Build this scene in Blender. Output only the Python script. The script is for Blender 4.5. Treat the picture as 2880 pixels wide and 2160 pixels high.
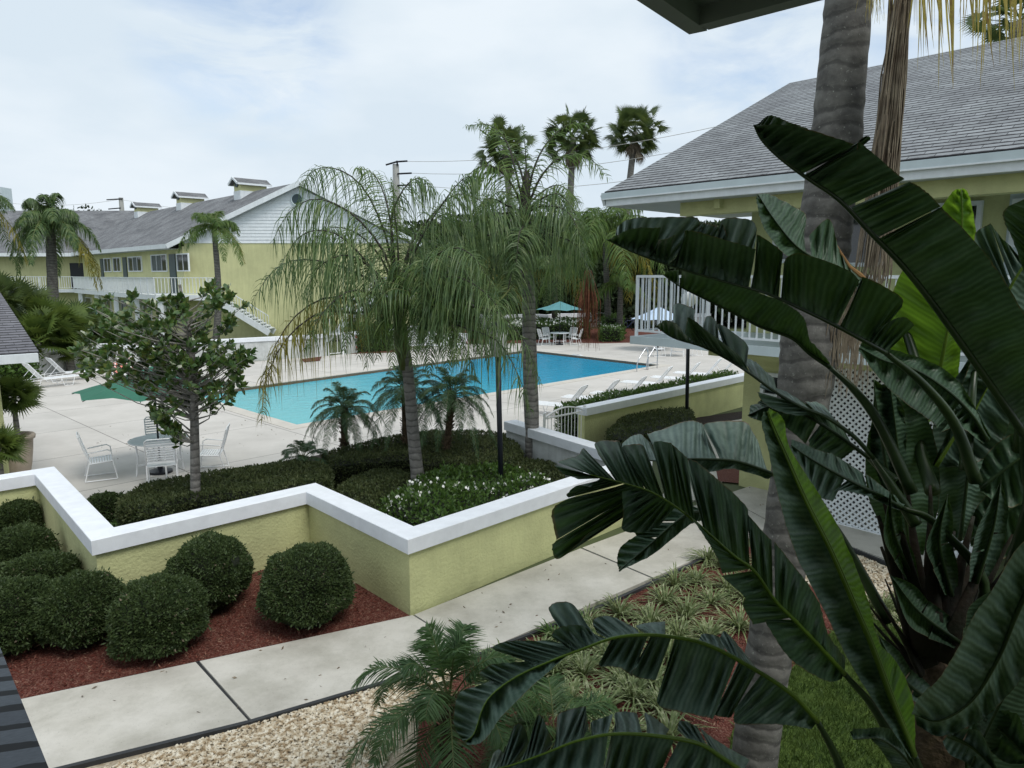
import bpy, math, random
import numpy as np
from mathutils import Vector, Matrix
random.seed(7); RS = np.random.RandomState(11)
SC = bpy.context.scene
for o in list(bpy.data.objects): bpy.data.objects.remove(o)
rad = math.radians
# ---------------- camera ----------------
F = 2019.0; H = 4.2; HOR = 773.0
TH = math.atan((1080 - HOR) / F)
cd = bpy.data.cameras.new('camera'); cam = bpy.data.objects.new('camera', cd); SC.collection.objects.link(cam)
cam.location = (0, 0, H); cam.rotation_euler = (math.pi/2 - TH, 0, 0)
cd.sensor_width = 36; cd.lens = 36 * F / 2880; cd.clip_start = .05; cd.clip_end = 2000
SC.camera = cam; SC.render.resolution_x = 1024; SC.render.resolution_y = 768
# ---------------- world ----------------
W = bpy.data.worlds.new('World'); SC.world = W; W.use_nodes = True
nt = W.node_tree; nt.nodes.clear(); N = nt.nodes.new; Lk = nt.links.new
sky = N('ShaderNodeTexSky'); sky.sky_type = 'NISHITA'; sky.sun_disc = False
SUN_EL, SUN_AZ = rad(58), rad(138)       # azimuth from +Y towards +X
sky.sun_elevation = SUN_EL; sky.sun_rotation = SUN_AZ; sky.air_density = 1.0; sky.dust_density = 1.5
b1 = N('ShaderNodeBackground'); b1.inputs[1].default_value = .15
b2 = N('ShaderNodeBackground'); b2.inputs[1].default_value = 1.0
tc = N('ShaderNodeTexCoord'); mp = N('ShaderNodeMapping'); mp.inputs['Scale'].default_value = (1, 1, 2.6); mp.inputs['Location'].default_value = (.3, .1, .55)
n1 = N('ShaderNodeTexNoise'); n1.inputs['Scale'].default_value = 1.7; n1.inputs['Detail'].default_value = 7; n1.inputs['Roughness'].default_value = .52
r1 = N('ShaderNodeValToRGB'); r1.color_ramp.elements[0].position = .36; r1.color_ramp.elements[0].color = (.12, .12, .12, 1); r1.color_ramp.elements[1].position = .54
n2 = N('ShaderNodeTexNoise'); n2.inputs['Scale'].default_value = 3.4; n2.inputs['Detail'].default_value = 6
r2 = N('ShaderNodeValToRGB'); r2.color_ramp.elements[0].position = .38; r2.color_ramp.elements[0].color = (.57, .655, .73, 1)
r2.color_ramp.elements[1].position = .62; r2.color_ramp.elements[1].color = (.67, .735, .79, 1)
mx = N('ShaderNodeMixShader'); out = N('ShaderNodeOutputWorld')
Lk(tc.outputs['Generated'], mp.inputs[0]); Lk(mp.outputs[0], n1.inputs['Vector']); Lk(mp.outputs[0], n2.inputs['Vector'])
Lk(n1.outputs[0], r1.inputs[0]); Lk(n2.outputs[0], r2.inputs[0]); Lk(r2.outputs[0], b2.inputs[0])
Lk(sky.outputs[0], b1.inputs[0]); PATCH = []
for (pu, pv, lo_, hi_) in ((690, 110, .989, .9995), (2130, 110, .988, .9995), (2700, 60, .99, .9995)):
    x_ = (pu-1440)/2019; y_ = -(pv-1080)/2019; a_ = math.atan(307/2019); dv_ = Vector((x_, math.cos(a_)+y_*math.sin(a_), -math.sin(a_)+y_*math.cos(a_))).normalized()
    dp = N('ShaderNodeVectorMath'); dp.operation = 'DOT_PRODUCT'; nv = N('ShaderNodeVectorMath'); nv.operation = 'NORMALIZE'; Lk(tc.outputs['Generated'], nv.inputs[0]); Lk(nv.outputs[0], dp.inputs[0]); dp.inputs[1].default_value = dv_
    mr = N('ShaderNodeMapRange'); mr.interpolation_type = 'SMOOTHSTEP'; mr.inputs[1].default_value = lo_; mr.inputs[2].default_value = hi_; Lk(dp.outputs['Value'], mr.inputs[0]); PATCH.append(mr.outputs[0])
acc = PATCH[0]
for q in PATCH[1:]:
    am = N('ShaderNodeMath'); am.operation = 'MAXIMUM'; Lk(acc, am.inputs[0]); Lk(q, am.inputs[1]); acc = am.outputs[0]
n5 = N('ShaderNodeTexNoise'); n5.inputs['Scale'].default_value = 5.5; n5.inputs['Detail'].default_value = 9; n5.inputs['Roughness'].default_value = .6; n5.inputs['Distortion'].default_value = .6; Lk(mp.outputs[0], n5.inputs['Vector'])
nm_ = N('ShaderNodeMapRange'); nm_.inputs[1].default_value = .40; nm_.inputs[2].default_value = .66; Lk(n5.outputs[0], nm_.inputs[0])
pm_ = N('ShaderNodeMath'); pm_.operation = 'MULTIPLY'; Lk(acc, pm_.inputs[0]); Lk(nm_.outputs[0], pm_.inputs[1])
iv = N('ShaderNodeMapRange'); iv.inputs[3].default_value = 1.0; iv.inputs[4].default_value = .35; Lk(pm_.outputs[0], iv.inputs[0])
Lk(iv.outputs[0], mx.inputs[0]); Lk(b1.outputs[0], mx.inputs[1]); Lk(b2.outputs[0], mx.inputs[2]); Lk(mx.outputs[0], out.inputs[0])
# ---------------- sun (veiled) ----------------
sl = bpy.data.lights.new('sun', 'SUN'); sl.energy = 1.7; sl.angle = rad(24); sl.color = (1, .96, .9)
so = bpy.data.objects.new('sun', sl); SC.collection.objects.link(so); so.location = (0, 0, 30)
sd = Vector((math.sin(SUN_AZ)*math.cos(SUN_EL), math.cos(SUN_AZ)*math.cos(SUN_EL), math.sin(SUN_EL)))
so.rotation_euler = (-sd).to_track_quat('-Z', 'Y').to_euler()
SC.view_settings.view_transform = 'Standard'; SC.view_settings.look = 'None'; SC.view_settings.exposure = 0.31; SC.view_settings.gamma = 1
# ---------------- photo point -> place in the world ----------------
ct, st = math.cos(TH), math.sin(TH)
def ray(u, v):
    x = (u - 1440) / F; y = -(v - 1080) / F
    return Vector((x, ct + y*st, -st + y*ct))
def G(u, v, z=0.):
    r = ray(u, v); t = (z - H) / r.z; return Vector((r.x*t, r.y*t, z))
def D(u, v, y):
    r = ray(u, v); t = y / r.y; return Vector((r.x*t, y, H + r.z*t))
def PL(u, v, p0, n):                        # on a vertical plane through p0 with plan normal n
    r = ray(u, v); t = (p0.x*n.x + p0.y*n.y) / (r.x*n.x + r.y*n.y); return Vector((r.x*t, r.y*t, H + r.z*t))
def zz(x0, y0, s): return lambda x, y: (x0 + x*s, y0 + y*s)
Z1 = zz(1400, 850, .3617); Z2 = zz(800, 1400, .5425); Z3 = zz(1600, 300, .6026); Z4 = zz(1600, 1200, .5786); Z5 = zz(2100, 950, .4522)
ZB = zz(0, 500, .226)
# ---------------- materials ----------------
def newmat(name):
    m = bpy.data.materials.new(name); m.use_nodes = True; t = m.node_tree; b = t.nodes['Principled BSDF']; return m, t, b
def noise(t, scale, detail=4, vec=None, rough=.5):
    n = t.nodes.new('ShaderNodeTexNoise'); n.inputs['Scale'].default_value = scale; n.inputs['Detail'].default_value = detail; n.inputs['Roughness'].default_value = rough
    if vec is not None: t.links.new(vec, n.inputs['Vector'])
    return n
def ramp(t, fac, stops):
    r = t.nodes.new('ShaderNodeValToRGB'); t.links.new(fac, r.inputs[0]); e = r.color_ramp.elements
    while len(e) < len(stops): e.new(.5)
    for i, (p, c) in enumerate(stops): e[i].position = p; e[i].color = (*c, 1)
    return r
def bump(t, b, h, strength, dist=.01):
    n = t.nodes.new('ShaderNodeBump'); n.inputs['Strength'].default_value = strength; n.inputs['Distance'].default_value = dist
    t.links.new(h, n.inputs['Height']); t.links.new(n.outputs[0], b.inputs['Normal']); return n
def pm(name, c, rough=.7, var=.18, sc=4, bs=0, bsc=60, bd=.01, spec=.35, metal=0, transl=0, c2=None, c3=None, detail=5):
    m, t, b = newmat(name); o = t.nodes.new('ShaderNodeTexCoord').outputs['Object']
    n = noise(t, sc, detail, o, .6)
    lo = tuple(x*(1-var) for x in c); hi = tuple(min(1, x*(1+var)) for x in c)
    stops = [(.3, lo), (.7, hi)] if c2 is None else ([(.32, c), (.68, c2)] if c3 is None else [(.3, c), (.5, c2), (.72, c3)])
    r = ramp(t, n.outputs[0], stops); t.links.new(r.outputs[0], b.inputs['Base Color'])
    b.inputs['Roughness'].default_value = rough; b.inputs['Metallic'].default_value = metal; b.inputs['Specular IOR Level'].default_value = spec
    if bs:
        n2 = noise(t, bsc, 4, o); bump(t, b, n2.outputs[0], bs, bd)
    if transl:
        tr = t.nodes.new('ShaderNodeBsdfTranslucent'); mxn = t.nodes.new('ShaderNodeMixShader'); mxn.inputs[0].default_value = transl
        hs = t.nodes.new('ShaderNodeHueSaturation'); hs.inputs['Value'].default_value = 1.9; hs.inputs['Hue'].default_value = .48; t.links.new(r.outputs[0], hs.inputs['Color']); t.links.new(hs.outputs[0], tr.inputs[0])
        oo = t.nodes['Material Output']; t.links.new(b.outputs[0], mxn.inputs[1]); t.links.new(tr.outputs[0], mxn.inputs[2]); t.links.new(mxn.outputs[0], oo.inputs[0])
    return m
def shingle(name, c1, c2, gap_shadow, bw=.32, rh=.14, ms=.012, stain=None):
    m, t, b = newmat(name); uv = t.nodes.new('ShaderNodeUVMap').outputs[0]
    br = t.nodes.new('ShaderNodeTexBrick'); t.links.new(uv, br.inputs['Vector'])
    br.inputs['Color1'].default_value = (*c1, 1); br.inputs['Color2'].default_value = (*c2, 1); br.inputs['Mortar'].default_value = (*gap_shadow, 1)
    br.inputs['Scale'].default_value = 1; br.inputs['Brick Width'].default_value = bw; br.inputs['Row Height'].default_value = rh; br.inputs['Mortar Size'].default_value = ms*.35; br.inputs['Bias'].default_value = 0
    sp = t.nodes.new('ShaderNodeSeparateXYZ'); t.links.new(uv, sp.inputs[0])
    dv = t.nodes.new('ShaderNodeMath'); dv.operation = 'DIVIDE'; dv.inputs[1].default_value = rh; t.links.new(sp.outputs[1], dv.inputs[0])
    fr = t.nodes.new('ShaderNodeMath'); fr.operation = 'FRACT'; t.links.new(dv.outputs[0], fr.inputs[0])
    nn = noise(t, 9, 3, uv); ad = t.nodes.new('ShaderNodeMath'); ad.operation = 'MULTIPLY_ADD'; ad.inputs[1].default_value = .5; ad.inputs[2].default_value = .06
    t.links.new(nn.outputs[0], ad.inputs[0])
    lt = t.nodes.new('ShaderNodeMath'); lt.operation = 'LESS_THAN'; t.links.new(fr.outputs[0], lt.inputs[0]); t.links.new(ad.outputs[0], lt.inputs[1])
    mxc = t.nodes.new('ShaderNodeMixRGB'); t.links.new(lt.outputs[0], mxc.inputs[0]); t.links.new(br.outputs[0], mxc.inputs[1]); mxc.inputs[2].default_value = (*gap_shadow, 1)  # dark band painted along each row's lower edge as its shadow gap
    n2 = noise(t, .8, 5, uv, .6); st_ = ramp(t, n2.outputs[0], [(.35, stain or (.75, .75, .78)), (.62, (1.1, 1.1, 1.1))])
    mm = t.nodes.new('ShaderNodeMixRGB'); mm.blend_type = 'MULTIPLY'; mm.inputs[0].default_value = 1; t.links.new(mxc.outputs[0], mm.inputs[1]); t.links.new(st_.outputs[0], mm.inputs[2])
    n3 = noise(t, 90, 3, uv); g = ramp(t, n3.outputs[0], [(.3, (.85, .85, .85)), (.7, (1.15, 1.15, 1.15))])
    m3 = t.nodes.new('ShaderNodeMixRGB'); m3.blend_type = 'MULTIPLY'; m3.inputs[0].default_value = 1; t.links.new(mm.outputs[0], m3.inputs[1]); t.links.new(g.outputs[0], m3.inputs[2])
    t.links.new(m3.outputs[0], b.inputs['Base Color']); b.inputs['Roughness'].default_value = .9
    bump(t, b, fr.outputs[0], .5, -.012); return m
M = {}
M['yellow'] = pm('yellow_stucco', (.53, .545, .285), .85, .10, 1.5, .9, 26, .012)
M['yellowd'] = pm('yellow_stucco_far', (.56, .56, .31), .85, .07, 1)
M['cap'] = pm('white_cap_paint', (.76, .79, .84), .55, .05, 6, .35, 120, .003)
M['inner'] = pm('pale_grey_stucco', (.56, .58, .58), .8, .07, 2, .5, 30, .008)
M['white'] = pm('white_paint', (.74, .78, .82), .5, .05, 5)
M['trim'] = pm('pale_aqua_trim_paint', (.52, .60, .63), .5, .06, 3)
M['plastic'] = pm('white_vinyl_straps', (.82, .84, .86), .4, .04, 5)
M['tube'] = pm('white_enamel_tube', (.84, .85, .86), .3, .03, 5)
M['steel'] = pm('steel', (.55, .56, .58), .25, .05, 5, metal=.9)
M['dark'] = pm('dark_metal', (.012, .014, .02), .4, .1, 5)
M['glass'] = pm('dark_window_glass', (.012, .018, .022), .08, .3, 2, spec=.8)
M['curtain'] = pm('grey_curtain', (.10, .12, .12), .8, .2, 9)
M['door'] = pm('dark_teal_door', (.035, .06, .07), .4, .1, 3)
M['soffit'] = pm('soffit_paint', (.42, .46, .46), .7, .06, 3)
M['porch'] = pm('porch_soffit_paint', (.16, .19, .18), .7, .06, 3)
M['concrete'] = pm('concrete', (.42, .40, .36), .85, .1, 1.1, .35, 150, .003, c2=(.50, .48, .435), c3=(.56, .54, .50))
M['edge'] = pm('black_edging', (.035, .037, .04), .6, .2, 6)
M['mulch'] = pm('red_mulch', (.05, .013, .009), .95, .2, 55, .9, 70, .03, c2=(.115, .028, .018), c3=(.26, .16, .12))
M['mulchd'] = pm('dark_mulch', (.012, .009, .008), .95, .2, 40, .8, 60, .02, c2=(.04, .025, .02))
M['soil'] = pm('ground_soil', (.10, .11, .06), .95, .3, .6, c2=(.06, .09, .03))
M['lawn'] = pm('lawn_turf', (.045, .085, .012), .9, .3, 3, .8, 60, .03, c2=(.09, .14, .025))
M['blade'] = pm('grass_blade', (.03, .065, .010), .6, .3, 5, transl=.2, c2=(.08, .125, .025))
M['pebble'] = pm('gravel_stone', (.34, .25, .15), .7, .2, 22, c2=(.58, .50, .37), c3=(.76, .70, .58), detail=0)
M['clip'] = pm('clipped_shrub_leaf', (.022, .042, .014), .55, .3, 16, c2=(.070, .105, .034), transl=.2, spec=.3)
M['hedge'] = pm('hedge_leaf', (.028, .046, .015), .6, .3, 7, c2=(.085, .105, .038), transl=.2, spec=.3)
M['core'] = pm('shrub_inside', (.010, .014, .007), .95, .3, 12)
M['broad'] = pm('broad_green_leaf', (.025, .065, .014), .45, .3, 14, c2=(.09, .16, .03), transl=.2)
M['flower'] = pm('white_petal', (.85, .86, .82), .5, .04, 5)
M['magl'] = pm('magnolia_leaf', (.022, .055, .016), .3, .3, 11, c2=(.06, .12, .028), c3=(.15, .15, .035), transl=.12, spec=.6)
M['bark'] = pm('smooth_grey_bark', (.16, .15, .13), .85, .2, 9, .5, 40, .01, c2=(.33, .32, .29))
M['queen'] = pm('queen_palm_leaflet', (.030, .068, .026), .45, .3, 5, c2=(.085, .145, .05), c3=(.17, .22, .075), transl=.3)
M['queenl'] = pm('light_palm_leaflet', (.045, .10, .022), .5, .3, 3, c2=(.12, .185, .04), transl=.3)
M['queeny'] = pm('yellowing_palm_leaflet', (.10, .12, .02), .5, .3, 2, c2=(.28, .24, .04), transl=.3)
M['rachis'] = pm('palm_stem', (.10, .12, .04), .5, .2, 5)
M['rachisd'] = pm('dark_palm_stem', (.03, .025, .02), .6, .2, 5)
M['pyg'] = pm('date_palm_leaflet', (.024, .065, .026), .45, .3, 4, c2=(.075, .14, .055), transl=.2)
M['pygn'] = pm('bright_date_palm_leaflet', (.03, .075, .025), .45, .3, 4, c2=(.085, .155, .05), transl=.25)
M['fan'] = pm('fan_palm_leaf', (.03, .055, .02), .5, .3, 1, c2=(.085, .12, .03), transl=.25)
M['fanl'] = pm('yellow_green_fan_leaf', (.04, .075, .016), .5, .3, 2, c2=(.11, .16, .03), transl=.25)
M['deadf'] = pm('dead_palm_leaf', (.085, .06, .04), .9, .3, 6, c2=(.27, .23, .17))
M['rust'] = pm('rusty_dead_frond', (.07, .022, .012), .9, .3, 6, c2=(.18, .07, .035))
M['tree'] = pm('far_tree_leaf', (.014, .028, .010), .8, .3, 1, c2=(.035, .06, .02), transl=.1)
M['boot'] = pm('palm_boot', (.05, .035, .022), .9, .3, 20, .9, 30, .02, c2=(.14, .10, .06))
M['umbg'] = pm('green_canvas', (.035, .15, .10), .8, .10, 2.5, transl=.08)
M['umbt'] = pm('teal_canvas', (.10, .26, .28), .8, .08, 3, transl=.1)
M['umbb'] = pm('pale_blue_canvas', (.45, .56, .72), .8, .05, 3)
M['sheath'] = pm('leaf_sheath', (.008, .012, .006), .6, .3, 5, .5, 40, .01, c2=(.020, .014, .009), c3=(.014, .026, .010), spec=.2)
M['stalk'] = pm('leaf_stalk', (.012, .028, .010), .35, .3, 5, c2=(.03, .055, .015))
M['midrib'] = pm('leaf_midrib', (.10, .17, .015), .4, .2, 5)
M['dry'] = pm('dry_leaf_edge', (.30, .17, .07), .8, .2, 9)
M['terra'] = pm('beige_planter_clay', (.38, .32, .26), .8, .12, 6)
M['red'] = pm('red_sign_paint', (.72, .06, .06), .6, .05, 5)
M['black'] = pm('black_sign_paint', (.03, .03, .03), .6, .05, 5)
M['salmon'] = pm('salmon_towel', (.75, .26, .20), .9, .2, 9)
M['brown'] = pm('brown_pool_tile', (.14, .095, .06), .5, .25, 8)
M['globe'] = pm('opal_globe', (.80, .80, .78), .3, .03, 5)
M['pole'] = pm('concrete_pole', (.42, .42, .40), .9, .1, 2)
M['bike'] = pm('dark_blue_frame', (.02, .03, .08), .3, .1, 5)
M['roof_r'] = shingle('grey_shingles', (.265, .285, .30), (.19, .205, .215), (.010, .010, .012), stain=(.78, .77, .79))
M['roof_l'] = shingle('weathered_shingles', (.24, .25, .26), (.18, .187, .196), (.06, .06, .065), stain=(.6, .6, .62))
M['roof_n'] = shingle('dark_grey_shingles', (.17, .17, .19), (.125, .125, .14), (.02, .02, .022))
def weather(key, streak=.10, blot=.12, bs_=1.3, speck=0.):
    m = M[key]; t = m.node_tree; b = t.nodes['Principled BSDF']; src = b.inputs['Base Color'].links[0].from_socket; o = t.nodes.new('ShaderNodeTexCoord').outputs['Object']
    mpn = t.nodes.new('ShaderNodeMapping'); mpn.inputs['Scale'].default_value = (7, 7, .5); t.links.new(o, mpn.inputs[0]); a = noise(t, 1, 5, mpn.outputs[0], .65); ra = ramp(t, a.outputs[0], [(.35, (1-streak,)*3), (.6, (1, 1, 1))])
    c = noise(t, bs_, 8, o, .72); rc = ramp(t, c.outputs[0], [(.36, (1-blot, 1-blot, 1-blot*1.15)), (.58, (1.03, 1.03, 1.02))])
    for r_ in (ra, rc):
        q = t.nodes.new('ShaderNodeMixRGB'); q.blend_type = 'MULTIPLY'; q.inputs[0].default_value = 1; t.links.new(src, q.inputs[1]); t.links.new(r_.outputs[0], q.inputs[2]); src = q.outputs[0]
    if speck:
        d = noise(t, 60, 3, o, .7); rd_ = ramp(t, d.outputs[0], [(.30, (1-speck,)*3), (.36, (1, 1, 1))]); q = t.nodes.new('ShaderNodeMixRGB'); q.blend_type = 'MULTIPLY'; q.inputs[0].default_value = 1; t.links.new(src, q.inputs[1]); t.links.new(rd_.outputs[0], q.inputs[2]); src = q.outputs[0]
    t.links.new(src, b.inputs['Base Color'])
weather('yellow', .05, .06, 1.6); weather('yellowd', .08, .07, .8); weather('inner', .14, .12, 2); weather('cap', .02, .02, 2); weather('concrete', 0, .20, 1.4, .35); weather('white', .05, .04, 3)
def trunkmat(name, c, c2, ring, lich):
    m, t, b = newmat(name); o = t.nodes.new('ShaderNodeTexCoord').outputs['Object']
    n = noise(t, 7, 6, o, .65); r = ramp(t, n.outputs[0], [(.3, c), (.7, c2)])
    w = t.nodes.new('ShaderNodeTexWave'); w.bands_direction = 'Z'; w.inputs['Scale'].default_value = ring; w.inputs['Distortion'].default_value = 6; w.inputs['Detail'].default_value = 4; w.inputs['Detail Scale'].default_value = 1.2; t.links.new(o, w.inputs[0])
    wr = ramp(t, w.outputs[1], [(.04, (.45, .45, .45)), (.22, (1, 1, 1))])
    mm = t.nodes.new('ShaderNodeMixRGB'); mm.blend_type = 'MULTIPLY'; mm.inputs[0].default_value = .8; t.links.new(r.outputs[0], mm.inputs[1]); t.links.new(wr.outputs[0], mm.inputs[2])
    v = noise(t, 38, 4, o, .7); vr = ramp(t, v.outputs[0], [(.62, (0, 0, 0)), (.72, (1, 1, 1))])
    m2 = t.nodes.new('ShaderNodeMixRGB'); t.links.new(vr.outputs[0], m2.inputs[0]); t.links.new(mm.outputs[0], m2.inputs[1]); m2.inputs[2].default_value = (*lich, 1)
    t.links.new(m2.outputs[0], b.inputs['Base Color']); b.inputs['Roughness'].default_value = .9
    ad = t.nodes.new('ShaderNodeMath'); ad.operation = 'MULTIPLY_ADD'; ad.inputs[1].default_value = .6; t.links.new(v.outputs[0], ad.inputs[0]); t.links.new(w.outputs[1], ad.inputs[2])
    bump(t, b, ad.outputs[0], .55, .012); return m
M['trunk'] = trunkmat('ringed_palm_bark', (.06, .057, .053), (.165, .16, .145), 2.3, (.30, .31, .27))
M['trunk2'] = trunkmat('speckled_palm_bark', (.13, .12, .11), (.26, .25, .23), 2.5, (.36, .36, .33))
def leafmat(name, dark, lite, transl, tcol, rough=.46, spec=.32):
    m, t, b = newmat(name); uv = t.nodes.new('ShaderNodeUVMap').outputs[0]
    sp = t.nodes.new('ShaderNodeSeparateXYZ'); t.links.new(uv, sp.inputs[0])
    n = noise(t, 3, 4, uv); md = t.nodes.new('ShaderNodeMath'); md.operation = 'MULTIPLY_ADD'; md.inputs[1].default_value = .035; t.links.new(n.outputs[0], md.inputs[0]); t.links.new(sp.outputs[0], md.inputs[2])
    s1 = t.nodes.new('ShaderNodeMath'); s1.operation = 'MULTIPLY'; s1.inputs[1].default_value = 2*math.pi/.024; t.links.new(md.outputs[0], s1.inputs[0])
    s2 = t.nodes.new('ShaderNodeMath'); s2.operation = 'SINE'; t.links.new(s1.outputs[0], s2.inputs[0])
    s3 = t.nodes.new('ShaderNodeMath'); s3.operation = 'MULTIPLY_ADD'; s3.inputs[1].default_value = .5; s3.inputs[2].default_value = .5; t.links.new(s2.outputs[0], s3.inputs[0])
    n2 = noise(t, 5, 5, t.nodes.new('ShaderNodeTexCoord').outputs['Object'])
    av = t.nodes.new('ShaderNodeMath'); av.operation = 'MULTIPLY_ADD'; av.inputs[1].default_value = .35; t.links.new(s3.outputs[0], av.inputs[0]); 
    hf = t.nodes.new('ShaderNodeMath'); hf.operation = 'MULTIPLY'; hf.inputs[1].default_value = .8; t.links.new(n2.outputs[0], hf.inputs[0]); t.links.new(hf.outputs[0], av.inputs[2])
    r = ramp(t, av.outputs[0], [(.2, dark), (.8, lite)]); nz = noise(t, 9, 5, uv, .7); ma = t.nodes.new('ShaderNodeMath'); ma.operation = 'MULTIPLY_ADD'; ma.inputs[1].default_value = .16; t.links.new(nz.outputs[0], ma.inputs[0]); t.links.new(sp.outputs[1], ma.inputs[2])
    mr = t.nodes.new('ShaderNodeMapRange'); mr.inputs[1].default_value = 1.055; mr.inputs[2].default_value = 1.085; t.links.new(ma.outputs[0], mr.inputs[0])
    mb_ = t.nodes.new('ShaderNodeMixRGB'); t.links.new(mr.outputs[0], mb_.inputs[0]); t.links.new(r.outputs[0], mb_.inputs[1]); mb_.inputs[2].default_value = (.16, .10, .05, 1)
    nb_ = noise(t, 14, 4, t.nodes.new('ShaderNodeTexCoord').outputs['Object'], .6); mv = ramp(t, nb_.outputs[0], [(.3, (.7, .75, .7)), (.7, (1.35, 1.3, 1.3))]); mq = t.nodes.new('ShaderNodeMixRGB'); mq.blend_type = 'MULTIPLY'; mq.inputs[0].default_value = 1; t.links.new(mb_.outputs[0], mq.inputs[1]); t.links.new(mv.outputs[0], mq.inputs[2])
    t.links.new(mq.outputs[0], b.inputs['Base Color'])
    b.inputs['Roughness'].default_value = rough; b.inputs['Specular IOR Level'].default_value = spec
    bump(t, b, s3.outputs[0], .4, .005)
    tr = t.nodes.new('ShaderNodeBsdfTranslucent'); r3 = ramp(t, av.outputs[0], [(.2, tuple(x*.6 for x in tcol)), (.8, tcol)]); t.links.new(r3.outputs[0], tr.inputs[0])
    mxn = t.nodes.new('ShaderNodeMixShader'); mxn.inputs[0].default_value = transl
    oo = t.nodes['Material Output']; t.links.new(b.outputs[0], mxn.inputs[1]); t.links.new(tr.outputs[0], mxn.inputs[2]); t.links.new(mxn.outputs[0], oo.inputs[0]); return m
M['bop'] = leafmat('paradise_leaf', (.018, .046, .025), (.066, .118, .074), .2, (.06, .12, .02))
M['bopb'] = leafmat('paradise_leaf_bluish', (.04, .082, .06), (.12, .18, .145), .14, (.06, .12, .02))
M['bopl'] = leafmat('skylit_paradise_leaf', (.06, .105, .09), (.15, .215, .185), .15, (.10, .16, .05))  # paler copy for upturned leaf halves, sky light put into the colour
M['bopg'] = leafmat('backlit_paradise_leaf', (.03, .09, .012), (.07, .16, .02), .5, (.22, .40, .03))  # brighter green with backlight put into the leaf colour
# ---------------- object helpers ----------------
def link(o): SC.collection.objects.link(o); return o
def tag(o, label=None, cat=None, group=None, kind=None):
    if label: o['label'] = label
    if cat: o['category'] = cat
    if group: o['group'] = group
    if kind: o['kind'] = kind
    return o
def thing(name, loc, label, cat, group=None):
    o = bpy.data.objects.new(name, None); o.empty_display_size = .2; o.location = loc; link(o); return tag(o, label, cat, group)
def wloc(o):
    v = Vector((0, 0, 0))
    while o is not None: v += Vector(o.location); o = o.parent
    return v
def np_obj(name, V, Fc, mats, parent=None, mi=None, smooth=False, uv=None, loc=None):
    V = np.asarray(V, dtype=np.float32).reshape(-1, 3)
    if parent is not None: off = wloc(parent); ol = Vector((0, 0, 0))
    else:
        if loc is None: loc = ((V[:, 0].min()+V[:, 0].max())/2, (V[:, 1].min()+V[:, 1].max())/2, V[:, 2].min())
        off = Vector([float(x) for x in loc]); ol = off
    V = V - np.array(off, dtype=np.float32)
    me = bpy.data.meshes.new(name)
    if isinstance(Fc, np.ndarray):
        k = Fc.shape[1]; nf = len(Fc)
        me.vertices.add(len(V)); me.vertices.foreach_set('co', V.ravel())
        me.loops.add(nf*k); me.loops.foreach_set('vertex_index', Fc.astype(np.int32).ravel())
        me.polygons.add(nf); me.polygons.foreach_set('loop_start', np.arange(0, nf*k, k, dtype=np.int32)); me.polygons.foreach_set('loop_total', np.full(nf, k, dtype=np.int32))
        me.update(calc_edges=True); me.validate()
    else: me.from_pydata(V.tolist(), [], Fc); me.update()
    for m in (mats if isinstance(mats, (list, tuple)) else [mats]): me.materials.append(M[m] if isinstance(m, str) else m)
    if mi is not None and len(me.polygons) == len(mi): me.polygons.foreach_set('material_index', np.asarray(mi, dtype=np.int32))
    if smooth: me.polygons.foreach_set('use_smooth', np.ones(len(me.polygons), dtype=bool))
    if uv is not None:
        l = me.uv_layers.new(name='UVMap'); idx = np.zeros(len(me.loops), dtype=np.int32); me.loops.foreach_get('vertex_index', idx)
        l.data.foreach_set('uv', np.asarray(uv, dtype=np.float32)[idx].ravel())
    o = bpy.data.objects.new(name, me); link(o); o.location = ol
    if parent is not None: o.parent = parent
    return o
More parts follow.
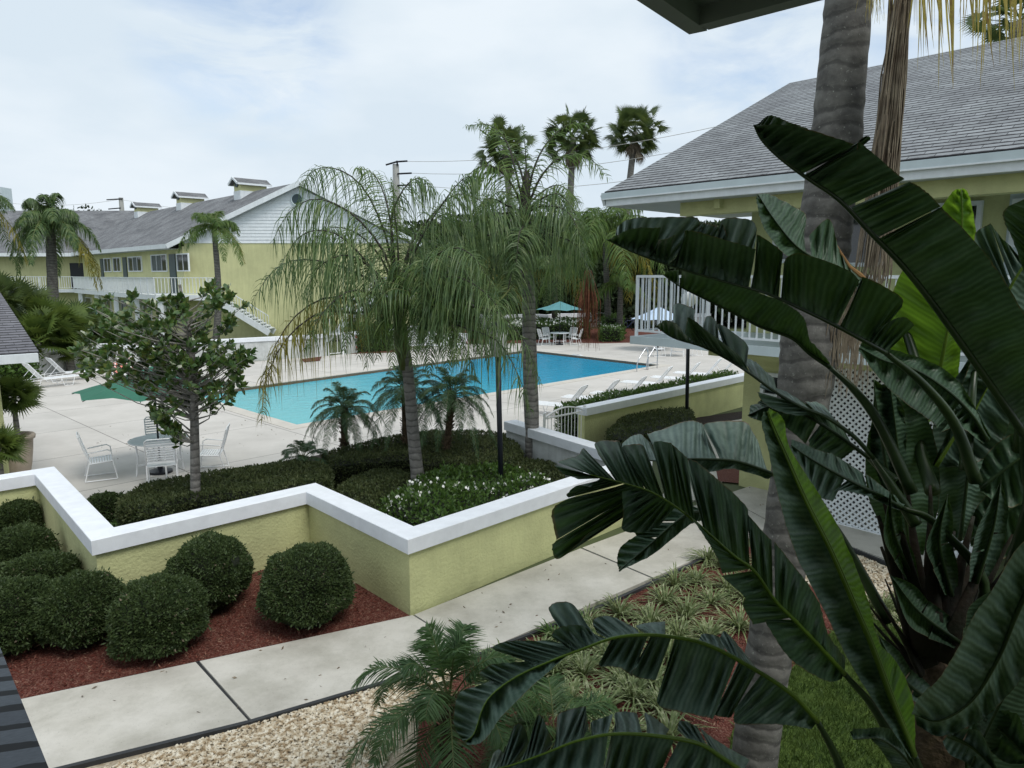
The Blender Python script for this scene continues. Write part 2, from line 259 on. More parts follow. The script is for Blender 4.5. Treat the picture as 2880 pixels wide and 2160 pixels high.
class MB:
    def __init__(s): s.v = []; s.f = []; s.m = []; s.uv = []
    def add(s, vs, fs, m=0, uv=None):
        b = len(s.v); s.v += [tuple(x) for x in vs]; s.f += [[b+i for i in f] for f in fs]; s.m += [m]*len(fs); s.uv += (uv or [(0, 0)]*len(vs)); return s
    def hexa(s, p, m=0):   # 8 points: bottom 4, top 4
        return s.add(p, [(3, 2, 1, 0), (4, 5, 6, 7), (0, 1, 5, 4), (1, 2, 6, 5), (2, 3, 7, 6), (3, 0, 4, 7)], m)
    def box(s, c, d, a=0, m=0):
        c = Vector(c); x = Vector((math.cos(a), math.sin(a), 0))*d[0]/2; y = Vector((-math.sin(a), math.cos(a), 0))*d[1]/2; z = Vector((0, 0, d[2]/2))
        return s.hexa([c-x-y-z, c+x-y-z, c+x+y-z, c-x+y-z, c-x-y+z, c+x-y+z, c+x+y+z, c-x+y+z], m)
    def beam(s, p, q, w, h, m=0, up=(0, 0, 1)):
        p = Vector(p); q = Vector(q); d = (q-p).normalized(); u = Vector(up); sd_ = d.cross(u)
        if sd_.length < 1e-4: sd_ = Vector((1, 0, 0))
        sd_.normalize(); u = sd_.cross(d).normalized(); x = sd_*w/2; z = u*h/2
        return s.hexa([p-x-z, p+x-z, q+x-z, q-x-z, p-x+z, p+x+z, q+x+z, q-x+z], m)
    def prism(s, poly, z0, z1, m=0):
        n = len(poly); vs = [(p[0], p[1], z0) for p in poly] + [(p[0], p[1], z1) for p in poly]
        return s.add(vs, [list(range(n))[::-1], list(range(n, 2*n))] + [[i, (i+1) % n, n+(i+1) % n, n+i] for i in range(n)], m)
    def tube(s, pts, r, n=8, m=0, cap=True, flat=1.0):
        pts = [Vector(p) for p in pts]; k = len(pts); R = r if isinstance(r, (list, tuple)) else [r]*k
        t0 = (pts[1]-pts[0]).normalized(); up = Vector((0, 0, 1)) if abs(t0.z) < .9 else Vector((0, 1, 0)); a = t0.cross(up).normalized(); vs = []
        for i in range(k):
            t = (pts[min(i+1, k-1)]-pts[max(i-1, 0)]).normalized(); a = (a - t*a.dot(t)).normalized(); b = t.cross(a)
            for j in range(n): an = 2*math.pi*j/n; vs.append(pts[i] + a*math.cos(an)*R[i] + b*math.sin(an)*R[i]*flat)
        fs = [[i*n+j, i*n+(j+1) % n, (i+1)*n+(j+1) % n, (i+1)*n+j] for i in range(k-1) for j in range(n)]
        if cap: fs += [list(range(n))[::-1], list(range((k-1)*n, k*n))]
        return s.add(vs, fs, m)
    def lathe(s, prof, c, n=20, m=0):
        c = Vector(c); vs = [(c.x+r*math.cos(2*math.pi*j/n), c.y+r*math.sin(2*math.pi*j/n), c.z+z) for r, z in prof for j in range(n)]; k = len(prof)
        return s.add(vs, [[i*n+j, i*n+(j+1) % n, (i+1)*n+(j+1) % n, (i+1)*n+j] for i in range(k-1) for j in range(n)] + [list(range(n))[::-1], list(range((k-1)*n, k*n))], m)
    def plane(s, ps, m=0, ax=None, back=None):   # polygon with metric UVs; ax=(origin, xdir, ydir)
        ps = [Vector(p) for p in ps]
        if ax is None: o = ps[0]; x = (ps[1]-ps[0]).normalized(); nrm = x.cross(ps[2]-ps[0]).normalized(); y = nrm.cross(x)
        else: o, x, y = ax
        return s.add(ps, [list(range(len(ps)))], m, [((p-o).dot(x), (p-o).dot(y)) for p in ps])
    def slab(s, ps, th, m=0, ax=None):
        ps = [Vector(p) for p in ps]; x = (ps[1]-ps[0]).normalized(); n = x.cross(ps[2]-ps[0]).normalized()
        if n.z < 0: ps = ps[::-1]; n = -n
        if ax is None: x = (ps[1]-ps[0]).normalized(); ax = (ps[0], x, n.cross(x))
        o, xx, yy = ax; k = len(ps); vs = ps + [p - n*th for p in ps]
        return s.add(vs, [list(range(k)), list(range(k, 2*k))[::-1]] + [[i, k+i, k+(i+1) % k, (i+1) % k] for i in range(k)], m, [((p-o).dot(xx), (p-o).dot(yy)) for p in vs])
    def build(s, name, mats, parent=None, smooth=False, loc=None):
        if not isinstance(mats, (list, tuple)): mats = [mats]
        return np_obj(name, s.v, s.f, mats, parent, s.m, smooth, s.uv, loc)
def struct(name, mb, mats): return tag(mb.build(name, mats), kind='structure')
def copy_tree(o, parent=None):
    c = o.copy(); SC.collection.objects.link(c)
    if parent is not None: c.parent = parent
    for ch in list(o.children): copy_tree(ch, c)
    return c
def place(proto, used, loc, rz, label=None, group=None, scale=None):
    o = proto if not used else copy_tree(proto)
    o.location = loc; o.rotation_euler = (0, 0, rz)
    if label: o['label'] = label
    if group: o['group'] = group
    if scale: o.scale = (scale,)*3
    return o
def crom(P, n):      # Catmull-Rom through points -> n samples
    P = np.asarray([tuple(p) for p in P], dtype=float); k = len(P)
    if k == 2: P = np.array([P[0], (P[0]+P[1])/2, P[1]]); k = 3
    E = np.vstack([2*P[0]-P[1], P, 2*P[-1]-P[-2]]); t = np.linspace(0, k-1-1e-9, n); i = t.astype(int); f = (t-i)[:, None]
    a, b, c, d = E[i], E[i+1], E[i+2], E[i+3]
    return .5*((2*b) + (c-a)*f + (2*a-5*b+4*c-d)*f**2 + (3*b-a-3*c+d)*f**3)
# leaf-scatter: rhombic leaves at points P with normals Nn
def leaves(P, Nn, size, aspect=.5, jit=.8, tilt=.9, rs=RS):
    n = len(P); d = rs.normal(size=(n, 3))*tilt + Nn*jit; d /= np.linalg.norm(d, axis=1)[:, None]
    s = np.cross(d, rs.normal(size=(n, 3))); s /= np.linalg.norm(s, axis=1)[:, None] + 1e-9
    L = size*(.6+.8*rs.rand(n))[:, None]; w = s*L*aspect*.5
    V = np.stack([P, P+d*L*.5+w, P+d*L, P+d*L*.5-w], 1).reshape(-1, 3); return V, np.arange(4*n).reshape(-1, 4)
def merge(parts):
    Vs, Fs, Ms, b = [], [], [], 0
    for V, Fq, m in parts: Vs.append(V); Fs.append(Fq+b); Ms.append(np.full(len(Fq), m)); b += len(V)
    return np.vstack(Vs), np.vstack(Fs), np.concatenate(Ms)
def inpoly(x, y, poly):
    r = np.zeros(len(x), bool); n = len(poly)
    for i in range(n):
        x1, y1 = poly[i][0], poly[i][1]; x2, y2 = poly[(i+1) % n][0], poly[(i+1) % n][1]
        c = ((y1 > y) != (y2 > y)) & (x < (x2-x1)*(y-y1)/((y2-y1) or 1e-9)+x1); r ^= c
    return r
# =============== GROUND ===============
UP = Vector((0, 0, 1))
def sheet(name, poly, z, mt, res=0):
    mb = MB(); mb.add([(p[0], p[1], z) for p in poly], [list(range(len(poly)))]); return tag(mb.build(name, mt, loc=(0, 0, 0)), kind='structure')
hw = 1.03
# pool-court wall outline (outer face, left to right)
zig = [G(-330, 1400, hw), G(97, 1333, hw), G(256, 1521, hw), G(861, 1383, hw), G(1147, 1518, hw), G(1835, 1290, hw), G(1452, 1180, hw)]
ewall = [G(1650, 1148, hw), G(2109, 1053, hw) + (G(2109, 1053, hw)-G(1650, 1148, hw))*.08]
pool = [G(835, 1197), G(1855, 1028), G(1485, 986), G(542, 1111)]
def grow(poly, d):
    n = len(poly); r = []
    for i in range(n):
        a, b, c = poly[i-1], poly[i], poly[(i+1) % n]; t1 = (b-a).normalized(); t2 = (c-b).normalized()
        n1 = Vector((t1.y, -t1.x, 0)); n2 = Vector((t2.y, -t2.x, 0)); m = (n1+n2); m = m/(m.length**2/2); r.append(b+m*d)
    return r
g = MB(); g.add([(-400, -60, 0), (400, -60, 0), (400, 900, 0), (-400, 900, 0)], [(0, 1, 2, 3)])
# ground keeps a hole for the pool basin
from mathutils.geometry import tessellate_polygon
def holed(name, outer, hole, z, mt):
    allp = [Vector((p[0], p[1], 0)) for p in outer] + [Vector((p[0], p[1], 0)) for p in hole]
    tr = tessellate_polygon([allp[:len(outer)], allp[len(outer):]])
    mb = MB(); mb.add([(p.x, p.y, z) for p in allp], [list(t) for t in tr])
    o = mb.build(name, mt, loc=(0, 0, 0))
    for p in o.data.polygons:
        if p.normal.z < 0: p.flip()
    return tag(o, kind='structure')
pw = grow(pool, .0)
holed('ground', [(-500, -60), (500, -60), (500, 1100), (-500, 1100)], pw, 0, 'soil')
# deck
def wallside(i, d): return zig[i]
deckmat, t_, b_ = newmat('cool_deck_concrete'); M['deck'] = deckmat
oc = t_.nodes.new('ShaderNodeTexCoord').outputs['Object']; mpn = t_.nodes.new('ShaderNodeMapping'); mpn.inputs['Rotation'].default_value = (0, 0, -math.atan2(pool[1].y-pool[0].y, pool[1].x-pool[0].x)); mpn.inputs['Location'].default_value = (1.2, 1.0, 0); t_.links.new(oc, mpn.inputs[0])
bk = t_.nodes.new('ShaderNodeTexBrick'); bk.offset = 0; bk.inputs['Scale'].default_value = 1; bk.inputs['Brick Width'].default_value = 3.6; bk.inputs['Row Height'].default_value = 3.3; bk.inputs['Mortar Size'].default_value = .012
bk.inputs['Color1'].default_value = (.53, .505, .47, 1); bk.inputs['Color2'].default_value = (.50, .48, .45, 1); bk.inputs['Mortar'].default_value = (.14, .13, .12, 1); t_.links.new(mpn.outputs[0], bk.inputs['Vector'])
nd = noise(t_, .7, 7, oc, .65); rd = ramp(t_, nd.outputs[0], [(.3, (.86, .86, .85)), (.7, (1.1, 1.1, 1.1))])
mm_ = t_.nodes.new('ShaderNodeMixRGB'); mm_.blend_type = 'MULTIPLY'; mm_.inputs[0].default_value = 1; t_.links.new(bk.outputs[0], mm_.inputs[1]); t_.links.new(rd.outputs[0], mm_.inputs[2]); t_.links.new(mm_.outputs[0], b_.inputs['Base Color']); b_.inputs['Roughness'].default_value = .8
nd2 = noise(t_, 45, 4, oc); bump(t_, b_, nd2.outputs[0], .4, .006)
cop = grow(pool, .42)
dk = [(zig[0].x+.2, zig[0].y+.2), (zig[1].x+.1, zig[1].y+.2), (zig[2].x+.1, zig[2].y+.3), (zig[3].x, zig[3].y+.2), (zig[4].x, zig[4].y+.3), (zig[5].x-.3, zig[5].y), (zig[6].x-.1, zig[6].y), (ewall[0].x, ewall[0].y+.1), (ewall[1].x, ewall[1].y+.1), (10.5, 22.5), (16, 30), (13, 36)]
fd = [G(1785, 962), G(1690, 964), G(1600, 962), G(1300, 966), G(1110, 992), G(965, 996), G(925, 1001), G(800, 1010), G(560, 1030), G(330, 1043), G(226, 1045), G(120, 1052), G(-60, 1080)]
holed('pool_deck', dk + [(p.x, p.y) for p in fd] + [(-24, 20), (-14, 11.5)], [(p.x, p.y) for p in cop], .008, 'deck')
M['coping'] = pm('pool_coping', (.52, .49, .44), .8, .08, 3, .3, 60, .004)
cb = MB()
for i in range(4):
    j = (i+1) % 4; cb.hexa([(*cop[i].xy, 0), (*cop[j].xy, 0), (*pool[j].xy, 0), (*pool[i].xy, 0), (*cop[i].xy, .022), (*cop[j].xy, .022), (*pool[j].xy, .03), (*pool[i].xy, .03)])
c_o = cb.build('pool_coping', ['coping'], loc=(0, 0, 0)); tag(c_o, kind='structure')
# basin walls (brown tile band, pale blue plaster below)
M['plaster'] = pm('pool_plaster', (.30, .62, .68), .5, .04, 2)
bs_ = MB()
for i in range(4):
    a, b = pool[i], pool[(i+1) % 4]
    bs_.add([(a.x, a.y, .029), (b.x, b.y, .029), (b.x, b.y, -.25), (a.x, a.y, -.25)], [(0, 1, 2, 3)], 0)
    bs_.add([(a.x, a.y, -.25), (b.x, b.y, -.25), (b.x, b.y, -1.6), (a.x, a.y, -1.6)], [(0, 1, 2, 3)], 1)
bs_.add([(p.x, p.y, -1.6) for p in pool], [(0, 1, 2, 3)], 1)
tag(bs_.build('pool_basin', ['brown', 'plaster'], loc=(0, 0, 0)), kind='structure')
wm, t_, b_ = newmat('pool_water'); M['water'] = wm
oc = t_.nodes.new('ShaderNodeTexCoord').outputs['Object']; sp_ = t_.nodes.new('ShaderNodeSeparateXYZ'); t_.links.new(oc, sp_.inputs[0])
ax = Vector((pool[1].x-pool[0].x, pool[1].y-pool[0].y)).normalized()
m1 = t_.nodes.new('ShaderNodeMath'); m1.operation = 'MULTIPLY'; m1.inputs[1].default_value = ax.x; t_.links.new(sp_.outputs[0], m1.inputs[0])
m2 = t_.nodes.new('ShaderNodeMath'); m2.operation = 'MULTIPLY_ADD'; m2.inputs[1].default_value = ax.y; t_.links.new(sp_.outputs[1], m2.inputs[0]); t_.links.new(m1.outputs[0], m2.inputs[2])
s0 = pool[0].x*ax.x+pool[0].y*ax.y; L0 = (pool[1]-pool[0]).length
m3 = t_.nodes.new('ShaderNodeMapRange'); m3.inputs[1].default_value = s0-1; m3.inputs[2].default_value = s0+L0; t_.links.new(m2.outputs[0], m3.inputs[0])
rw = ramp(t_, m3.outputs[0], [(.05, (.14, .50, .56)), (.4, (.07, .43, .56)), (.65, (.025, .33, .53)), (1, (.018, .29, .49))])
t_.links.new(rw.outputs[0], b_.inputs['Base Color']); b_.inputs['Roughness'].default_value = .04; b_.inputs['IOR'].default_value = 1.33; b_.inputs['Specular IOR Level'].default_value = .32
nw = noise(t_, 2.6, 6, oc, .68); bump(t_, b_, nw.outputs[0], .6, .05)
tag(MB().add([(p.x, p.y, -.09) for p in pool], [(0, 1, 2, 3)]).build('pool_water', 'water', loc=(0, 0, 0)), kind='structure')
# walkway slabs
W0 = G(1163, 1739); W1 = G(62, 1976); Wm = W1 + (W1-W0)*1.2
near1 = [G(222, 2159) + (G(222, 2159)-G(1044, 1956))*1.0, G(1337, 1850)]
nearR = [G(1337, 1850), G(1695, 1709), G(2000, 1565), G(2290, 1430)]
farR = [W0, G(1820, 1470), G(2108, 1372)]
sl_ = MB()
def slabp(ps, z0=-.05, z1=.045): sl_.prism([(p.x, p.y) for p in ps], z0, z1)
def lerp(a, b, t): return a+(b-a)*t
fl, nl = [Wm, W1, W0], [near1[0], G(222, 2159), G(1337, 1850)]
def inset(ps, d):
    c = sum(ps, Vector())/len(ps); return [p + (c-p).normalized()*d*1.4 for p in ps]
J1f, J1n = G(558, 1871), G(704, 2038)
slabp([Wm, lerp(Wm, J1f, .996), lerp(near1[0], J1n, .996), near1[0]])
slabp([lerp(J1f, W0, .006), lerp(J1f, W0, .996), lerp(J1n, nearR[0], .996), lerp(J1n, nearR[0], .006)])
J2f, J2n = G(1635, 1549), G(1835, 1634)
slabp([lerp(W0, J2f, .005), lerp(W0, J2f, .994), lerp(nearR[0], J2n, .994), lerp(nearR[0], J2n, .005)])
J3f, J3n = G(2030, 1400), G(2180, 1482)
slabp([lerp(J2f, J3f, .006), lerp(J2f, J3f, .994), lerp(J2n, J3n, .994), lerp(J2n, J3n, .006)])
slabp([lerp(J3f, G(2120, 1368), .02), G(2125, 1368), G(2700, 1520), G(2650, 1640), G(2330, 1520), lerp(J3n, G(2330, 1520), .02)])
slabp([G(1840, 1440), G(2010, 1395), G(2100, 1230), G(2105, 1175), G(2060, 1168), G(1700, 1235), G(1500, 1240), G(1480, 1215), G(1900, 1260), G(1900, 1330)], -.05, .03)
struct('walkway', sl_, 'concrete')
ed = MB()
for a, b in ((near1[0], J1n), (J1n, nearR[0]), (nearR[0], nearR[1]), (nearR[1], nearR[2]), (G(2330, 1522), G(2640, 1650))): ed.beam(a+Vector((0, -.03, .01)), b+Vector((0, -.03, .01)), .045, .09)
for a, b in ((J1f, J1n), (W0, nearR[0]), (J2f, J2n), (J3f, J3n)): ed.beam(a+UP*.01, b+UP*.01, .10, .03)
for a, b in ((W1-(W0-W1)*1.2, W0),): ed.beam(a+Vector((0, .015, .0)), b+Vector((0, .015, .0)), .02, .06)
struct('path_edging', ed, 'edge')
# beds
sheet('mulch_bed', [(-14, 2), (-14, 12), (zig[1].x, zig[1].y+.1), (zig[2].x, zig[2].y+.1), (zig[3].x, zig[3].y+.1), (zig[4].x, zig[4].y+.1), (W0.x, W0.y), (Wm.x, Wm.y)], .012, 'mulch')
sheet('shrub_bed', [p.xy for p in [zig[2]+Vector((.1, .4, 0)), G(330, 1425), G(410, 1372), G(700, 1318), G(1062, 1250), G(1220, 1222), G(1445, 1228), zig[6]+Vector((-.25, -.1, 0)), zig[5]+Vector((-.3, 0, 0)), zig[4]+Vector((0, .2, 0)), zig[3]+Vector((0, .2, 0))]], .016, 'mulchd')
sheet('mulch_bed', [G(x, y).xy for x, y in ((1345, 1850), (1700, 1712), (2010, 1562), (2200, 1520), (2260, 1640), (2430, 1710), (2300, 1900), (2200, 1980), (2100, 2080), (2000, 2400), (1500, 2400), (1150, 2400), (1180, 2000))], .014, 'mulch')
sheet('mulch_bed', [G(x, y).xy for x, y in ((2012, 1316), (2105, 1300), (2105, 1366), (2020, 1358))], .034, 'mulch')
sheet('mulch_bed', [p.xy for p in [G(1300, 968), G(1600, 964), G(1690, 966), G(1790, 964), G(1990, 975), G(1990, 920), G(1300, 930)]], .012, 'mulch')
sheet('mulch_bed', [p.xy for p in [G(985, 996), G(1112, 992), G(1112, 984), G(1060, 984)]], .02, 'mulch')
sheet('mulch_bed', [p.xy for p in [G(848, 1011), G(905, 1004), G(900, 1016), G(855, 1020)]], .03, 'mulch')
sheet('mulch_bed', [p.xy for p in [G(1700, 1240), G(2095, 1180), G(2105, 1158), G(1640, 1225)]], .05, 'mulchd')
LAWN = [G(*q).xy for q in ((1990, 2500), (2060, 2060), (2130, 1940), (2230, 1880), (2330, 1790), (2420, 1700), (2640, 1665), (3300, 1800), (3600, 2500))]
sheet('lawn', LAWN, .020, 'lawn')
sheet('gravel_base', [near1[0].xy, near1[1].xy, G(1180, 2000).xy, G(1150, 2400).xy, (-.6, .5), (-8, .5)], .010, pm('gravel_bed', (.30, .24, .16), .9, .3, 30, .9, 50, .02, c2=(.50, .44, .34)))
# pebbles as real stones
def stones(name, poly, n, s0, s1):
    poly = [Vector((p[0], p[1], 0)) for p in poly]; xs = [p.x for p in poly]; ys = [p.y for p in poly]
    x = RS.uniform(min(xs), max(xs), n*3); y = RS.uniform(min(ys), max(ys), n*3); k = inpoly(x, y, poly); x, y = x[k][:n], y[k][:n]; m = len(x)
    base = np.array([(1, 0, 0), (0, 1, 0), (-1, 0, 0), (0, -1, 0), (.6, .6, .62), (-.6, .6, .62), (-.6, -.6, .62), (.6, -.6, .62)])
    fc = np.array([(4, 5, 6, 7), (0, 1, 5, 4), (1, 2, 6, 5), (2, 3, 7, 6), (3, 0, 4, 7)])
    an = RS.rand(m)*6.28; sx = RS.uniform(s0, s1, m); sy = sx*RS.uniform(.6, 1, m); sz = sx*RS.uniform(.6, 1.1, m)
    B = base[None]*np.stack([sx, sy, sz], 1)[:, None]; tl = RS.normal(size=(m, 1))*.35; B[:, :, 2] += B[:, :, 0]*tl
    c, s_ = np.cos(an)[:, None], np.sin(an)[:, None]
    X = B[:, :, 0]*c - B[:, :, 1]*s_ + x[:, None]; Y = B[:, :, 0]*s_ + B[:, :, 1]*c + y[:, None]; Z = B[:, :, 2] + .012 + RS.rand(m)[:, None]*.018
    V = np.stack([X, Y, Z], 2).reshape(-1, 3); Fq = (np.arange(m)[:, None, None]*8 + fc[None]).reshape(-1, 4)
    o = np_obj(name, V, Fq, 'pebble', smooth=True, loc=(0, 0, 0)); tag(o, kind='stuff', cat='gravel')
    return o
tag(stones('gravel', [G(150, 2210).xy, (near1[1]+Vector((0, -.05, 0))).xy, G(1200, 1950).xy, G(1000, 2300).xy, G(200, 2350).xy], 16000, .010, .020), 'tan and white pea gravel along the near edge of the concrete walkway')
tag(stones('gravel', [G(2330, 1530).xy, G(2640, 1660).xy, G(2600, 1800).xy, G(2400, 1720).xy, G(2230, 1620).xy], 7000, .012, .022), 'pale gravel patch beside the path below the white lattice')
# mulch chips
def chips(name, poly, n, z, label):
    xs = [p[0] for p in poly]; ys = [p[1] for p in poly]; x = RS.uniform(min(xs), max(xs), n*3); y = RS.uniform(min(ys), max(ys), n*3)
    k = inpoly(x, y, poly); x, y = x[k][:n], y[k][:n]; P = np.stack([x, y, np.full(len(x), z)], 1)
    Nn = RS.normal(size=(len(x), 3)); Nn[:, 2] = np.abs(Nn[:, 2])*.3; Nn /= np.linalg.norm(Nn, axis=1)[:, None]
    V, Fq = leaves(P, Nn, .05, .22, 1, .3); o = np_obj(name, V, Fq, 'chip', loc=(0, 0, 0)); tag(o, label, 'mulch', kind='stuff')
M['chip'] = pm('mulch_chip', (.05, .014, .010), .95, .3, 14, c2=(.14, .036, .024), c3=(.30, .20, .14))
chips('mulch_chips', [W1.xy, W0.xy, zig[4].xy, zig[3].xy, zig[2].xy, (-8, 9), Wm.xy], 16000, .015, 'red bark chips around the round clipped bushes below the zigzag wall')
chips('mulch_chips', [G(x, y).xy for x, y in ((1345, 1855), (1700, 1716), (2010, 1566), (2200, 1560), (2350, 1760), (2150, 1950), (1700, 2300), (1250, 2300))], 12000, .018, 'red bark chips between the striped grass clumps')
# =============== POOL COURT WALLS ===============
def offs(pl, d):      # offset polyline to the left
    n = len(pl); r = []
    for i in range(n):
        a = pl[max(i-1, 0)]; b = pl[i]; c = pl[min(i+1, n-1)]
        t1 = (b-a) if i > 0 else (c-b); t2 = (c-b) if i < n-1 else (b-a); t1 = Vector((t1.x, t1.y, 0)).normalized(); t2 = Vector((t2.x, t2.y, 0)).normalized()
        n1 = Vector((-t1.y, t1.x, 0)); n2 = Vector((-t2.y, t2.x, 0)); m = n1+n2; m = m/(m.length**2/2); r.append(b+m*d)
    return r
def wall(name, pl, label, h=hw, ch=.19, capw=.33, bodyi=.05, bodyw=.22, cat='wall', outer='yellow', inner='inner', group=None):
    base = sum(pl, Vector())/len(pl); root = thing(name, (base.x, base.y, 0), label, cat, group)
    A, B = offs(pl, bodyi), offs(pl, bodyi+bodyw); mb = MB(); n = len(pl)
    for i in range(n-1):
        for (p, q, m) in ((A[i], A[i+1], 0), (B[i+1], B[i], 1)): mb.add([(p.x, p.y, 0), (q.x, q.y, 0), (q.x, q.y, h-ch), (p.x, p.y, h-ch)], [(0, 1, 2, 3)], m)
    for p, q in ((B[0], A[0]), (A[-1], B[-1])): mb.add([(p.x, p.y, 0), (q.x, q.y, 0), (q.x, q.y, h-ch), (p.x, p.y, h-ch)], [(0, 1, 2, 3)], 0)
    mb.build('wall_body', [outer, inner], root)
    A, B = offs(pl, 0), offs(pl, capw); cm = MB(); e = .008
    a2, b2 = offs(pl, e), offs(pl, capw-e)
    rings = [(A, h-ch), (A, h-e), (a2, h), (b2, h), (B, h-e), (B, h-ch)]
    vs = [(r[i].x, r[i].y, z) for i in range(n) for r, z in rings]
    fs = [(i*6+k, (i+1)*6+k, (i+1)*6+(k+1) % 6, i*6+(k+1) % 6) for i in range(n-1) for k in range(6)] + [tuple(range(5, -1, -1)), tuple((n-1)*6+k for k in range(6))]
    cm.add(vs, fs); cm.build('wall_cap', 'cap', root); return root
wall('garden_wall', zig, 'zigzag yellow-green stucco wall with broad white cap in front of the pool court')
wall('garden_wall', ewall, 'straight yellow-green wall with white cap running from the pool gate to the right-hand building')
wall('garden_wall', [G(75, 990, 1.15), G(140, 978, 1.15), G(220, 969, 1.15), G(321, 967, 1.15)], 'angled pale wall with white cap behind the two white loungers on the left', h=1.15, outer='inner', group=None)
wall('garden_wall', [G(345, 968, 1.15), G(560, 958, 1.15), G(760, 948, 1.15), G(918, 940, 1.15)], 'long pale wall behind the leafy magnolia, below the left building', h=1.15, outer='inner')
sw = [G(968, 936, 1.15), G(1104, 923, 1.15), G(1180, 915, 1.15)]
signwall = wall('garden_wall', sw, 'pale wall painted with the red pool notice at the foot of the stairs', h=1.15, outer='inner')
fw = [G(1325, 882, 1.15), G(1400, 888, 1.15), G(1414, 887, 1.15), G(1471, 884, 1.15), G(1511, 884, 1.15), G(1542, 886, 1.15), G(1568, 882, 1.15), G(1608, 882, 1.15), G(1688, 879, 1.15), G(1785, 879, 1.15), G(2000, 882, 1.15)]
wall('garden_wall', fw, 'far white zigzag wall behind the flowering hedge and teal umbrella', h=1.15, outer='inner', ch=.3)
# notice painted on the wall
n0 = (sw[1]-sw[0]); n0.z = 0; n0.normalize(); nn0 = Vector((n0.y, -n0.x, 0))
def text(name, s, size, loc, rz, mt, parent=None, tilt=math.pi/2, ext=.002, align='LEFT'):
    c = bpy.data.curves.new(name, 'FONT'); c.body = s; c.size = size; c.extrude = ext; c.align_x = align
    o = bpy.data.objects.new(name, c); link(o); bpy.context.view_layer.update()
    dg = bpy.context.evaluated_depsgraph_get(); me = bpy.data.meshes.new_from_object(o.evaluated_get(dg)); bpy.data.objects.remove(o)
    me.materials.clear(); me.materials.append(M[mt]); o = bpy.data.objects.new(name, me); link(o)
    o.location = Vector(loc) - (wloc(parent) if parent else Vector((0, 0, 0))); o.rotation_euler = (tilt, 0, rz); o.parent = parent; return o
rzs = math.atan2(n0.y, n0.x)
for s, z, sz, mt in (('POOL RULES', .80, .22, 'red'), ('NO LIFEGUARD', .66, .11, 'black'), ('ON DUTY', .54, .11, 'black'), ('POOL HOURS 8 TO 10', .43, .10, 'black'), ('NO DIVING', .16, .30, 'red')):
    text('painted_lettering', s, sz, PL(1003, 960, sw[0]+nn0*-.03, nn0)*1 + Vector((0, 0, 0)) if False else Vector((*(PL(1000, 960, sw[0]+nn0*(-.05+.012), nn0)).xy, z)), rzs, mt, signwall)
# =============== GATES ===============
def gate(a, b, hgt, label, arch=True, step=.11):
    a = Vector((a.x, a.y, 0)); b = Vector((b.x, b.y, 0)); root = thing('pool_gate', (a+b)/2, label, 'gate'); L = (b-a).length; d = (b-a).normalized(); mb = MB()
    for p in (a, b): mb.beam(p, p+UP*hgt, .06, .06, up=(1, 0, 0))
    mb.build('gate_post', 'tube', root); mb = MB(); top = []
    for i in range(13):
        t = i/12; top.append(a+d*L*t+UP*(hgt-.12+(.16*math.sin(math.pi*t) if arch else 0)))
    mb.tube(top, .02, 6); mb.beam(a+UP*(hgt-.14), b+UP*(hgt-.14), .03, .035); mb.beam(a+UP*.12, b+UP*.12, .03, .035)
    k = int(L/step)
    for i in range(1, k):
        t = i/k; p = a+d*L*t; mb.beam(p+UP*.12, p+UP*(hgt-.13+(.16*math.sin(math.pi*t) if arch else 0)), .018, .018, up=(1, 0, 0))
    mb.build('gate_panel', 'tube', root); return root
gd = (zig[6]-ewall[0]); gate(ewall[0]+gd.normalized()*.05+Vector((0, .15, 0)), ewall[0]+gd*.62, 1.08, 'white arched metal gate between the grey wall end and the straight yellow wall')
gate(G(926, 1001), G(966, 998), 1.25, 'white metal gate beside the red-lettered pool notice', False, .16)
gate(G(324, 1043), G(344, 1044), 1.2, 'narrow dark-backed gate between the two left pale walls', False, .14)
# =============== BUILDINGS ===============
def rail(mb, pts, z, h=1.07, step=.115, post=1.6, bs=.022, top=.05):
    for sgi, (p, q) in enumerate(zip(pts[:-1], pts[1:])):
        z = z+.0025*sgi; p = Vector(p); q = Vector(q); L = (q-p).length; d = (q-p)/L; mb.beam(p+UP*(z+h), q+UP*(z+h), top, .045); mb.beam(p+UP*(z+.1), q+UP*(z+.1), .035, .035)
        k = max(2, int(round(L/step)))
        for i in range(1, k): c = p+d*L*i/k; mb.beam(c+UP*(z+.1), c+UP*(z+h-.02), bs, bs, up=(1, 0, 0))
        k = max(1, int(round(L/post)))
        for i in range(0 if sgi == 0 else 1, k+1): c = p+d*L*i/k; mb.beam(c+UP*z, c+UP*(z+h), .055, .055, up=(1, 0, 0))
def window(parent, p0, d, nrm, s0, s1, z0, z1, panes=2, curtain=(), name='window', fw_=.07):
    """opening on plane p0+d*s, nrm pointing outward"""
    f = MB(); c = [p0+d*s0, p0+d*s1]
    for z in (z0, z1): f.beam(c[0]+UP*z+nrm*.03-d*fw_/2, c[1]+UP*z+nrm*.03+d*fw_/2, .10, fw_)
    for q in c: f.beam(q+UP*(z0+fw_/2)+nrm*.03, q+UP*(z1-fw_/2)+nrm*.03, .098, fw_, up=d)
    for i in range(1, panes): q = p0+d*(s0+(s1-s0)*i/panes); f.beam(q+UP*z0+nrm*.03, q+UP*z1+nrm*.03, .05, .035, up=d)
    w = f.build(name, 'white', parent)
    for i in range(panes):
        a = p0+d*(s0+(s1-s0)*i/panes)+nrm*.018; b = p0+d*(s0+(s1-s0)*(i+1)/panes)+nrm*.018
        MB().add([a+UP*z0, b+UP*z0, b+UP*z1, a+UP*z1], [(0, 1, 2, 3)]).build('pane', 'curtain' if i in curtain else 'glass', w)
    return w
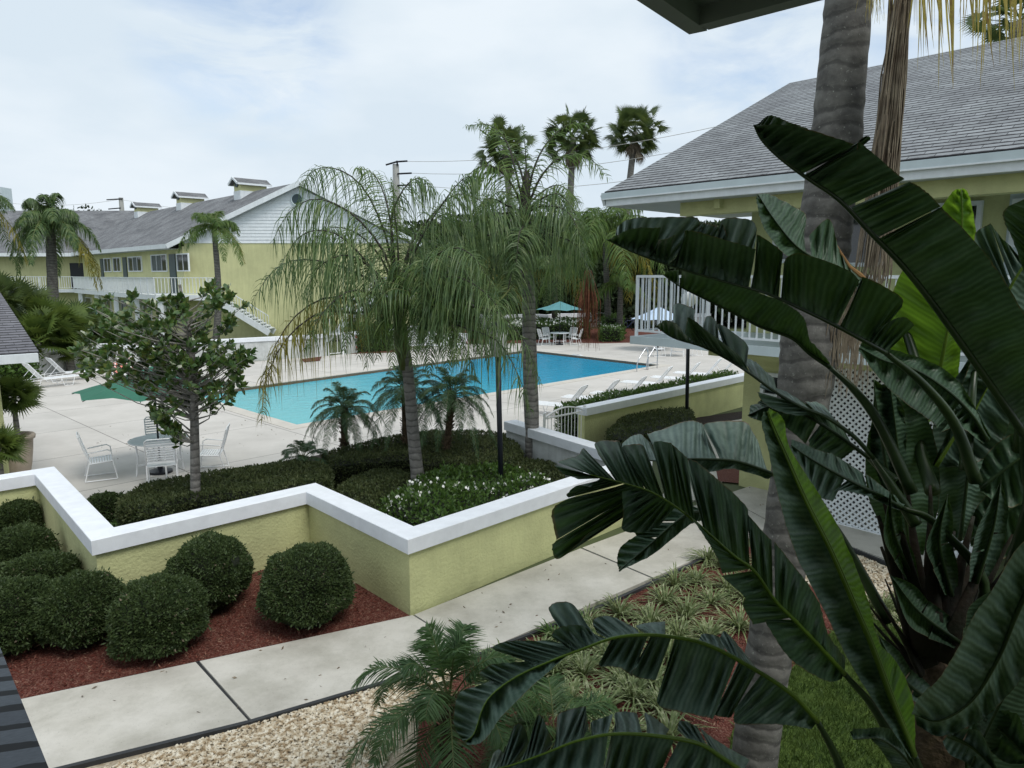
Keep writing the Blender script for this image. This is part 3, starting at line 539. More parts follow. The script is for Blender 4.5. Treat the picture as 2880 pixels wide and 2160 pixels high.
def vw(mb, p, q, z0, z1, m=0):   # plain vertical wall sheet with thickness
    mb.beam(Vector((p.x, p.y, (z0+z1)/2)), Vector((q.x, q.y, (z0+z1)/2)), .2, z1-z0, m)
# ---- left building ----
zE = 6.05; A = G(470, 690, zE); B = G(203, 713, zE); yA = A.y
aL = (B-A); aL.z = 0; LL = aL.length; aL.normalize(); nL = Vector((-aL.y, aL.x, 0))
if nL.x < 0: nL = -nL
apex = D(845, 513, yA); Rg = D(1190, 690, yA); Rg.z = zE
lb = thing('hotel_wing', (A.x, A.y, 0), 'two-storey yellow hotel wing at left with white gable and three roof cupolas', 'building')
ridge_end = apex + aL*(LL+14); th = .18
rb = MB()
P = [A, B+aL*6, ridge_end, apex]; x_ = aL; y_ = ((apex-A)-aL*(apex-A).dot(aL)).normalized(); rb.slab([p+UP*.02 for p in P], th, 0, (A, x_, y_))
P = [Rg+Vector((0, 0, 0)), apex, ridge_end, Rg+aL*(LL+14)]; y2 = ((apex-Rg)-aL*(apex-Rg).dot(aL)).normalized(); rb.slab([p+UP*.02 for p in P], th, 0, (Rg, x_, y2))
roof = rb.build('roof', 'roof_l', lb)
# rakes + fascia
fb = MB()
for p in (A, Rg): fb.beam(p+Vector((0, -.06, -.06)), apex+Vector((0, -.06, -.02)), .12, .30)
fb.beam(A+Vector((0, -.02, -.05))-nL*.03, B-nL*.03+UP*-.05, .10, .28)
fb.build('fascia', 'white', lb)
gy = yA+.35
gw = MB(); lx = A.x+.9; rx = Rg.x-.5; sl2 = (apex.z-zE)/(apex.x-A.x); zb = D(700, 684, gy).z
gw.add([(lx, gy, zb), (rx, gy, zb), (rx, gy, zE+(Rg.x-rx)*(apex.z-zE)/(Rg.x-apex.x)-.1), (apex.x, gy, apex.z-.12), (lx, gy, zE+(lx-A.x)*sl2-.1)], [(0, 1, 2, 3, 4)])
gb = gw.build('gable_siding', 'white', lb)
sd_ = MB(); z = zb
while z < apex.z-.3:
    xl = max(lx, A.x+(z+.14-zE)/sl2+.25); xr = min(rx, Rg.x-(z+.14-zE)*(Rg.x-apex.x)/(apex.z-zE)-.25)
    if xr > xl: sd_.hexa([(xl, gy-.035, z), (xr, gy-.035, z), (xr, gy, z), (xl, gy, z), (xl, gy-.008, z+.2), (xr, gy-.008, z+.2), (xr, gy, z+.2), (xl, gy, z+.2)])
    z += .205
sd_.build('siding_boards', 'white', lb)
vc = D(836, 561, gy-.06)
MB().tube([vc, vc+Vector((0, -.05, 0))], .34, 24).build('round_vent', 'door', lb)
vr = MB(); vr.tube([vc+Vector((.37*math.cos(t), -.05, .37*math.sin(t))) for t in np.linspace(0, 2*math.pi, 25)], .045, 6, cap=False); vr.build('vent_ring', 'trim', lb)
zf = 2.95
wm_ = MB(); fac0 = A+nL*1.5; fac0 = Vector((lx, gy, 0)) ; facn = -nL
fac_end = fac0+aL*(LL+.5)
vw(wm_, Vector((lx, gy+.1, 0)), Vector((rx, gy+.1, 0)), 0, zb); vw(wm_, fac0, fac_end, 0, zE-.05)
vw(wm_, Vector((rx, gy, 0)), Vector((rx, gy, 0))+aL*LL, 0, zE-.05)
wm_.build('wall', 'yellowd', lb)
sf = MB(); sf.add([A+UP*-.2, B+UP*-.2, Vector((fac_end.x, fac_end.y, zE-.2)), Vector((fac0.x, fac0.y, zE-.2))], [(0, 1, 2, 3)]); sf.build('soffit', 'soffit', lb)
# facade openings
def onfac(u): q = PL(u, 700, fac0+facn*.11, nL); return (Vector((q.x, q.y, 0))-(fac0+facn*.11)).dot(aL)
def zat(u, v): return PL(u, v, fac0+facn*.11, nL).z
p0f = fac0+facn*.11; p0f.z = 0
def L_open(x0, x1, y0, y1, zoomB=True, door=False, panes=2, cur=()):
    cv = ZB if zoomB else zz(0, 450, .452)
    (u0, v0), (u1, v1) = cv(x0, y0), cv(x1, y1); s0, s1 = sorted((onfac(u0), onfac(u1)))
    z1 = min(zat((u0+u1)/2, v0), zE-.3); z0 = zf+.02 if door else zat((u0+u1)/2, v1)
    if door:
        a, b = p0f+aL*s0+facn*.03, p0f+aL*s1+facn*.03; m = MB(); m.beam(a+UP*(z0+z1)/2, b+UP*(z0+z1)/2, .06, z1-z0); m.build('door', 'door', lb)
    else: window(lb, p0f, aL, facn, s0, s1, z0, z1, panes, cur)
for a_ in ((1285, 1370, 1005, 1168), (1400, 1490, 997, 1165), (1590, 1755, 985, 1163, True, False, 3, (1,)), (1880, 2070, 960, 1163, True, False, 3, (1, 2)), (1100, 1172, 585, 690, False)): L_open(*a_)
for a_ in ((1238, 1270, 1010, 1215, True, True), (1518, 1565, 990, 1215, True, True), (2100, 2178, 950, 1240, True, True)): L_open(*a_)
# walkway slab, rail, columns
s0_ = A+Vector((.2, -.9, 0))-nL*.1; s1_ = B-nL*.1
sb = MB(); end = D(583, 830, yA-1.4); e0 = Vector((end.x, yA-1.4, 0)); e1 = Vector((end.x, gy, 0))
sb.prism([(e0.x, e0.y), (e1.x, e1.y), (fac0.x, fac0.y), (fac_end.x, fac_end.y), (s1_.x, s1_.y), (A.x-.3, A.y-1.4)], zf-.32, zf); sb.build('balcony_floor', 'white', lb)
rm = MB(); rail(rm, [e1.xy.to_3d()+Vector((0, -.3, 0)), e0, Vector((A.x-.3, A.y-1.4, 0)), Vector((s1_.x, s1_.y, 0)), Vector((s1_.x-16, s1_.y+1.5, 0))], zf, step=.22, bs=.035, top=.07); rm.build('railing', 'white', lb)
for t in (0, .22, .45, .7, .95):
    c = Vector((A.x-.3, A.y-1.3, 0)).lerp(Vector((s1_.x, s1_.y, 0)), t)+nL*.3; cm_ = MB(); cm_.box((c.x, c.y, (zf-.32)/2), (.35, .35, zf-.32)); cm_.build('column', 'white', lb)
# dark ground-floor openings
for k, (u0, u1) in enumerate(((215, 245), (280, 300), (330, 352), (392, 415), (455, 480))):
    s0, s1 = sorted((onfac(u0), onfac(u1))); window(lb, p0f, aL, facn, s0, s1, .3 if k % 2 else .9, 2.2, 2)
# stairs on the gable side: from landing down to the right, and a flight rising right
st_ = MB()
def flight(x0, z0, x1, z1, y0, y1, n, mb, rmb):
    for i in range(n):
        xa = x0+(x1-x0)*i/n; xb = x0+(x1-x0)*(i+1)/n; za = z0+(z1-z0)*(i+ (1 if z1 > z0 else 0))/n
        mb.box(((xa+xb)/2, (y0+y1)/2, za-.03), (abs(xb-xa)+.03, y1-y0, .06))
    for y in (y0, y1): mb.beam((x0, y, z0-.15), (x1, y, z1-.15), .06, .36); 
    y = y0; L = math.hypot(x1-x0, z1-z0); k = int(L/.2)
    rmb.beam((x0, y, z0+.95), (x1, y, z1+.95), .05, .05)
    for i in range(k+1): t = i/k; rmb.beam((x0+(x1-x0)*t, y, z0+(z1-z0)*t), (x0+(x1-x0)*t, y, z0+(z1-z0)*t+.95), .03, .03, up=(1, 0, 0))
rr = MB(); ys0 = gy-1.3; ys1 = gy-.2
flight(end.x, zf, D(760, 900, gy-1).x, .7, ys0, ys1, 14, st_, rr); st_.build('staircase', 'white', lb); rr.build('stair_railing', 'white', lb); st_ = MB(); rr = MB()
xs0 = D(918, 940, gy-1).x; xs1 = D(1062, 825, gy-1).x; flight(xs0, .2, xs1, zf, ys0, ys1, 15, st_, rr)
st_.box((xs1+1.1, (ys0+ys1)/2+.0, zf-.1), (2.2, 1.3, .2)); rail(rr, [Vector((xs1, ys0, 0)), Vector((xs1+2.2, ys0, 0))], zf, step=.2, bs=.03)
st_.build('staircase', 'white', lb); rr.build('stair_railing', 'white', lb)
us = MB(); us.add([(xs0+.8, ys0+.4, 0), (xs1-.1, ys0+.4, 0), (xs1-.1, ys0+.4, zf-.5)], [(0, 1, 2)]); us.build('stair_wall', 'yellowd', lb)
# left wing behind
yW = B.y+.2; xb = B.x; zR = H+(773-598)/2019*(yW+8.7); m_ = MB()
m_.slab([(xb-34, yW-.1, zE+.02), (xb+9, yW-.1, zE+.02), (xb+24, yW+9, zR), (xb-34, yW+9, zR)], .18, 0, (Vector((xb, yW, zE)), Vector((1, 0, 0)), Vector((0, 9, zR-zE)).normalized()))
m_.slab([(xb-34, yW+18, zE+.02), (xb-34, yW+9, zR), (xb+24, yW+9, zR), (xb+24, yW+18, zE)], .18, 0, (Vector((xb, yW, zE)), Vector((1, 0, 0)), Vector((0, 1, 0))))
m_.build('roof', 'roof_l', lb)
m_ = MB(); m_.beam((xb-34, yW-.15, zE-.1), (xb+.3, yW-.15, zE-.1), .1, .3); m_.build('fascia', 'white', lb)
m_ = MB(); m_.beam((xb-34, yW+1.6, zE/2-.1), (xb+3, yW+1.6, zE/2-.1), .2, zE-.25); m_.build('wall', 'yellowd', lb)
m_ = MB(); m_.box((xb-16, yW+.75, zf-.15), (36, 1.5, .28)); m_.build('balcony_floor', 'white', lb)
q = D(194, 730, yW+1.45); q2 = D(250, 775, yW+1.45)
m_ = MB(); m_.box(((q.x+q2.x)/2, yW+1.48, zf+1.15), (q2.x-q.x, .06, 2.3)); m_.build('dark_opening_panel', 'dark', lb)
q = D(22, 610, yW+14); m_ = MB(); m_.box((D(-12, 600, yW+14).x+.6, yW+14, 12), (1.6, 1.6, 2.6)); m_.build('roof_unit', 'trim', lb)
# cupolas
cn = 0
for u, sc_, in ((705, 1.0), (534, .98), (408, .95)):
    r = PL(u, 540, apex, nL); s = (Vector((r.x, r.y, 0))-Vector((apex.x, apex.y, 0))).dot(aL); c = apex+aL*s; c = Vector((c.x, c.y, apex.z))
    hl, hwid, hh = .98*sc_, .55*sc_, .66*sc_; cp = MB()
    def pt(a, b, z): return c+nL*a+aL*b+UP*z
    cp.hexa([pt(-hl, -hwid, -.9), pt(hl, -hwid, -.9), pt(hl, hwid, -.9), pt(-hl, hwid, -.9), pt(-hl, -hwid, .0), pt(hl, -hwid, .0), pt(hl, hwid, .0), pt(-hl, hwid, .0)], 0)
    k = .96; cp.hexa([pt(-hl*k, -hwid*k, .0), pt(hl*k, -hwid*k, .0), pt(hl*k, hwid*k, .0), pt(-hl*k, hwid*k, .0), pt(-hl*k, -hwid*k, hh*.8), pt(hl*k, -hwid*k, hh*.8), pt(hl*k, hwid*k, hh*.8), pt(-hl*k, hwid*k, hh*.8)], 1)
    cp.add([pt(-hl*k, -hwid*k, hh*.8), pt(-hl*k, hwid*k, hh*.8), pt(-hl*k, 0, hh*1.3)], [(0, 1, 2)], 1)
    cu = cp.build('cupola', ['white', 'yellowd'], lb); cr = MB(); e = 1.25
    for sg in (-1, 1): cr.slab([pt(-hl*e, sg*hwid*1.35, hh*.72), pt(hl*e, sg*hwid*1.35, hh*.72), pt(hl*e, 0, hh*1.36), pt(-hl*e, 0, hh*1.36)], .07)
    cr.build('cupola_roof', 'roof_l', cu); tr_ = MB()
    for sg in (-1, 1):
        tr_.beam(pt(-hl*e-.03, sg*hwid*1.37, hh*.67), pt(-hl*e-.03, 0, hh*1.31), .06, .14); tr_.beam(pt(-hl*e, sg*(hwid*1.37), hh*.66), pt(hl*e, sg*(hwid*1.37), hh*.66), .05, .12)
    tr_.build('cupola_trim', 'white', cu); MB().tube([pt(-hl*k-.02, 0, hh*.78), pt(-hl*k-.08, 0, hh*.78)], .27, 18).build('cupola_vent', 'door', cu)
# ---- right building ----
S0 = G(1772, 945, 3.1); S1 = G(2217, 981, 3.1); zs = 3.1; S0.z = S1.z = 0
aR = (S1-S0).normalized(); nR = Vector((-aR.y, aR.x, 0)); C0 = G(1700, 540, 5.66); C1 = G(2880, 415, 5.66); aE = (C1-C0).normalized()
rbg = thing('hotel_building', (C0.x+5, C0.y, 0), 'yellow hotel building on the right with big grey shingle roof and white-railed balcony', 'building')
R0 = G(2221, 233, 8.5); Cb = C0+(R0-C0)*2; Cb.z = C0.z; xl_ = 9.5
roof_ = MB(); yv = ((R0-C0)-aE*(R0-C0).dot(aE)).normalized()
roof_.slab([C0, C0+aE*xl_, R0+aE*xl_, R0], .12, 0, (C0, aE, yv)); y3 = ((R0-Cb)-aE*(R0-Cb).dot(aE)).normalized(); roof_.slab([Cb, R0, R0+aE*xl_, Cb+aE*xl_], .12, 0, (Cb, aE, y3))
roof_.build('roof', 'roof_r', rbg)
f_ = MB(); nE = Vector((-aE.y, aE.x, 0))
f_.beam(C0-aE*.02+UP*-.075, C0+aE*xl_+UP*-.075, .13, .10); f_.build('gutter', 'trim', rbg)
f_ = MB(); f_.beam(C0+aE*.05+nE*.03+UP*-.19, C0+aE*xl_+nE*.03+UP*-.19, .08, .13); f_.beam(C0-aE*.02+nE*-.02+UP*-.135, C0+aE*xl_+nE*-.02+UP*-.135, .10, .02); f_.beam(C0-aE*.03+UP*-.15, R0-aE*.03+UP*-.15, .06, .2); f_.build('fascia', 'white', rbg)
wn = nR; wp = S0+nR*2.45; wp.z = 0; outR = -nR
def onR(u, v=700): q = PL(u, v, wp, nR); return (Vector((q.x, q.y, 0))-wp).dot(aR)
def zR_(u, v): return PL(u, v, wp, nR).z
so_ = 5.46; s_b = onR(1912); s_c = onR(2110)
zbm = zR_(1912, 608)
w_ = MB()
def rbox(s0, s1, z0, z1, mb=None, d0=0, d1=.22, m=0):
    mb = mb or w_; a, b = wp+aR*s0, wp+aR*s1; mb.hexa([a+nR*d0+UP*z0, b+nR*d0+UP*z0, b+nR*d1+UP*z0, a+nR*d1+UP*z0, a+nR*d0+UP*z1, b+nR*d0+UP*z1, b+nR*d1+UP*z1, a+nR*d1+UP*z1], m)
rbox(s_c, s_c+9, 0, so_); rbox(s_c, s_c+.22, 0, so_, d0=.23, d1=9); 
w_.build('wall', 'yellow', rbg)
hp = S0+nR*.22; qh = PL(1912, 608, hp, nR); sh0 = (Vector((qh.x, qh.y, 0))-hp).dot(aR); f_ = MB(); a, b = hp+aR*sh0, hp+aR*(sh0+9); f_.hexa([a+UP*qh.z, b+UP*qh.z, b+nR*.25+UP*qh.z, a+nR*.25+UP*qh.z, a+UP*5.44, b+UP*5.44, b+nR*.25+UP*5.44, a+nR*.25+UP*5.44]); f_.build('header_beam', 'yellow', rbg)
c_ = MB(); ca = onR(2828); rbox(ca, ca+1.3, zs, so_, c_, -.03, -.005); c_.build('wall_panel', 'trim', rbg)
f_ = MB(); a, b = C0+UP*-.25, C0+aE*xl_+UP*-.25; f_.add([a+nE*.08, b+nE*.08, b+nE*4, a+nE*4], [(0, 1, 2, 3)]); f_.build('soffit', 'soffit', rbg)
f_ = MB(); q = zR_(2028, 555); s5 = onR(2028); qb = PL(2028, 560, hp, nR); f_.box((qb.x-nR.x*.06, qb.y-nR.y*.06, qb.z), (.1, .12, .30), math.atan2(aR.y, aR.x)); f_.build('soffit_bracket', 'yellow', rbg)
f_ = MB(); 
def sbx(d0, d1, z0, z1, m=0, l0=0., l1=9.): 
    a, b = S0+aR*l0, S0+aR*l1; f_.hexa([a+nR*d0+UP*z0, b+nR*d0+UP*z0, b+nR*d1+UP*z0, a+nR*d1+UP*z0, a+nR*d0+UP*z1, b+nR*d0+UP*z1, b+nR*d1+UP*z1, a+nR*d1+UP*z1], m)
sbx(0, 2.44, zs-.14, zs, 0); f_.build('balcony_floor', 'trim', rbg)
f_ = MB(); sbx(1.0, 2.3, zs-.34, zs-.145, 0, 1.0, 9); f_.build('balcony_beam', 'yellow', rbg)
f_ = MB(); rail(f_, [S0+nR*2.3+aR*.08, S0+nR*.08+aR*.08, S0+aR*9+nR*.08], zs, step=.125, bs=.024, top=.07, post=1.5); f_.build('railing', 'white', rbg)
# back stair railing seen through the balusters
for u0, u1, v0, v1, pn, cu in ((2182, 2290, 602, 735, 2, (1,)), (2372, 2487, 600, 745, 1, ()), (2622, 2748, 572, 690, 2, ()), (2846, 2960, 560, 690, 2, ())):
    window(rbg, wp, aR, outR, onR(u0), onR(u1), zR_(u0, v1), zR_(u1, v0), pn, cu)
window(rbg, wp, aR, outR, onR(2150, 1060), onR(2215, 1060), zR_(2160, 1110), zR_(2160, 1052), 1)
# lattice screen under the balcony
f_ = MB(); f_.beam(wp+aR*(s_c+1.2)+nR*-.02+UP*1.3, wp+aR*(s_c+5.2)+nR*-.02+UP*1.3, .03, 2.5); f_.build('dark_opening_panel', 'dark', rbg)  # flat dark panel on the wall stands in for shade behind the lattice
lt = thing('lattice_screen', G(2448, 1504), 'white crisscross lattice screen under the right balcony behind the big palm trunk', 'lattice')
lp = G(2300, 1456); lp = G(2448, 1504) - aR*1.25; lz = 2.75; f_ = MB(); Ls = 2.7
for sg, dep in ((1, 0), (-1, .014)):
    k = -30
    for k in range(-26, 50):
        x0, z0 = k*.105, 0.; 
        # line x = x0 + sg*t, z = t
        ts = [t for t in (0, lz)]; pts = []
        t0, t1 = 0., lz
        xa, xb2 = (x0, x0+sg*lz)
        if sg > 0: t0 = max(0, -x0); t1 = min(lz, Ls-x0)
        else: t0 = max(0, x0-Ls); t1 = min(lz, x0)
        if t1-t0 > .05: f_.beam(lp+aR*(x0+sg*t0)+UP*t0+nR*dep, lp+aR*(x0+sg*t1)+UP*t1+nR*dep, .010, .036, up=nR.cross(aR*sg+UP))
f_.build('lattice', 'white', lt)
f_ = MB(); f_.beam(lp+UP*0, lp+UP*lz, .05, .07, up=aR); f_.beam(lp+aR*Ls, lp+aR*Ls+UP*lz, .05, .07, up=aR); f_.beam(lp+UP*lz, lp+aR*Ls+UP*lz, .05, .07); f_.beam(lp+UP*.03, lp+aR*Ls+UP*.03, .05, .07); f_.build('frame', 'white', lt)
# ---- own building: porch roof above, wall behind, low roofs at left ----
ob = thing('porch_building', (0, -1.5, 0), 'dark porch roof corner jutting in at the top edge of the photo', 'building')
sc0 = G(1940, 98, 5.35); d1_ = (G(1790, 0, 5.35)-sc0).normalized(); d2_ = (G(2315, 0, 5.35)-sc0).normalized()
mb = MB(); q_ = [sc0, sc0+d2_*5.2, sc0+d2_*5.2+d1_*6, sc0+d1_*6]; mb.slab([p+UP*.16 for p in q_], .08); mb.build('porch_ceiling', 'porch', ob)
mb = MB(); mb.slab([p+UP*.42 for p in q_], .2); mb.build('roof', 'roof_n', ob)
mb = MB(); qi = sc0+(d1_+d2_)*.09
for a, b in ((sc0+d2_*.045, sc0+d1_*6+d2_*.045), (sc0+d1_*.045+d2_*.095, sc0+d2_*5.2+d1_*.045)):
    mb.beam(a+UP*.11, b+UP*.11, .09, .22 if a is not sc0 else .22)
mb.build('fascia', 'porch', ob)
mb = MB(); mb.box((0, -2.2, 3), (9, .2, 6)); mb.build('wall', 'yellow', ob); mb = MB(); mb.box((0, -.9, 2.6), (9, 2.6, .16)); mb.build('balcony_floor', 'concrete', ob)  # unseen wall behind the camera, added to keep sky light off near leaves
# left low roof with gutter
K = D(110, 990, 14.0); gdv = Vector((-.73, -.69, 0)).normalized(); rk = D(0, 772, 1)-Vector((0, 0, H))
lr = thing('low_roofed_annex', (K.x-2, K.y, 0), 'low annex at the left edge showing one grey shingle roof slope with white gutter', 'building')
rv = Vector((-3.35, 3.5, 0)); Kr = K+rv; Kr.z = H+(773-772)/2019*Kr.y
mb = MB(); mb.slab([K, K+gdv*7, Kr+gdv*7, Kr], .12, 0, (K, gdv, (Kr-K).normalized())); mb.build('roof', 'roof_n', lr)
mb = MB(); mb.beam(K+UP*-.10+Vector((0, -.05, 0)), K+gdv*7+UP*-.10+Vector((0, -.05, 0)), .12, .17); mb.build('gutter', 'white', lr)
mb = MB(); wv = rv.normalized(); mb.beam(Vector((K.x, K.y, 1.3))+wv*.7+gdv*.6, Vector((K.x, K.y, 1.3))+wv*.7+gdv*7, .2, 2.6); mb.build('wall', 'yellow', lr)
# bottom-left roof slope just below the camera
a_ = G(137, 2160, 3.05); b2_ = G(0, 1820, 2.85); dd = (b2_-a_).normalized()
nb = thing('entry_roof', (a_.x-1, a_.y, 0), 'near dark shingle roof slope cutting across the bottom left corner', 'roof')
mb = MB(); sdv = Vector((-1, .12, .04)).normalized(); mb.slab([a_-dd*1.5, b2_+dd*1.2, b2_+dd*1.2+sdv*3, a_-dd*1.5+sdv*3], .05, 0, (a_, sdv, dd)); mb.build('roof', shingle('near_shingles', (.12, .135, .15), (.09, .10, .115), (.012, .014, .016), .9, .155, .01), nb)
mb = MB(); mb.box((a_.x-2.6, a_.y-.6, 1.3), (2.0, 1.0, 2.6)); mb.build('wall', 'yellow', nb)

for nm_l, pl_, n_, z_, lab_ in (('fallen_leaves', [W1.xy, W0.xy, farR[2].xy, G(2290, 1430).xy, G(1874, 1617).xy, nearR[0].xy, J1n.xy], 70, .05, 'a few dry leaves scattered on the concrete walkway'),
        ('fallen_leaves', [p.xy for p in (G(200, 1330), G(900, 1230), G(700, 1150), G(300, 1200))], 90, .014, 'dry leaves scattered on the pool deck around the near table')):
    xs = [p[0] for p in pl_]; ys = [p[1] for p in pl_]; x = RS.uniform(min(xs), max(xs), n_*6); y = RS.uniform(min(ys), max(ys), n_*6); k = inpoly(x, y, pl_); x, y = x[k][:n_], y[k][:n_]
    Nn = RS.normal(size=(len(x), 3)); Nn[:, 2] = np.abs(Nn[:, 2])*.12; Nn /= np.linalg.norm(Nn, axis=1)[:, None]; V, Fq = leaves(np.stack([x, y, np.full(len(x), z_)], 1), Nn, .045, .4, 1, .15)
    tag(np_obj(nm_l, V, Fq, 'deadf', loc=(0, 0, 0)), lab_, 'leaves', kind='stuff')
# =============== CLIPPED SHRUBS AND HEDGES ===============
def bush(u, v, w, h, label, mt='clip', n=9000, size=.045, group='round clipped bushes in the mulch bed', sq=2.6):
    """u,v = photo point of its centre foot; w,h = metres"""
    c = G(u, v); root = thing('clipped_bush', c, label, 'bush', group)
    th_ = np.arccos(RS.uniform(-.55, 1, n)); ph = RS.rand(n)*2*np.pi
    d = np.stack([np.sin(th_)*np.cos(ph), np.sin(th_)*np.sin(ph), np.cos(th_)], 1)
    k = (np.abs(d[:, 0])**sq+np.abs(d[:, 1])**sq+np.abs(d[:, 2])**sq)**(-1/sq)
    lump = 1+.05*np.sin(d[:, 0]*4+u)+.045*np.sin(d[:, 1]*5+v)+.04*np.sin(d[:, 2]*6+u*.3)+.03*np.sin(d[:, 0]*9+d[:, 1]*8+v)+.035*np.sin(d[:, 2]*11+d[:, 0]*7+u*.7)
    R = k*lump*(1-.10*RS.rand(n)**2); S = np.array([w/2, w/2, h/2]); P = d*R[:, None]*S + np.array([c.x, c.y, h*.52])
    V, Fq = leaves(P, d, size, .5, 1.0, .75); j = RS.choice(n, n//45); off_ = RS.rand(len(j))[:, None]*.05; V2, F2 = leaves(P[j]+d[j]*off_, d[j], size*1.5, .35, 1.2, .6)
    j2 = RS.choice(n, n//60); sel = np.sin(P[j2, 0]*9+u)+np.sin(P[j2, 1]*8+v) > .7; V3, F3 = leaves(P[j2][sel], d[j2][sel], size*1.1, .5, 1, .8)
    V, Fq, mi_ = merge([(V, Fq, 0), (V2, F2, 0), (V3, F3, 1)]); np_obj('foliage', V, Fq, [mt, 'deadf'], root, mi_)
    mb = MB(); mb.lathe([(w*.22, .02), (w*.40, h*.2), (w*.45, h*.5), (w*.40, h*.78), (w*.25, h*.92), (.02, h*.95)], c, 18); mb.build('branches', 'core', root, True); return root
for a in ((52, 1520, .70, .62, 'round bush farthest up the wall at the left edge of the photo'), (72, 1620, .82, .68, 'second round bush down the left row, below the wall corner'),
          (118, 1700, .84, .66, 'round bush with a brown leaf on top, nestled against the left wall'), (30, 1828, .92, .78, 'round bush cut off by the left edge, beside the near roof'),
          (232, 1810, .92, .82, 'large round bush right below the outer wall corner'), (455, 1828, 1.0, .80, 'front round bush nearest the walkway, with a pale twig behind it'),
          (592, 1708, 1.06, .88, 'round bush with a reddish leaf, standing against the yellow wall'), (868, 1748, 1.14, .90, 'biggest brightest round bush standing alone beside the inner wall corner')): bush(a[0], a[1], a[2]*.93, a[3]*.96, a[4], n=26000, size=.032, sq=2.5)
bush(300, 1475, .58, .5, 'small round bush inside the wall corner at the end of the long hedge', n=5000, group='low shrubs inside the pool court')
def hedge(name, top, h, label, mt='hedge', n=20000, size=.05, rnd=.12, z0=0., group=None, cat='hedge', flowers=0, jag=.05, aspect=.5, tiltv=.75, core=True, fs=.05):
    poly = [Vector((p[0], p[1], 0)) for p in top]; base = sum(poly, Vector())/len(poly); root = thing(name, (base.x, base.y, z0), label, cat, group)
    A_ = sum(poly[i].x*poly[(i+1) % len(poly)].y-poly[(i+1) % len(poly)].x*poly[i].y for i in range(len(poly)))
    if A_ < 0: poly = poly[::-1]
    xs = np.array([p.x for p in poly]); ys = np.array([p.y for p in poly]); per = [(poly[(i+1) % len(poly)]-poly[i]).length for i in range(len(poly))]; pt_ = sum(per); area = abs(A_)/2
    nt_ = int(n*area/(area+pt_*h)); ns = n-nt_
    x = RS.uniform(xs.min(), xs.max(), nt_*4); y = RS.uniform(ys.min(), ys.max(), nt_*4); k = inpoly(x, y, poly); x, y = x[k][:nt_], y[k][:nt_]
    # distance to the edge for rounded shoulders
    dmin = np.full(len(x), 9.)
    for i in range(len(poly)):
        a, b = poly[i], poly[(i+1) % len(poly)]; L = (b-a).length; t = np.clip(((x-a.x)*(b.x-a.x)+(y-a.y)*(b.y-a.y))/L**2, 0, 1); dmin = np.minimum(dmin, np.hypot(x-a.x-t*(b.x-a.x), y-a.y-t*(b.y-a.y)))
    sh = np.clip(dmin/rnd, 0, 1); z = h-rnd*(1-np.sqrt(1-(1-sh)**2))
    z = z+jag*(np.sin(x*3.1+y)*.4+np.sin(y*4.3-x*2)*.4+RS.normal(size=len(x))*.35)
    P1 = np.stack([x, y, z+z0], 1); N1 = np.tile([0, 0, 1.], (len(x), 1))
    pp = RS.choice(len(poly), ns, p=np.array(per)/pt_); t = RS.rand(ns); q = np.array([[p.x, p.y] for p in poly]); a = q[pp]; b = q[(pp+1) % len(poly)]
    nm = np.stack([(b-a)[:, 1], -(b-a)[:, 0]], 1); nm /= np.linalg.norm(nm, axis=1)[:, None]; zs_ = RS.uniform(.05, h-rnd*.3, ns)
    xy = a+(b-a)*t[:, None]+nm*(RS.normal(size=(ns, 1))*jag*.6 - .02 - (np.clip((zs_-(h-rnd))/rnd, 0, 1)**2*rnd*.5)[:, None]); P2 = np.stack([xy[:, 0], xy[:, 1], zs_+z0], 1); N2 = np.stack([nm[:, 0], nm[:, 1], np.full(ns, .3)], 1)
    V, Fq = leaves(np.vstack([P1, P2]), np.vstack([N1, N2]), size, aspect, 1, tiltv); np_obj('foliage', V, Fq, mt, root)
    if core:
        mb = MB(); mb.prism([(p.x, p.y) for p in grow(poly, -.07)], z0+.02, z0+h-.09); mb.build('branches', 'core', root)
    if flowers:
        i = RS.choice(len(P1), min(flowers, len(P1)), replace=False); keep = (np.sin(P1[i, 0]*2.2)+np.sin(P1[i, 1]*2.7+1)+RS.normal(size=len(i))*.5) > -.1; i = i[keep]
        V, Fq = leaves(P1[i]+np.array([0, 0, .03]), N1[i], fs, .9, 1, .5); V2, F2 = leaves(P1[i]+np.array([0, 0, .03]), N1[i], fs, .9, 1, .9); V, Fq, _ = merge([(V, Fq, 0), (V2, F2, 0)]); np_obj('blossoms', V, Fq, 'flower', root)
    return root
def GP(pts, z): return [G(x, y, z) for x, y in pts]
hz = .62
hedge('clipped_hedge', GP([(332, 1395), (407, 1357), (533, 1341), (705, 1306), (820, 1292), (930, 1310), (927, 1352), (768, 1379), (538, 1402), (407, 1438), (335, 1424)], hz), hz, 'long rounded clipped hedge in front of the near umbrella table', n=30000, jag=.04)
hedge('clipped_hedge', GP([(905, 1272), (1062, 1234), (1220, 1205), (1441, 1221), (1470, 1265), (1440, 1300), (1197, 1300), (1152, 1284), (935, 1302)], hz), hz, 'dark clipped hedge along the pool deck behind the date palms', n=30000, jag=.04)
hedge('clipped_hedge', GP([(1441, 1290), (1560, 1290), (1590, 1340), (1500, 1350), (1441, 1330)], .45), .45, 'small clipped hedge at the foot of the grey wall', n=8000)
hedge('clipped_hedge', GP([(930, 1372), (967, 1338), (1044, 1311), (1143, 1316), (1188, 1338), (1150, 1365), (1090, 1400), (1061, 1434), (1000, 1410)], .5), .5, 'low mounded clipped shrub behind the pointed wall corner', n=16000, rnd=.3)
hedge('clipped_hedge', GP([(1061, 1434), (1100, 1425), (1210, 1462), (1190, 1475)], .3), .3, 'narrow low green strip just inside the pointed wall corner', n=3500, jag=.03)
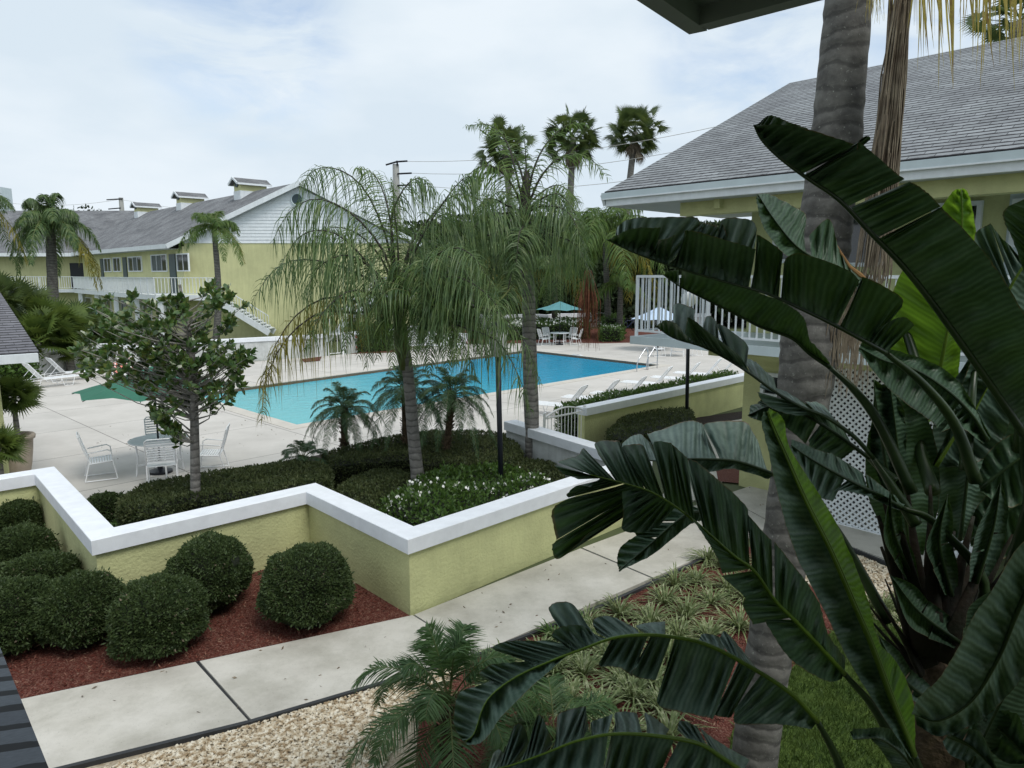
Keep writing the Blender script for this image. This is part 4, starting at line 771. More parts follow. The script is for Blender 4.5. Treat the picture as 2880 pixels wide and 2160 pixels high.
hedge('flowering_shrub', GP([(1066, 1388), (1152, 1352), (1242, 1320), (1355, 1297), (1468, 1320), (1559, 1352), (1491, 1383), (1400, 1415), (1288, 1456), (1220, 1460), (1152, 1451), (1071, 1424)], .55), .55, 'bright green flowering shrub with white blossoms around the near lamp post', 'broad', n=11000, size=.075, jag=.12, flowers=420, rnd=.3, cat='shrub', fs=.045)
hedge('ground_cover', GP([(335, 1452), (400, 1420), (520, 1400), (640, 1395), (700, 1400), (420, 1470), (350, 1490)], .3), .3, 'loose leafy ground cover at the foot of the magnolia trunk', 'broad', n=4500, size=.09, jag=.14, cat='ground cover')
e0 = ewall[0]; e1 = ewall[1]; de = (e1-e0).normalized(); ne = Vector((-de.y, de.x, 0)); L_ = (e1-e0).length
hedge('clipped_hedge', [e0+ne*.42+de*.2, e1+ne*.42-de*.4, e1+ne*1.15-de*.4, e0+ne*1.05+de*.1], .98, 'glossy green hedge behind the straight wall, in front of the row of loungers', 'broad', n=20000, size=.085, jag=.08)
hedge('clipped_hedge', GP([(1707, 1204), (1747, 1175), (1827, 1150), (1942, 1145), (1955, 1172), (1816, 1212), (1762, 1232), (1718, 1224)], .6), .6, 'dark clipped hedge outside the straight yellow wall beside the path', n=12000)
hedge('flowering_hedge', [p for p in [G(1375, 958), G(1650, 955), G(1650, 935), G(1375, 938)]], .95, 'far hedge dotted with white flowers behind the teal umbrella table', 'broad', n=13000, size=.13, jag=.15, flowers=1200, fs=.12)
hedge('flowering_shrub', [G(1690, 962), G(1745, 962), G(1750, 945), G(1690, 945)], .8, 'far low shrub with white flowers left of the white balcony', 'broad', n=3500, size=.13, jag=.12, flowers=250, fs=.1, cat='shrub')
hedge('clipped_hedge', [G(1400, 1000), G(1405, 998), G(1405, 975), G(1385, 975)], .01, 'x') if False else None
hedge('dark_shrub', [G(135, 1035), G(330, 1018), G(330, 1000), G(120, 1008)], 1.9, 'dense dark shrubbery behind the angled left wall', 'broad', n=7000, size=.3, jag=.5, cat='shrub', tiltv=1.2)
hedge('dark_shrub', [G(-30, 1095), G(80, 1075), G(95, 1045), G(-30, 1050)], 1.0, 'low dark shrub behind the two loungers under the annex gutter', 'broad', n=5000, size=.2, jag=.3, cat='shrub', tiltv=1.1)
hedge('dark_shrub', [G(1000, 992), G(1100, 988), G(1100, 970), G(1000, 975)], 1.3, 'dark hedge top showing above the sign wall under the stairs', 'broad', n=2500, size=.16, jag=.15, cat='shrub')
hedge('dark_shrub', [G(1700, 950), G(1745, 948), G(1745, 935), G(1700, 938)], 1.3, 'dark green shrub at the foot of the far palm trunks beside the bicycle', 'broad', n=2500, size=.16, jag=.2, cat='shrub')
# =============== PALMS ===============
def leaflets(Rc, side_len, droop, n, w, rs, segs=4, plume=.35, fwd=.45, hang=0., tmin=.12, tmax=1.0, taper=True):
    """rachis samples Rc (k,3) -> hanging leaflets both sides; returns V,F"""
    k = len(Rc); t = np.linspace(tmin, tmax, n).repeat(2); t = np.clip(t+rs.normal(size=len(t))*.004, 0, 1); sg = np.tile([-1., 1.], n)
    idx = t*(k-1); i0 = np.clip(idx.astype(int), 0, k-2); f = (idx-i0)[:, None]; P0 = Rc[i0]*(1-f)+Rc[i0+1]*f
    T = Rc[i0+1]-Rc[i0]; T /= np.linalg.norm(T, axis=1)[:, None]+1e-9
    S = np.cross(T, [0, 0, 1.]); S /= np.linalg.norm(S, axis=1)[:, None]+1e-9; U = np.cross(S, T)
    Ln = side_len*(np.sin(np.clip(t, .03, 1)**.75*np.pi*.86+.25))*(.8+.35*rs.rand(len(t)))
    Ln = np.maximum(Ln, side_len*.22)
    d0 = S*sg[:, None]*(1-hang) + T*(fwd+rs.normal(size=(len(t), 1))*.12) + U*(rs.normal(size=(len(t), 1))*plume); d0 /= np.linalg.norm(d0, axis=1)[:, None]
    wv = np.cross(d0, rs.normal(size=(len(t), 3))); wv /= np.linalg.norm(wv, axis=1)[:, None]+1e-9
    # face the blade roughly flat to the rachis plane
    wv = T+rs.normal(size=(len(t), 3))*.35; wv -= d0*np.sum(wv*d0, 1)[:, None]; wv /= np.linalg.norm(wv, axis=1)[:, None]+1e-9
    g_ = droop*(.7+.6*rs.rand(len(t)))
    rows = []
    for s in range(segs+1):
        q = s/segs; c = P0 + d0*(Ln*q*(1-.35*q*np.minimum(g_, 1.4)/1.4))[:, None]; c = c - np.array([0, 0, 1.])*(Ln*g_*q**2*.75)[:, None]
        ww = w*(.55+.9*q if q < .35 else .87*(1-(q-.35)/.65)**.8+.04); rows += [c-wv*ww*.5, c+wv*ww*.5]
    V = np.stack(rows, 1); m = len(t); nr = 2*(segs+1); F_ = np.concatenate([(np.arange(m)*nr)[:, None]+np.array([2*s, 2*s+1, 2*s+3, 2*s+2])[None] for s in range(segs)], 0)
    return V.reshape(-1, 3), F_
def frond(parent, pts, sl, droop, n, w,  mats=('queen', 'rachis'), r0=.022, name='frond', **kw):
    Rc = crom(pts, 28); V, Fq = leaflets(Rc, sl, droop, n, w, RS, **kw)
    mb = MB(); k = len(Rc); mb.tube([Vector(p) for p in Rc[::2]], [max(.003, r0*(1-i/(k/2))) for i in range(len(Rc[::2]))], 5); V2 = np.array(mb.v); F2 = [f for f in mb.f if len(f) == 4]
    V, Fq, mi = merge([(V, Fq, 0), (V2, np.array(F2), 1)]); return np_obj(name, V, Fq, mats, parent, mi)
def auto_frond(c, az, el, L, sag):
    d = Vector((math.cos(az), math.sin(az), 0)); pts = []
    for q in (0, .25, .5, .75, 1): pts.append(Vector(c)+d*(L*q*math.cos(el)*(1-.18*q*q*sag)) + UP*(L*q*math.sin(el)-L*sag*.62*q*q))
    return pts
def trunk(parent, pts, rr_, mt='trunk', n=16, name='trunk'):
    P = crom(pts, 26); R = np.interp(np.linspace(0, 1, 26), np.linspace(0, 1, len(rr_)), rr_); R = R*(1+.02*RS.normal(size=26)); mb = MB(); mb.tube([Vector(p) for p in P], [float(x) for x in R], n); return mb.build(name, mt, parent, True)
def queen(base, crown, r, n, L, label, sl=.6, droop=1.1, nl=55, w=.035, mats=('queen', 'rachis'), group=None, els=(-.2, 1.25), azr=(0, 6.28), seed=1, sag=1.1, bend=(0, 0), name='queen_palm', lw=1.):
    base = Vector(base); crown = Vector(crown); root = thing(name, base, label, 'palm tree', group); rnd = random.Random(seed)
    mid = base.lerp(crown, .5)+Vector((bend[0], bend[1], 0)); trunk(root, [base, mid, crown], [r*1.25, r, r*.8])
    mb = MB(); mb.tube([crown+UP*-.5*L*.12, crown+UP*.05, crown+UP*L*.14], [r*.9, r*1.15, r*.4], 10); mb.build('crown_shaft', 'rachis', root, True)
    for i in range(n):
        az = azr[0]+(azr[1]-azr[0])*(i+rnd.random()*.7)/n*1.0 + (i % 3)*.25; el = els[0]+(els[1]-els[0])*((i*7 % n)/max(1, n-1)); sg = sag*(1.15-.35*el/1.3)
        mm = mats if (el > els[0]+.12 or i % 3) else ('queeny', 'rachis')
        frond(root, auto_frond(crown+UP*.1, az, el, L*(.85+.3*rnd.random()), sg), sl, droop, nl, w, mm, r0=.02+r*.08)
    return root
# --- foreground queen palm in the court (explicit fronds read off the photo) ---
def DY(c, l): return [D(u, v, c.y+dy) for u, v, dy in l]
b1_ = G(1176, 1440); b1_.y += .4; y1 = b1_.y
qp = thing('queen_palm', b1_, 'tall queen palm rising from the pointed wall corner, with long drooping fronds', 'palm tree', 'feathery palms around the pool')
trunk(qp, [b1_, D(1165, 1250, y1), D(1148, 1055, y1), D(1132, 960, y1)], [.13, .115, .10, .115], 'trunk2')
mb = MB(); mb.tube([D(1140, 1040, y1), D(1130, 970, y1), D(1120, 880, y1), D(1108, 800, y1)], [.10, .14, .10, .05], 12); mb.build('crown_shaft', 'rachis', qp, True)
C1_ = (1118, 860, 0)
fr1 = [([C1_, (1040, 860, -.3), (930, 835, -.5), (830, 890, -.7), (760, 1000, -.8), (735, 1090, -.8)], .62, 'queeny'),
       ([C1_, (1060, 800, .1), (960, 750, .2), (850, 730, .2), (770, 760, .2), (700, 860, .2)], .75, 'queen'),
       ([C1_, (1085, 720, -.1), (1000, 610, -.3), (900, 560, -.5), (820, 590, -.6), (765, 680, -.7)], .85, 'queen'),
       ([C1_, (1090, 680, .3), (1030, 540, .6), (960, 480, .9), (890, 475, 1.1), (850, 520, 1.2)], .75, 'queen'),
       ([C1_, (1105, 680, .1), (1085, 560, .3), (1050, 490, .5), (1000, 470, .7)], .7, 'queenl'),
       ([C1_, (1150, 700, 0), (1220, 600, .1), (1290, 545, .2), (1370, 580, .3), (1420, 680, .3)], .8, 'queen'),
       ([C1_, (1170, 700, -.2), (1240, 580, -.4), (1300, 505, -.5), (1340, 495, -.5)], .7, 'queen'),
       ([C1_, (1180, 760, -.6), (1260, 700, -1.0), (1330, 720, -1.3), (1400, 830, -1.4)], .7, 'queen'),
       ([C1_, (1200, 850, -.4), (1300, 860, -.8), (1400, 880, -1.0), (1480, 970, -1.0), (1520, 1080, -1.0)], .6, 'queen'),
       ([C1_, (1160, 850, -.5), (1230, 870, -1.0), (1300, 960, -1.3), (1340, 1060, -1.3)], .55, 'queen'),
       ([C1_, (1060, 830, -.6), (980, 820, -1.1), (900, 890, -1.4), (860, 980, -1.5)], .55, 'queen'),
       ([C1_, (1135, 800, .5), (1180, 700, 1.2), (1230, 680, 1.8), (1270, 740, 2.1)], .7, 'queen'),
       ([C1_, (1120, 720, 0), (1110, 600, 0), (1100, 500, 0)], .35, 'queenl'),
       ([C1_, (1150, 720, .3), (1200, 640, .5), (1260, 600, .6), (1320, 640, .7), (1350, 720, .7)], .8, 'queen'),
       ([C1_, (1160, 780, -.3), (1220, 720, -.6), (1290, 740, -.8), (1350, 850, -.9)], .75, 'queen'),
       ([C1_, (1070, 780, -.4), (990, 720, -.7), (910, 740, -.9), (850, 830, -1.0)], .8, 'queen'),
       ([C1_, (1080, 740, .4), (1010, 660, .7), (930, 640, .9), (870, 690, 1.0)], .8, 'queen'),
       ([C1_, (1100, 640, .2), (1130, 540, .3), (1180, 500, .4), (1230, 540, .5)], .7, 'queen'),
       ([C1_, (1200, 880, -.7), (1300, 920, -1.1), (1400, 960, -1.3), (1460, 1060, -1.4), (1490, 1150, -1.4)], .5, 'queen')]
fr1 += [([C1_, (1010, 880, -.5), (900, 880, -.9), (800, 960, -1.1), (745, 1080, -1.2), (738, 1180, -1.2)], .5, 'queeny'),
        ([C1_, (1050, 760, -.3), (950, 660, -.6), (850, 660, -.8), (780, 760, -.9)], .7, 'queen'), ([C1_, (1190, 800, -.8), (1290, 780, -1.2), (1390, 850, -1.5), (1440, 960, -1.5)], .6, 'queen')]
for pts, sl_l, mm in fr1: frond(qp, DY(b1_, pts), sl_l*1.4, 1.4, 68, .023, (mm, 'rachisd'), r0=.028, plume=.45, fwd=.35, tmin=.14)
# spear cluster of the younger head facing the camera
cl = (1195, 835, -.9)
for a in range(22):
    an = a*2*math.pi/22+.2; L = 150+40*((a*5) % 3); ex = math.cos(an)*L; ey = -math.sin(an)*L*.6
    frond(qp, [D(1195, 840, y1-.8), D(1195+ex*.5, 820+ey*.6-20, y1-.9+.3*math.sin(a)), D(1195+ex*.85, 850+ey*.5+30, y1-1+.3*math.sin(a)), D(1195+ex, 930+ey*.4+60, y1-1)], .42, 1.0, 40, .024, ('queenl' if a % 3 == 0 else 'queen', 'rachis'), r0=.012, fwd=.7, tmin=.1)
# --- second palm, right of the lamp ---
b2 = G(1500, 1335); y2_ = b2.y
q2 = thing('queen_palm', b2, 'tall queen palm with slim grey trunk right of the near lamp post, airy top fronds', 'palm tree', 'feathery palms around the pool')
trunk(q2, [b2, D(1490, 1000, y2_), D(1485, 800, y2_), D(1475, 700, y2_)], [.155, .15, .13, .12], 'trunk2')
mb = MB(); mb.tube([D(1476, 720, y2_), D(1474, 640, y2_), D(1478, 540, y2_), D(1482, 480, y2_)], [.12, .15, .10, .05], 12); mb.build('crown_shaft', 'rachisd', q2, True)
C2_ = (1478, 600, 0)
fr2 = [([C2_, (1450, 480, 0), (1420, 390, .2), (1370, 350, .3), (1310, 355, .4)], .55, 'queenl'),
       ([C2_, (1470, 500, 0), (1440, 430, .3), (1400, 380, .5), (1345, 335, .6)], .45, 'queen'),
       ([C2_, (1520, 500, 0), (1580, 440, .1), (1650, 440, .2), (1710, 500, .3)], .7, 'queenl'),
       ([C2_, (1500, 480, .1), (1540, 400, .2), (1600, 350, .3), (1650, 350, .4)], .55, 'queenl'),
       ([C2_, (1480, 500, 0), (1478, 430, 0), (1470, 350, 0)], .5, 'queenl'),
       ([C2_, (1440, 520, -.3), (1390, 470, -.5), (1330, 480, -.6), (1280, 560, -.7)], .7, 'queenl'),
       ([C2_, (1520, 560, -.4), (1580, 550, -.6), (1640, 640, -.8)], .7, 'queen'),
       ([C2_, (1430, 580, -.4), (1370, 560, -.7), (1310, 640, -.8)], .75, 'queen'),
       ([C2_, (1470, 640, -.8), (1460, 660, -1.3), (1450, 760, -1.6)], .7, 'queen'),
       ([(1478, 660, 0), (1540, 660, -.3), (1620, 690, -.5), (1670, 790, -.6)], .75, 'queen'),
       ([(1478, 660, 0), (1410, 650, -.2), (1340, 690, -.4), (1300, 800, -.5)], .8, 'queen'),
       ([(1478, 660, 0), (1430, 700, -.6), (1390, 740, -.8), (1370, 840, -.9)], .7, 'queen'),
       ([C2_, (1460, 560, .8), (1400, 540, 1.4), (1350, 600, 1.8)], .7, 'queen'),
       ([C2_, (1500, 560, .6), (1570, 520, 1.0), (1630, 570, 1.4)], .75, 'queenl'),
       ([C2_, (1530, 580, -.6), (1600, 600, -1.0), (1650, 710, -1.2)], .75, 'queen'),
       ([C2_, (1420, 600, -.6), (1350, 620, -1.0), (1290, 720, -1.2)], .75, 'queen'),
       ([(1478, 680, 0), (1450, 730, -.9), (1430, 810, -1.3), (1425, 880, -1.4)], .6, 'queen')]
for fi, (pts, sl_l, mm) in enumerate(fr2): frond(q2, DY(b2, pts), sl_l*(1.0 if fi < 5 else 1.3), (.55 if fi < 5 else 1.3), (58 if fi < 5 else 70), .025, (mm, 'rachisd'), r0=.03, plume=.45, fwd=.4, tmin=.12)
mb = MB(); 
for i in range(70):
    x = 1655+random.gauss(0, 14); mb.tube([D(1655+(x-1655)*.2, 760, 22.5), D(x, 850, 22.5+random.gauss(0, .1)), D(x+random.gauss(0, 6), 900+random.random()*90, 22.5)], [.012, .010, .003], 4)
mb.build('dead_frond', 'rust', q2)
# drooping frond in front of the lamp, from the same head (hangs between lamp and palm)
frond(q2, [D(1475, 760, y2_-.5), D(1400, 850, y2_-2), D(1330, 880, y2_-3)], .5, 1.1, 40, .02, ('queen', 'rachis'))
# --- farther palms ---
queen(G(1712, 945), D(1700, 640, 47), .2, 20, 5.0, 'broad yellow-green palm beyond the pool, left of the white balcony', sl=1.6, nl=60, w=.075, mats=('queenl', 'rachis'), seed=5, els=(-.2, 1.0), sag=1.15, group='feathery palms around the pool')
queen(G(1742, 948), D(1745, 800, 47.5), .2, 9, 2.6, 'short palm with twin trunk beside the bicycle', sl=.8, nl=30, w=.08, mats=('queenl', 'rachis'), seed=8, els=(-.1, 1.1), group='feathery palms around the pool')
queen(G(1330, 950), D(1330, 700, 47), .2, 14, 3.6, 'far palm behind the pool, mostly hidden behind the two tall palms', sl=1.1, nl=45, w=.07, mats=('queen', 'rachis'), seed=15, group='feathery palms around the pool')
queen(G(1400, 935), D(1405, 790, 50), .2, 12, 3.4, 'far green palm standing at the bend of the far white wall', sl=1.1, nl=40, w=.08, mats=('queen', 'rachis'), seed=25, group='feathery palms around the pool')
queen(G(1560, 930), D(1560, 740, 52), .2, 14, 3.6, 'far palm whose crown rises just behind the teal umbrella', sl=1.1, nl=45, w=.08, mats=('queen', 'rachis'), seed=35, group='feathery palms around the pool')
queen((D(136, 800, 38).x, 38, 0), D(141, 622, 38), .27, 20, 2.9, 'stout queen palm with full drooping crown in front of the far left roof', sl=.75, nl=95, w=.06, mats=('queen', 'rachis'), seed=3, els=(-.3, 1.3), sag=1.2, group='feathery palms around the pool', droop=1.2)
queen((-15.0, 36, 0), D(602, 640, 36), .15, 15, 2.1, 'slim palm with small crown in front of the left gable', sl=.55, nl=75, w=.04, mats=('queenl', 'rachis'), seed=4, els=(-.1, 1.2), sag=1.2, group='feathery palms around the pool', bend=(.2, 0), droop=.9)
queen((-31, 36, 0), D(-75, 560, 36), .25, 14, 2.6, 'palm cut off by the left edge, only frond tips showing', sl=.7, nl=50, w=.05, mats=('queen', 'rachis'), seed=6, els=(-.3, 1.2), sag=1.1, group='feathery palms around the pool')
# --- washingtonia fan palms ---
def fanleaf(c, az, el, pet, r, n=16, cup=.25, arc=2.4, w=.8):
    d = Vector((math.cos(az)*math.cos(el), math.sin(az)*math.cos(el), math.sin(el))); s = d.cross(UP).normalized(); u = s.cross(d); o = Vector(c)+d*pet; V = []; Fq = []; rl_ = random.uniform(-1.0, 1.0); s = s*math.cos(rl_)+u*math.sin(rl_)
    V += [Vector(c)-s*.015*r*2, Vector(c)+s*.015*r*2, o+s*.02, o-s*.02]; Fq.append((0, 1, 2, 3))
    for i in range(n):
        a = -arc/2+arc*i/(n-1); dr = d*math.cos(a)+s*math.sin(a); dr2 = (dr-UP*cup*(.6+.8*random.random())); h = r*(.75+.3*math.cos(a*.7))*(.9+.2*random.random()); ww = (s*math.cos(a)-d*math.sin(a))*(r*arc/n*w*.5)
        b = len(V); V += [o, o+dr*h*.55+ww, o+dr*h*.6+dr2*h*.45, o+dr*h*.55-ww]; Fq.append((b, b+1, b+2, b+3))
    return V, Fq
def fanpalm(base, crown, r, rc, n, label, mats=('fan',), els=(-.5, 1.4), group=None, cat='palm tree', name='fan_palm', pet=.75, rl=1.0, skirt=True, seed=1, tm='trunk2', dead=None, cone=None):
    base = Vector(base); crown = Vector(crown); root = thing(name, base, label, cat, group); rnd = random.Random(seed); random.seed(seed)
    if (crown-base).length > .3: trunk(root, [base, base.lerp(crown, .5), crown], [r*1.2, r, r*.85], tm, 12)
    V = []; Fq = []
    for i in range(n):
        az = i*2.399+rnd.random()*.3; el = math.asin(math.sin(els[0])+(math.sin(els[1])-math.sin(els[0]))*((i+.5)/n)); v_, f_ = fanleaf(crown+UP*(.05*i/n*rc), az, el, rc*pet*(.4+.75*rnd.random()), rc*rl*.42, n=20, cup=.3, arc=3.6, w=.62); b = len(V); V += v_; Fq += [tuple(x+b for x in q) for q in f_]
    np_obj('crown', [tuple(v) for v in V], np.array(Fq), mats[0], root)
    if skirt:
        V = []; Fq = []
        for i in range(26):
            az = rnd.random()*6.28; v_, f_ = fanleaf(crown+UP*-.1*rc, az, -1.15-.25*rnd.random(), rc*(.15+.5*rnd.random()), rc*.38, n=8, cup=.5, arc=1.2); b = len(V); V += v_; Fq += [tuple(x+b for x in q) for q in f_]
        np_obj('dead_skirt', [tuple(v) for v in V], np.array(Fq), 'deadf', root)
    return root
for u, v, ub, lab, sd_i in ((1786, 372, 1757, 'tall fan palm standing clear against the sky beside the right roof', 3), (1612, 388, 1600, 'tall fan palm seen just behind the second tall queen palm', 5), (1420, 420, 1440, 'leftmost tall fan palm, half hidden by green fronds', 9)):
    y = 68; c = D(u, v, y); b = D(ub, 640, y); b = c+(b-c)*(c.z/(c.z-b.z)); fanpalm((b.x, b.y, 0), c, .32, 2.5, 56, lab, els=(-.85, 1.4), group='tall fan palms beyond the pool', seed=sd_i)
c = D(2868, 62, 24); fanpalm((c.x, c.y, 0), c, .3, 1.35, 30, 'fan palm top peeking over the ridge at the upper right corner', group='tall fan palms beyond the pool', seed=12, skirt=False)
# saw-palmetto clumps at left
for u, v, y, rc, n, lab, sd_i, mt in ((60, 890, 33, 1.9, 46, 'big fan palm clump at the left beneath the stout palm, topmost', 21, 'fan'), (150, 925, 31, 1.7, 44, 'yellow-green fan palm clump in front of the stout palm trunk', 22, 'fanl'), (225, 925, 33, 1.4, 36, 'dark fan palm clump touching the upstairs railing', 23, 'fan'), (105, 960, 30, 1.7, 34, 'low fan palm clump beside the shingle roof edge', 24, 'fanl'), (195, 990, 31.0, 1.1, 24, 'small feathery clump in front of the angled pale wall', 25, 'fanl'), (-10, 850, 30, 1.4, 36, 'fan palm clump cut off by the left edge', 26, 'fan')):
    c = D(u, v, y); fanpalm((c.x, c.y, 0), c, .16, rc, n, lab, (mt,), els=(-.5, 1.45), group='fan palm clumps by the left building', cat='palm shrub', name='fan_palm_shrub', skirt=False, seed=sd_i, pet=.5, rl=1.1)
# potted palm + edge palm at left
pc = G(52, 1345); pt_o = thing('planter_urn', pc, 'beige clay urn with rolled rim holding palms at the left edge', 'planter')
MB().lathe([(.20, 0), (.22, .05), (.27, .3), (.31, .6), (.33, .82), (.37, .84), (.38, .9), (.36, .93), (.31, .93), (.29, .85), (.02, .84)], pc, 28).build('pot', 'terra', pt_o, True)
for u, v, rc, n, lab, sd_i, mt, yo in ((38, 1120, .62, 34, 'yellow-green fan palm growing in the beige urn', 31, 'fanl', 0), (-5, 1260, .62, 34, 'spiky fan palm in front of the urn, cut by the left edge', 33, 'fanl', -1.2)):
    y = pc.y+yo; c = D(u, v, y); fanpalm((c.x, c.y, .85 if yo == 0 else 0), c, .05, rc, n, lab, (mt,), els=(-.6, 1.4), group=None, cat='potted palm', name='fan_palm_shrub', skirt=False, seed=sd_i, pet=.45, rl=1.2)
# --- pygmy date palms ---
def pygmy(base, crown, n, L, label, seed, mt='pyg', els=(-.25, 1.3), sl=.22, nl=95, w=.011, r=.07, boot=True, sag=1.2, az0=0):
    base = Vector(base); crown = Vector(crown); root = thing('pygmy_date_palm', base, label, 'small palm', 'pygmy date palms'); rnd = random.Random(seed)
    if boot and (crown-base).length > .15:
        P = crom([base, base.lerp(crown, .5), crown], 14); mb = MB(); mb.tube([Vector(p) for p in P], [r*(.7+.5*(i/13)) for i in range(14)], 9)
        for i in range(90):
            q = P[0]+(P[-1]-P[0])*(.35+.65*rnd.random()); an = rnd.random()*6.28; o = Vector((math.cos(an), math.sin(an), 0)); q = Vector(q)+o*r*.85; mb.beam(q, q+(o+UP*.9)*.055, .03, .012)
        mb.build('trunk', 'boot', root)
    for i in range(n):
        az = az0+2*math.pi*(i*.618 % 1); el = els[0]+(els[1]-els[0])*(i/(n-1)); frond(root, auto_frond(crown, az, el, L*(.85+.3*rnd.random()), sag*(1.1-.3*el)), sl, .35, nl, w, (mt, 'rachis'), r0=.008, plume=.18, fwd=.75, segs=2, tmin=.2)
    return root
for u, vb, vc_, n, L, lab, sd_i, sl__ in ((968, 1330, 1150, 34, 1.1, 'pygmy date palm with brown spiny trunk left of the tall palm', 41, .2), (1140, 1330, 1100, 34, 1.2, 'pygmy date palm directly behind the tall palm trunk', 42, .22), (1272, 1350, 1110, 36, 1.2, 'pygmy date palm with leaning trunk between the tall palm and the lamp post', 43, .22), (852, 1370, 1290, 20, .85, 'low pygmy date palm sprouting out of the long hedge', 44, .18)):
    b = G(u-(25 if sd_i == 43 else 0), vb); c = D(u, vc_, b.y); pygmy(b, c, n, L, lab, sd_i, sl=sl__)
c = D(1262, 1975, 5.3); pygmy((c.x, c.y, .0), c, 22, 1.25, 'near feathery date palm at the bottom edge in front of the gravel', 51, sl=.27, nl=78, w=.015, az0=.4, els=(-.1, 1.45), mt='pygn')
c = D(1560, 2080, 5.6); pygmy((c.x, c.y, .0), c, 18, 1.0, 'near date palm half hidden below the torn banana-like leaves', 52, sl=.26, nl=95, w=.012, mt='pygn')
# =============== MAGNOLIA ===============
mbase = G(551, 1490); my = mbase.y
mg = thing('magnolia_tree', mbase, 'young magnolia with grey trunk and sparse glossy leaves inside the left wall corner', 'tree')
mb = MB(); tp = [mbase, D(548, 1250, my), D(545, 1100, my), D(538, 980, my), D(520, 880, my), D(505, 800, my)]; mb.tube([Vector(p) for p in crom(tp, 20)], list(np.linspace(.085, .02, 20)), 12); mb.build('trunk', 'trunk2', mg, True)
TP = crom(tp, 40); brn = MB(); LP = []; LD = []
rnd = random.Random(5)
blobs = [(400, 1020, 140, 55, 20), (320, 1000, 90, 50, 10), (320, 880, 70, 50, 8), (430, 870, 90, 60, 12), (560, 880, 100, 55, 11), (640, 880, 70, 60, 7), (240, 960, 50, 50, 6), (520, 960, 130, 60, 26), (640, 1060, 70, 60, 14), (480, 1080, 120, 60, 20), (570, 1110, 80, 40, 12), (470, 1180, 50, 40, 8), (500, 1230, 40, 25, 4), (610, 800, 50, 25, 3), (680, 990, 50, 40, 6), (370, 940, 80, 50, 12), (260, 1040, 35, 25, 4), (600, 1010, 90, 50, 14), (470, 1010, 80, 40, 12)]
for bu, bv, ru, rv, cnt in blobs:
    for i in range(cnt):
        a = rnd.random()*6.28; q = math.sqrt(rnd.random()); u = bu+ru*q*math.cos(a); v = bv+rv*q*math.sin(a); tip = D(u, v, my+rnd.gauss(0, .55))
        j = min(39, max(8, int(np.argmin([abs(p[2]-(tip.z-.25-.3*abs(tip.x-p[0]))) for p in TP])))); s = Vector(TP[j]); md = s.lerp(tip, .5)+UP*-.06+Vector((rnd.gauss(0, .05), rnd.gauss(0, .05), 0))
        brn.tube([s, md, tip], [.017, .009, .005], 5); dr = (tip-md).normalized()
        for c_, dd_, nlv in ((tip, dr, 12), (md.lerp(tip, .55), dr, 5)):
            for l in range(nlv):
                d = dd_*.45+Vector((rnd.gauss(0, 1), rnd.gauss(0, 1), rnd.gauss(.35, .8))).normalized(); LP.append(tuple(c_+Vector((rnd.gauss(0, .015),)*3))); LD.append(tuple(d.normalized()))
brn.build('branches', 'bark', mg)
LP = np.array(LP); LD = np.array(LD); n = len(LP); S_ = np.cross(LD, RS.normal(size=(n, 3))); S_ /= np.linalg.norm(S_, axis=1)[:, None]; Nn = np.cross(S_, LD); Ls = .135*(.7+.6*RS.rand(n))[:, None]; Ws = Ls*.24
rows = [LP, LP+LD*Ls*.3+S_*Ws*.8+Nn*Ws*.2, LP+LD*Ls*.65+S_*Ws+Nn*Ws*.2, LP+LD*Ls-Nn*Ws*.2, LP+LD*Ls*.65-S_*Ws+Nn*Ws*.2, LP+LD*Ls*.3-S_*Ws*.8+Nn*Ws*.2]
V = np.stack(rows, 1).reshape(-1, 3); b_i = np.arange(n)[:, None]*6; Fq = np.vstack([b_i+np.array([0, 1, 2, 5]), b_i+np.array([2, 3, 4, 5])]); np_obj('foliage', V, Fq, 'magl', mg)
# =============== FAR TREES ===============
def tree(u, y, top_v, w, label, seed, mt='tree', n=20000, lsz=.42, bottom=.05):
    c = D(u, top_v, y); h = c.z; root = thing('far_tree', (c.x, y, 0), label, 'tree', 'trees beyond the far white wall'); rs = np.random.RandomState(seed)
    mb = MB(); mb.tube([(c.x, y, 0), (c.x+.2, y, h*.5), (c.x, y, h*.85)], [.3, .2, .08], 8)
    k = 26; cc = np.stack([c.x+rs.uniform(-.5, .5, k)*w*.75, y+rs.uniform(-.5, .5, k)*w*.5, h*(bottom+.12)+rs.uniform(0, 1, k)*h*(.82-bottom)], 1); cr = rs.uniform(.13, .24, k)*w
    for p in cc[:9]: mb.tube([(c.x, y, h*.35), ((c.x+p[0])/2, y, h*.4+p[2]*.15), tuple(p)], [.12, .08, .03], 5)
    mb.build('trunk', 'bark', root)
    i = rs.randint(0, k, n); d = rs.normal(size=(n, 3)); d /= np.linalg.norm(d, axis=1)[:, None]; P = cc[i]+d*(cr[i]*rs.uniform(.55, 1.05, n))[:, None]*np.array([1, 1, .8]); P[:, 2] = np.minimum(P[:, 2], h*1.02); V, Fq = leaves(P, d, lsz, .6, .7, 1, rs); np_obj('crown', V, Fq, mt, root)
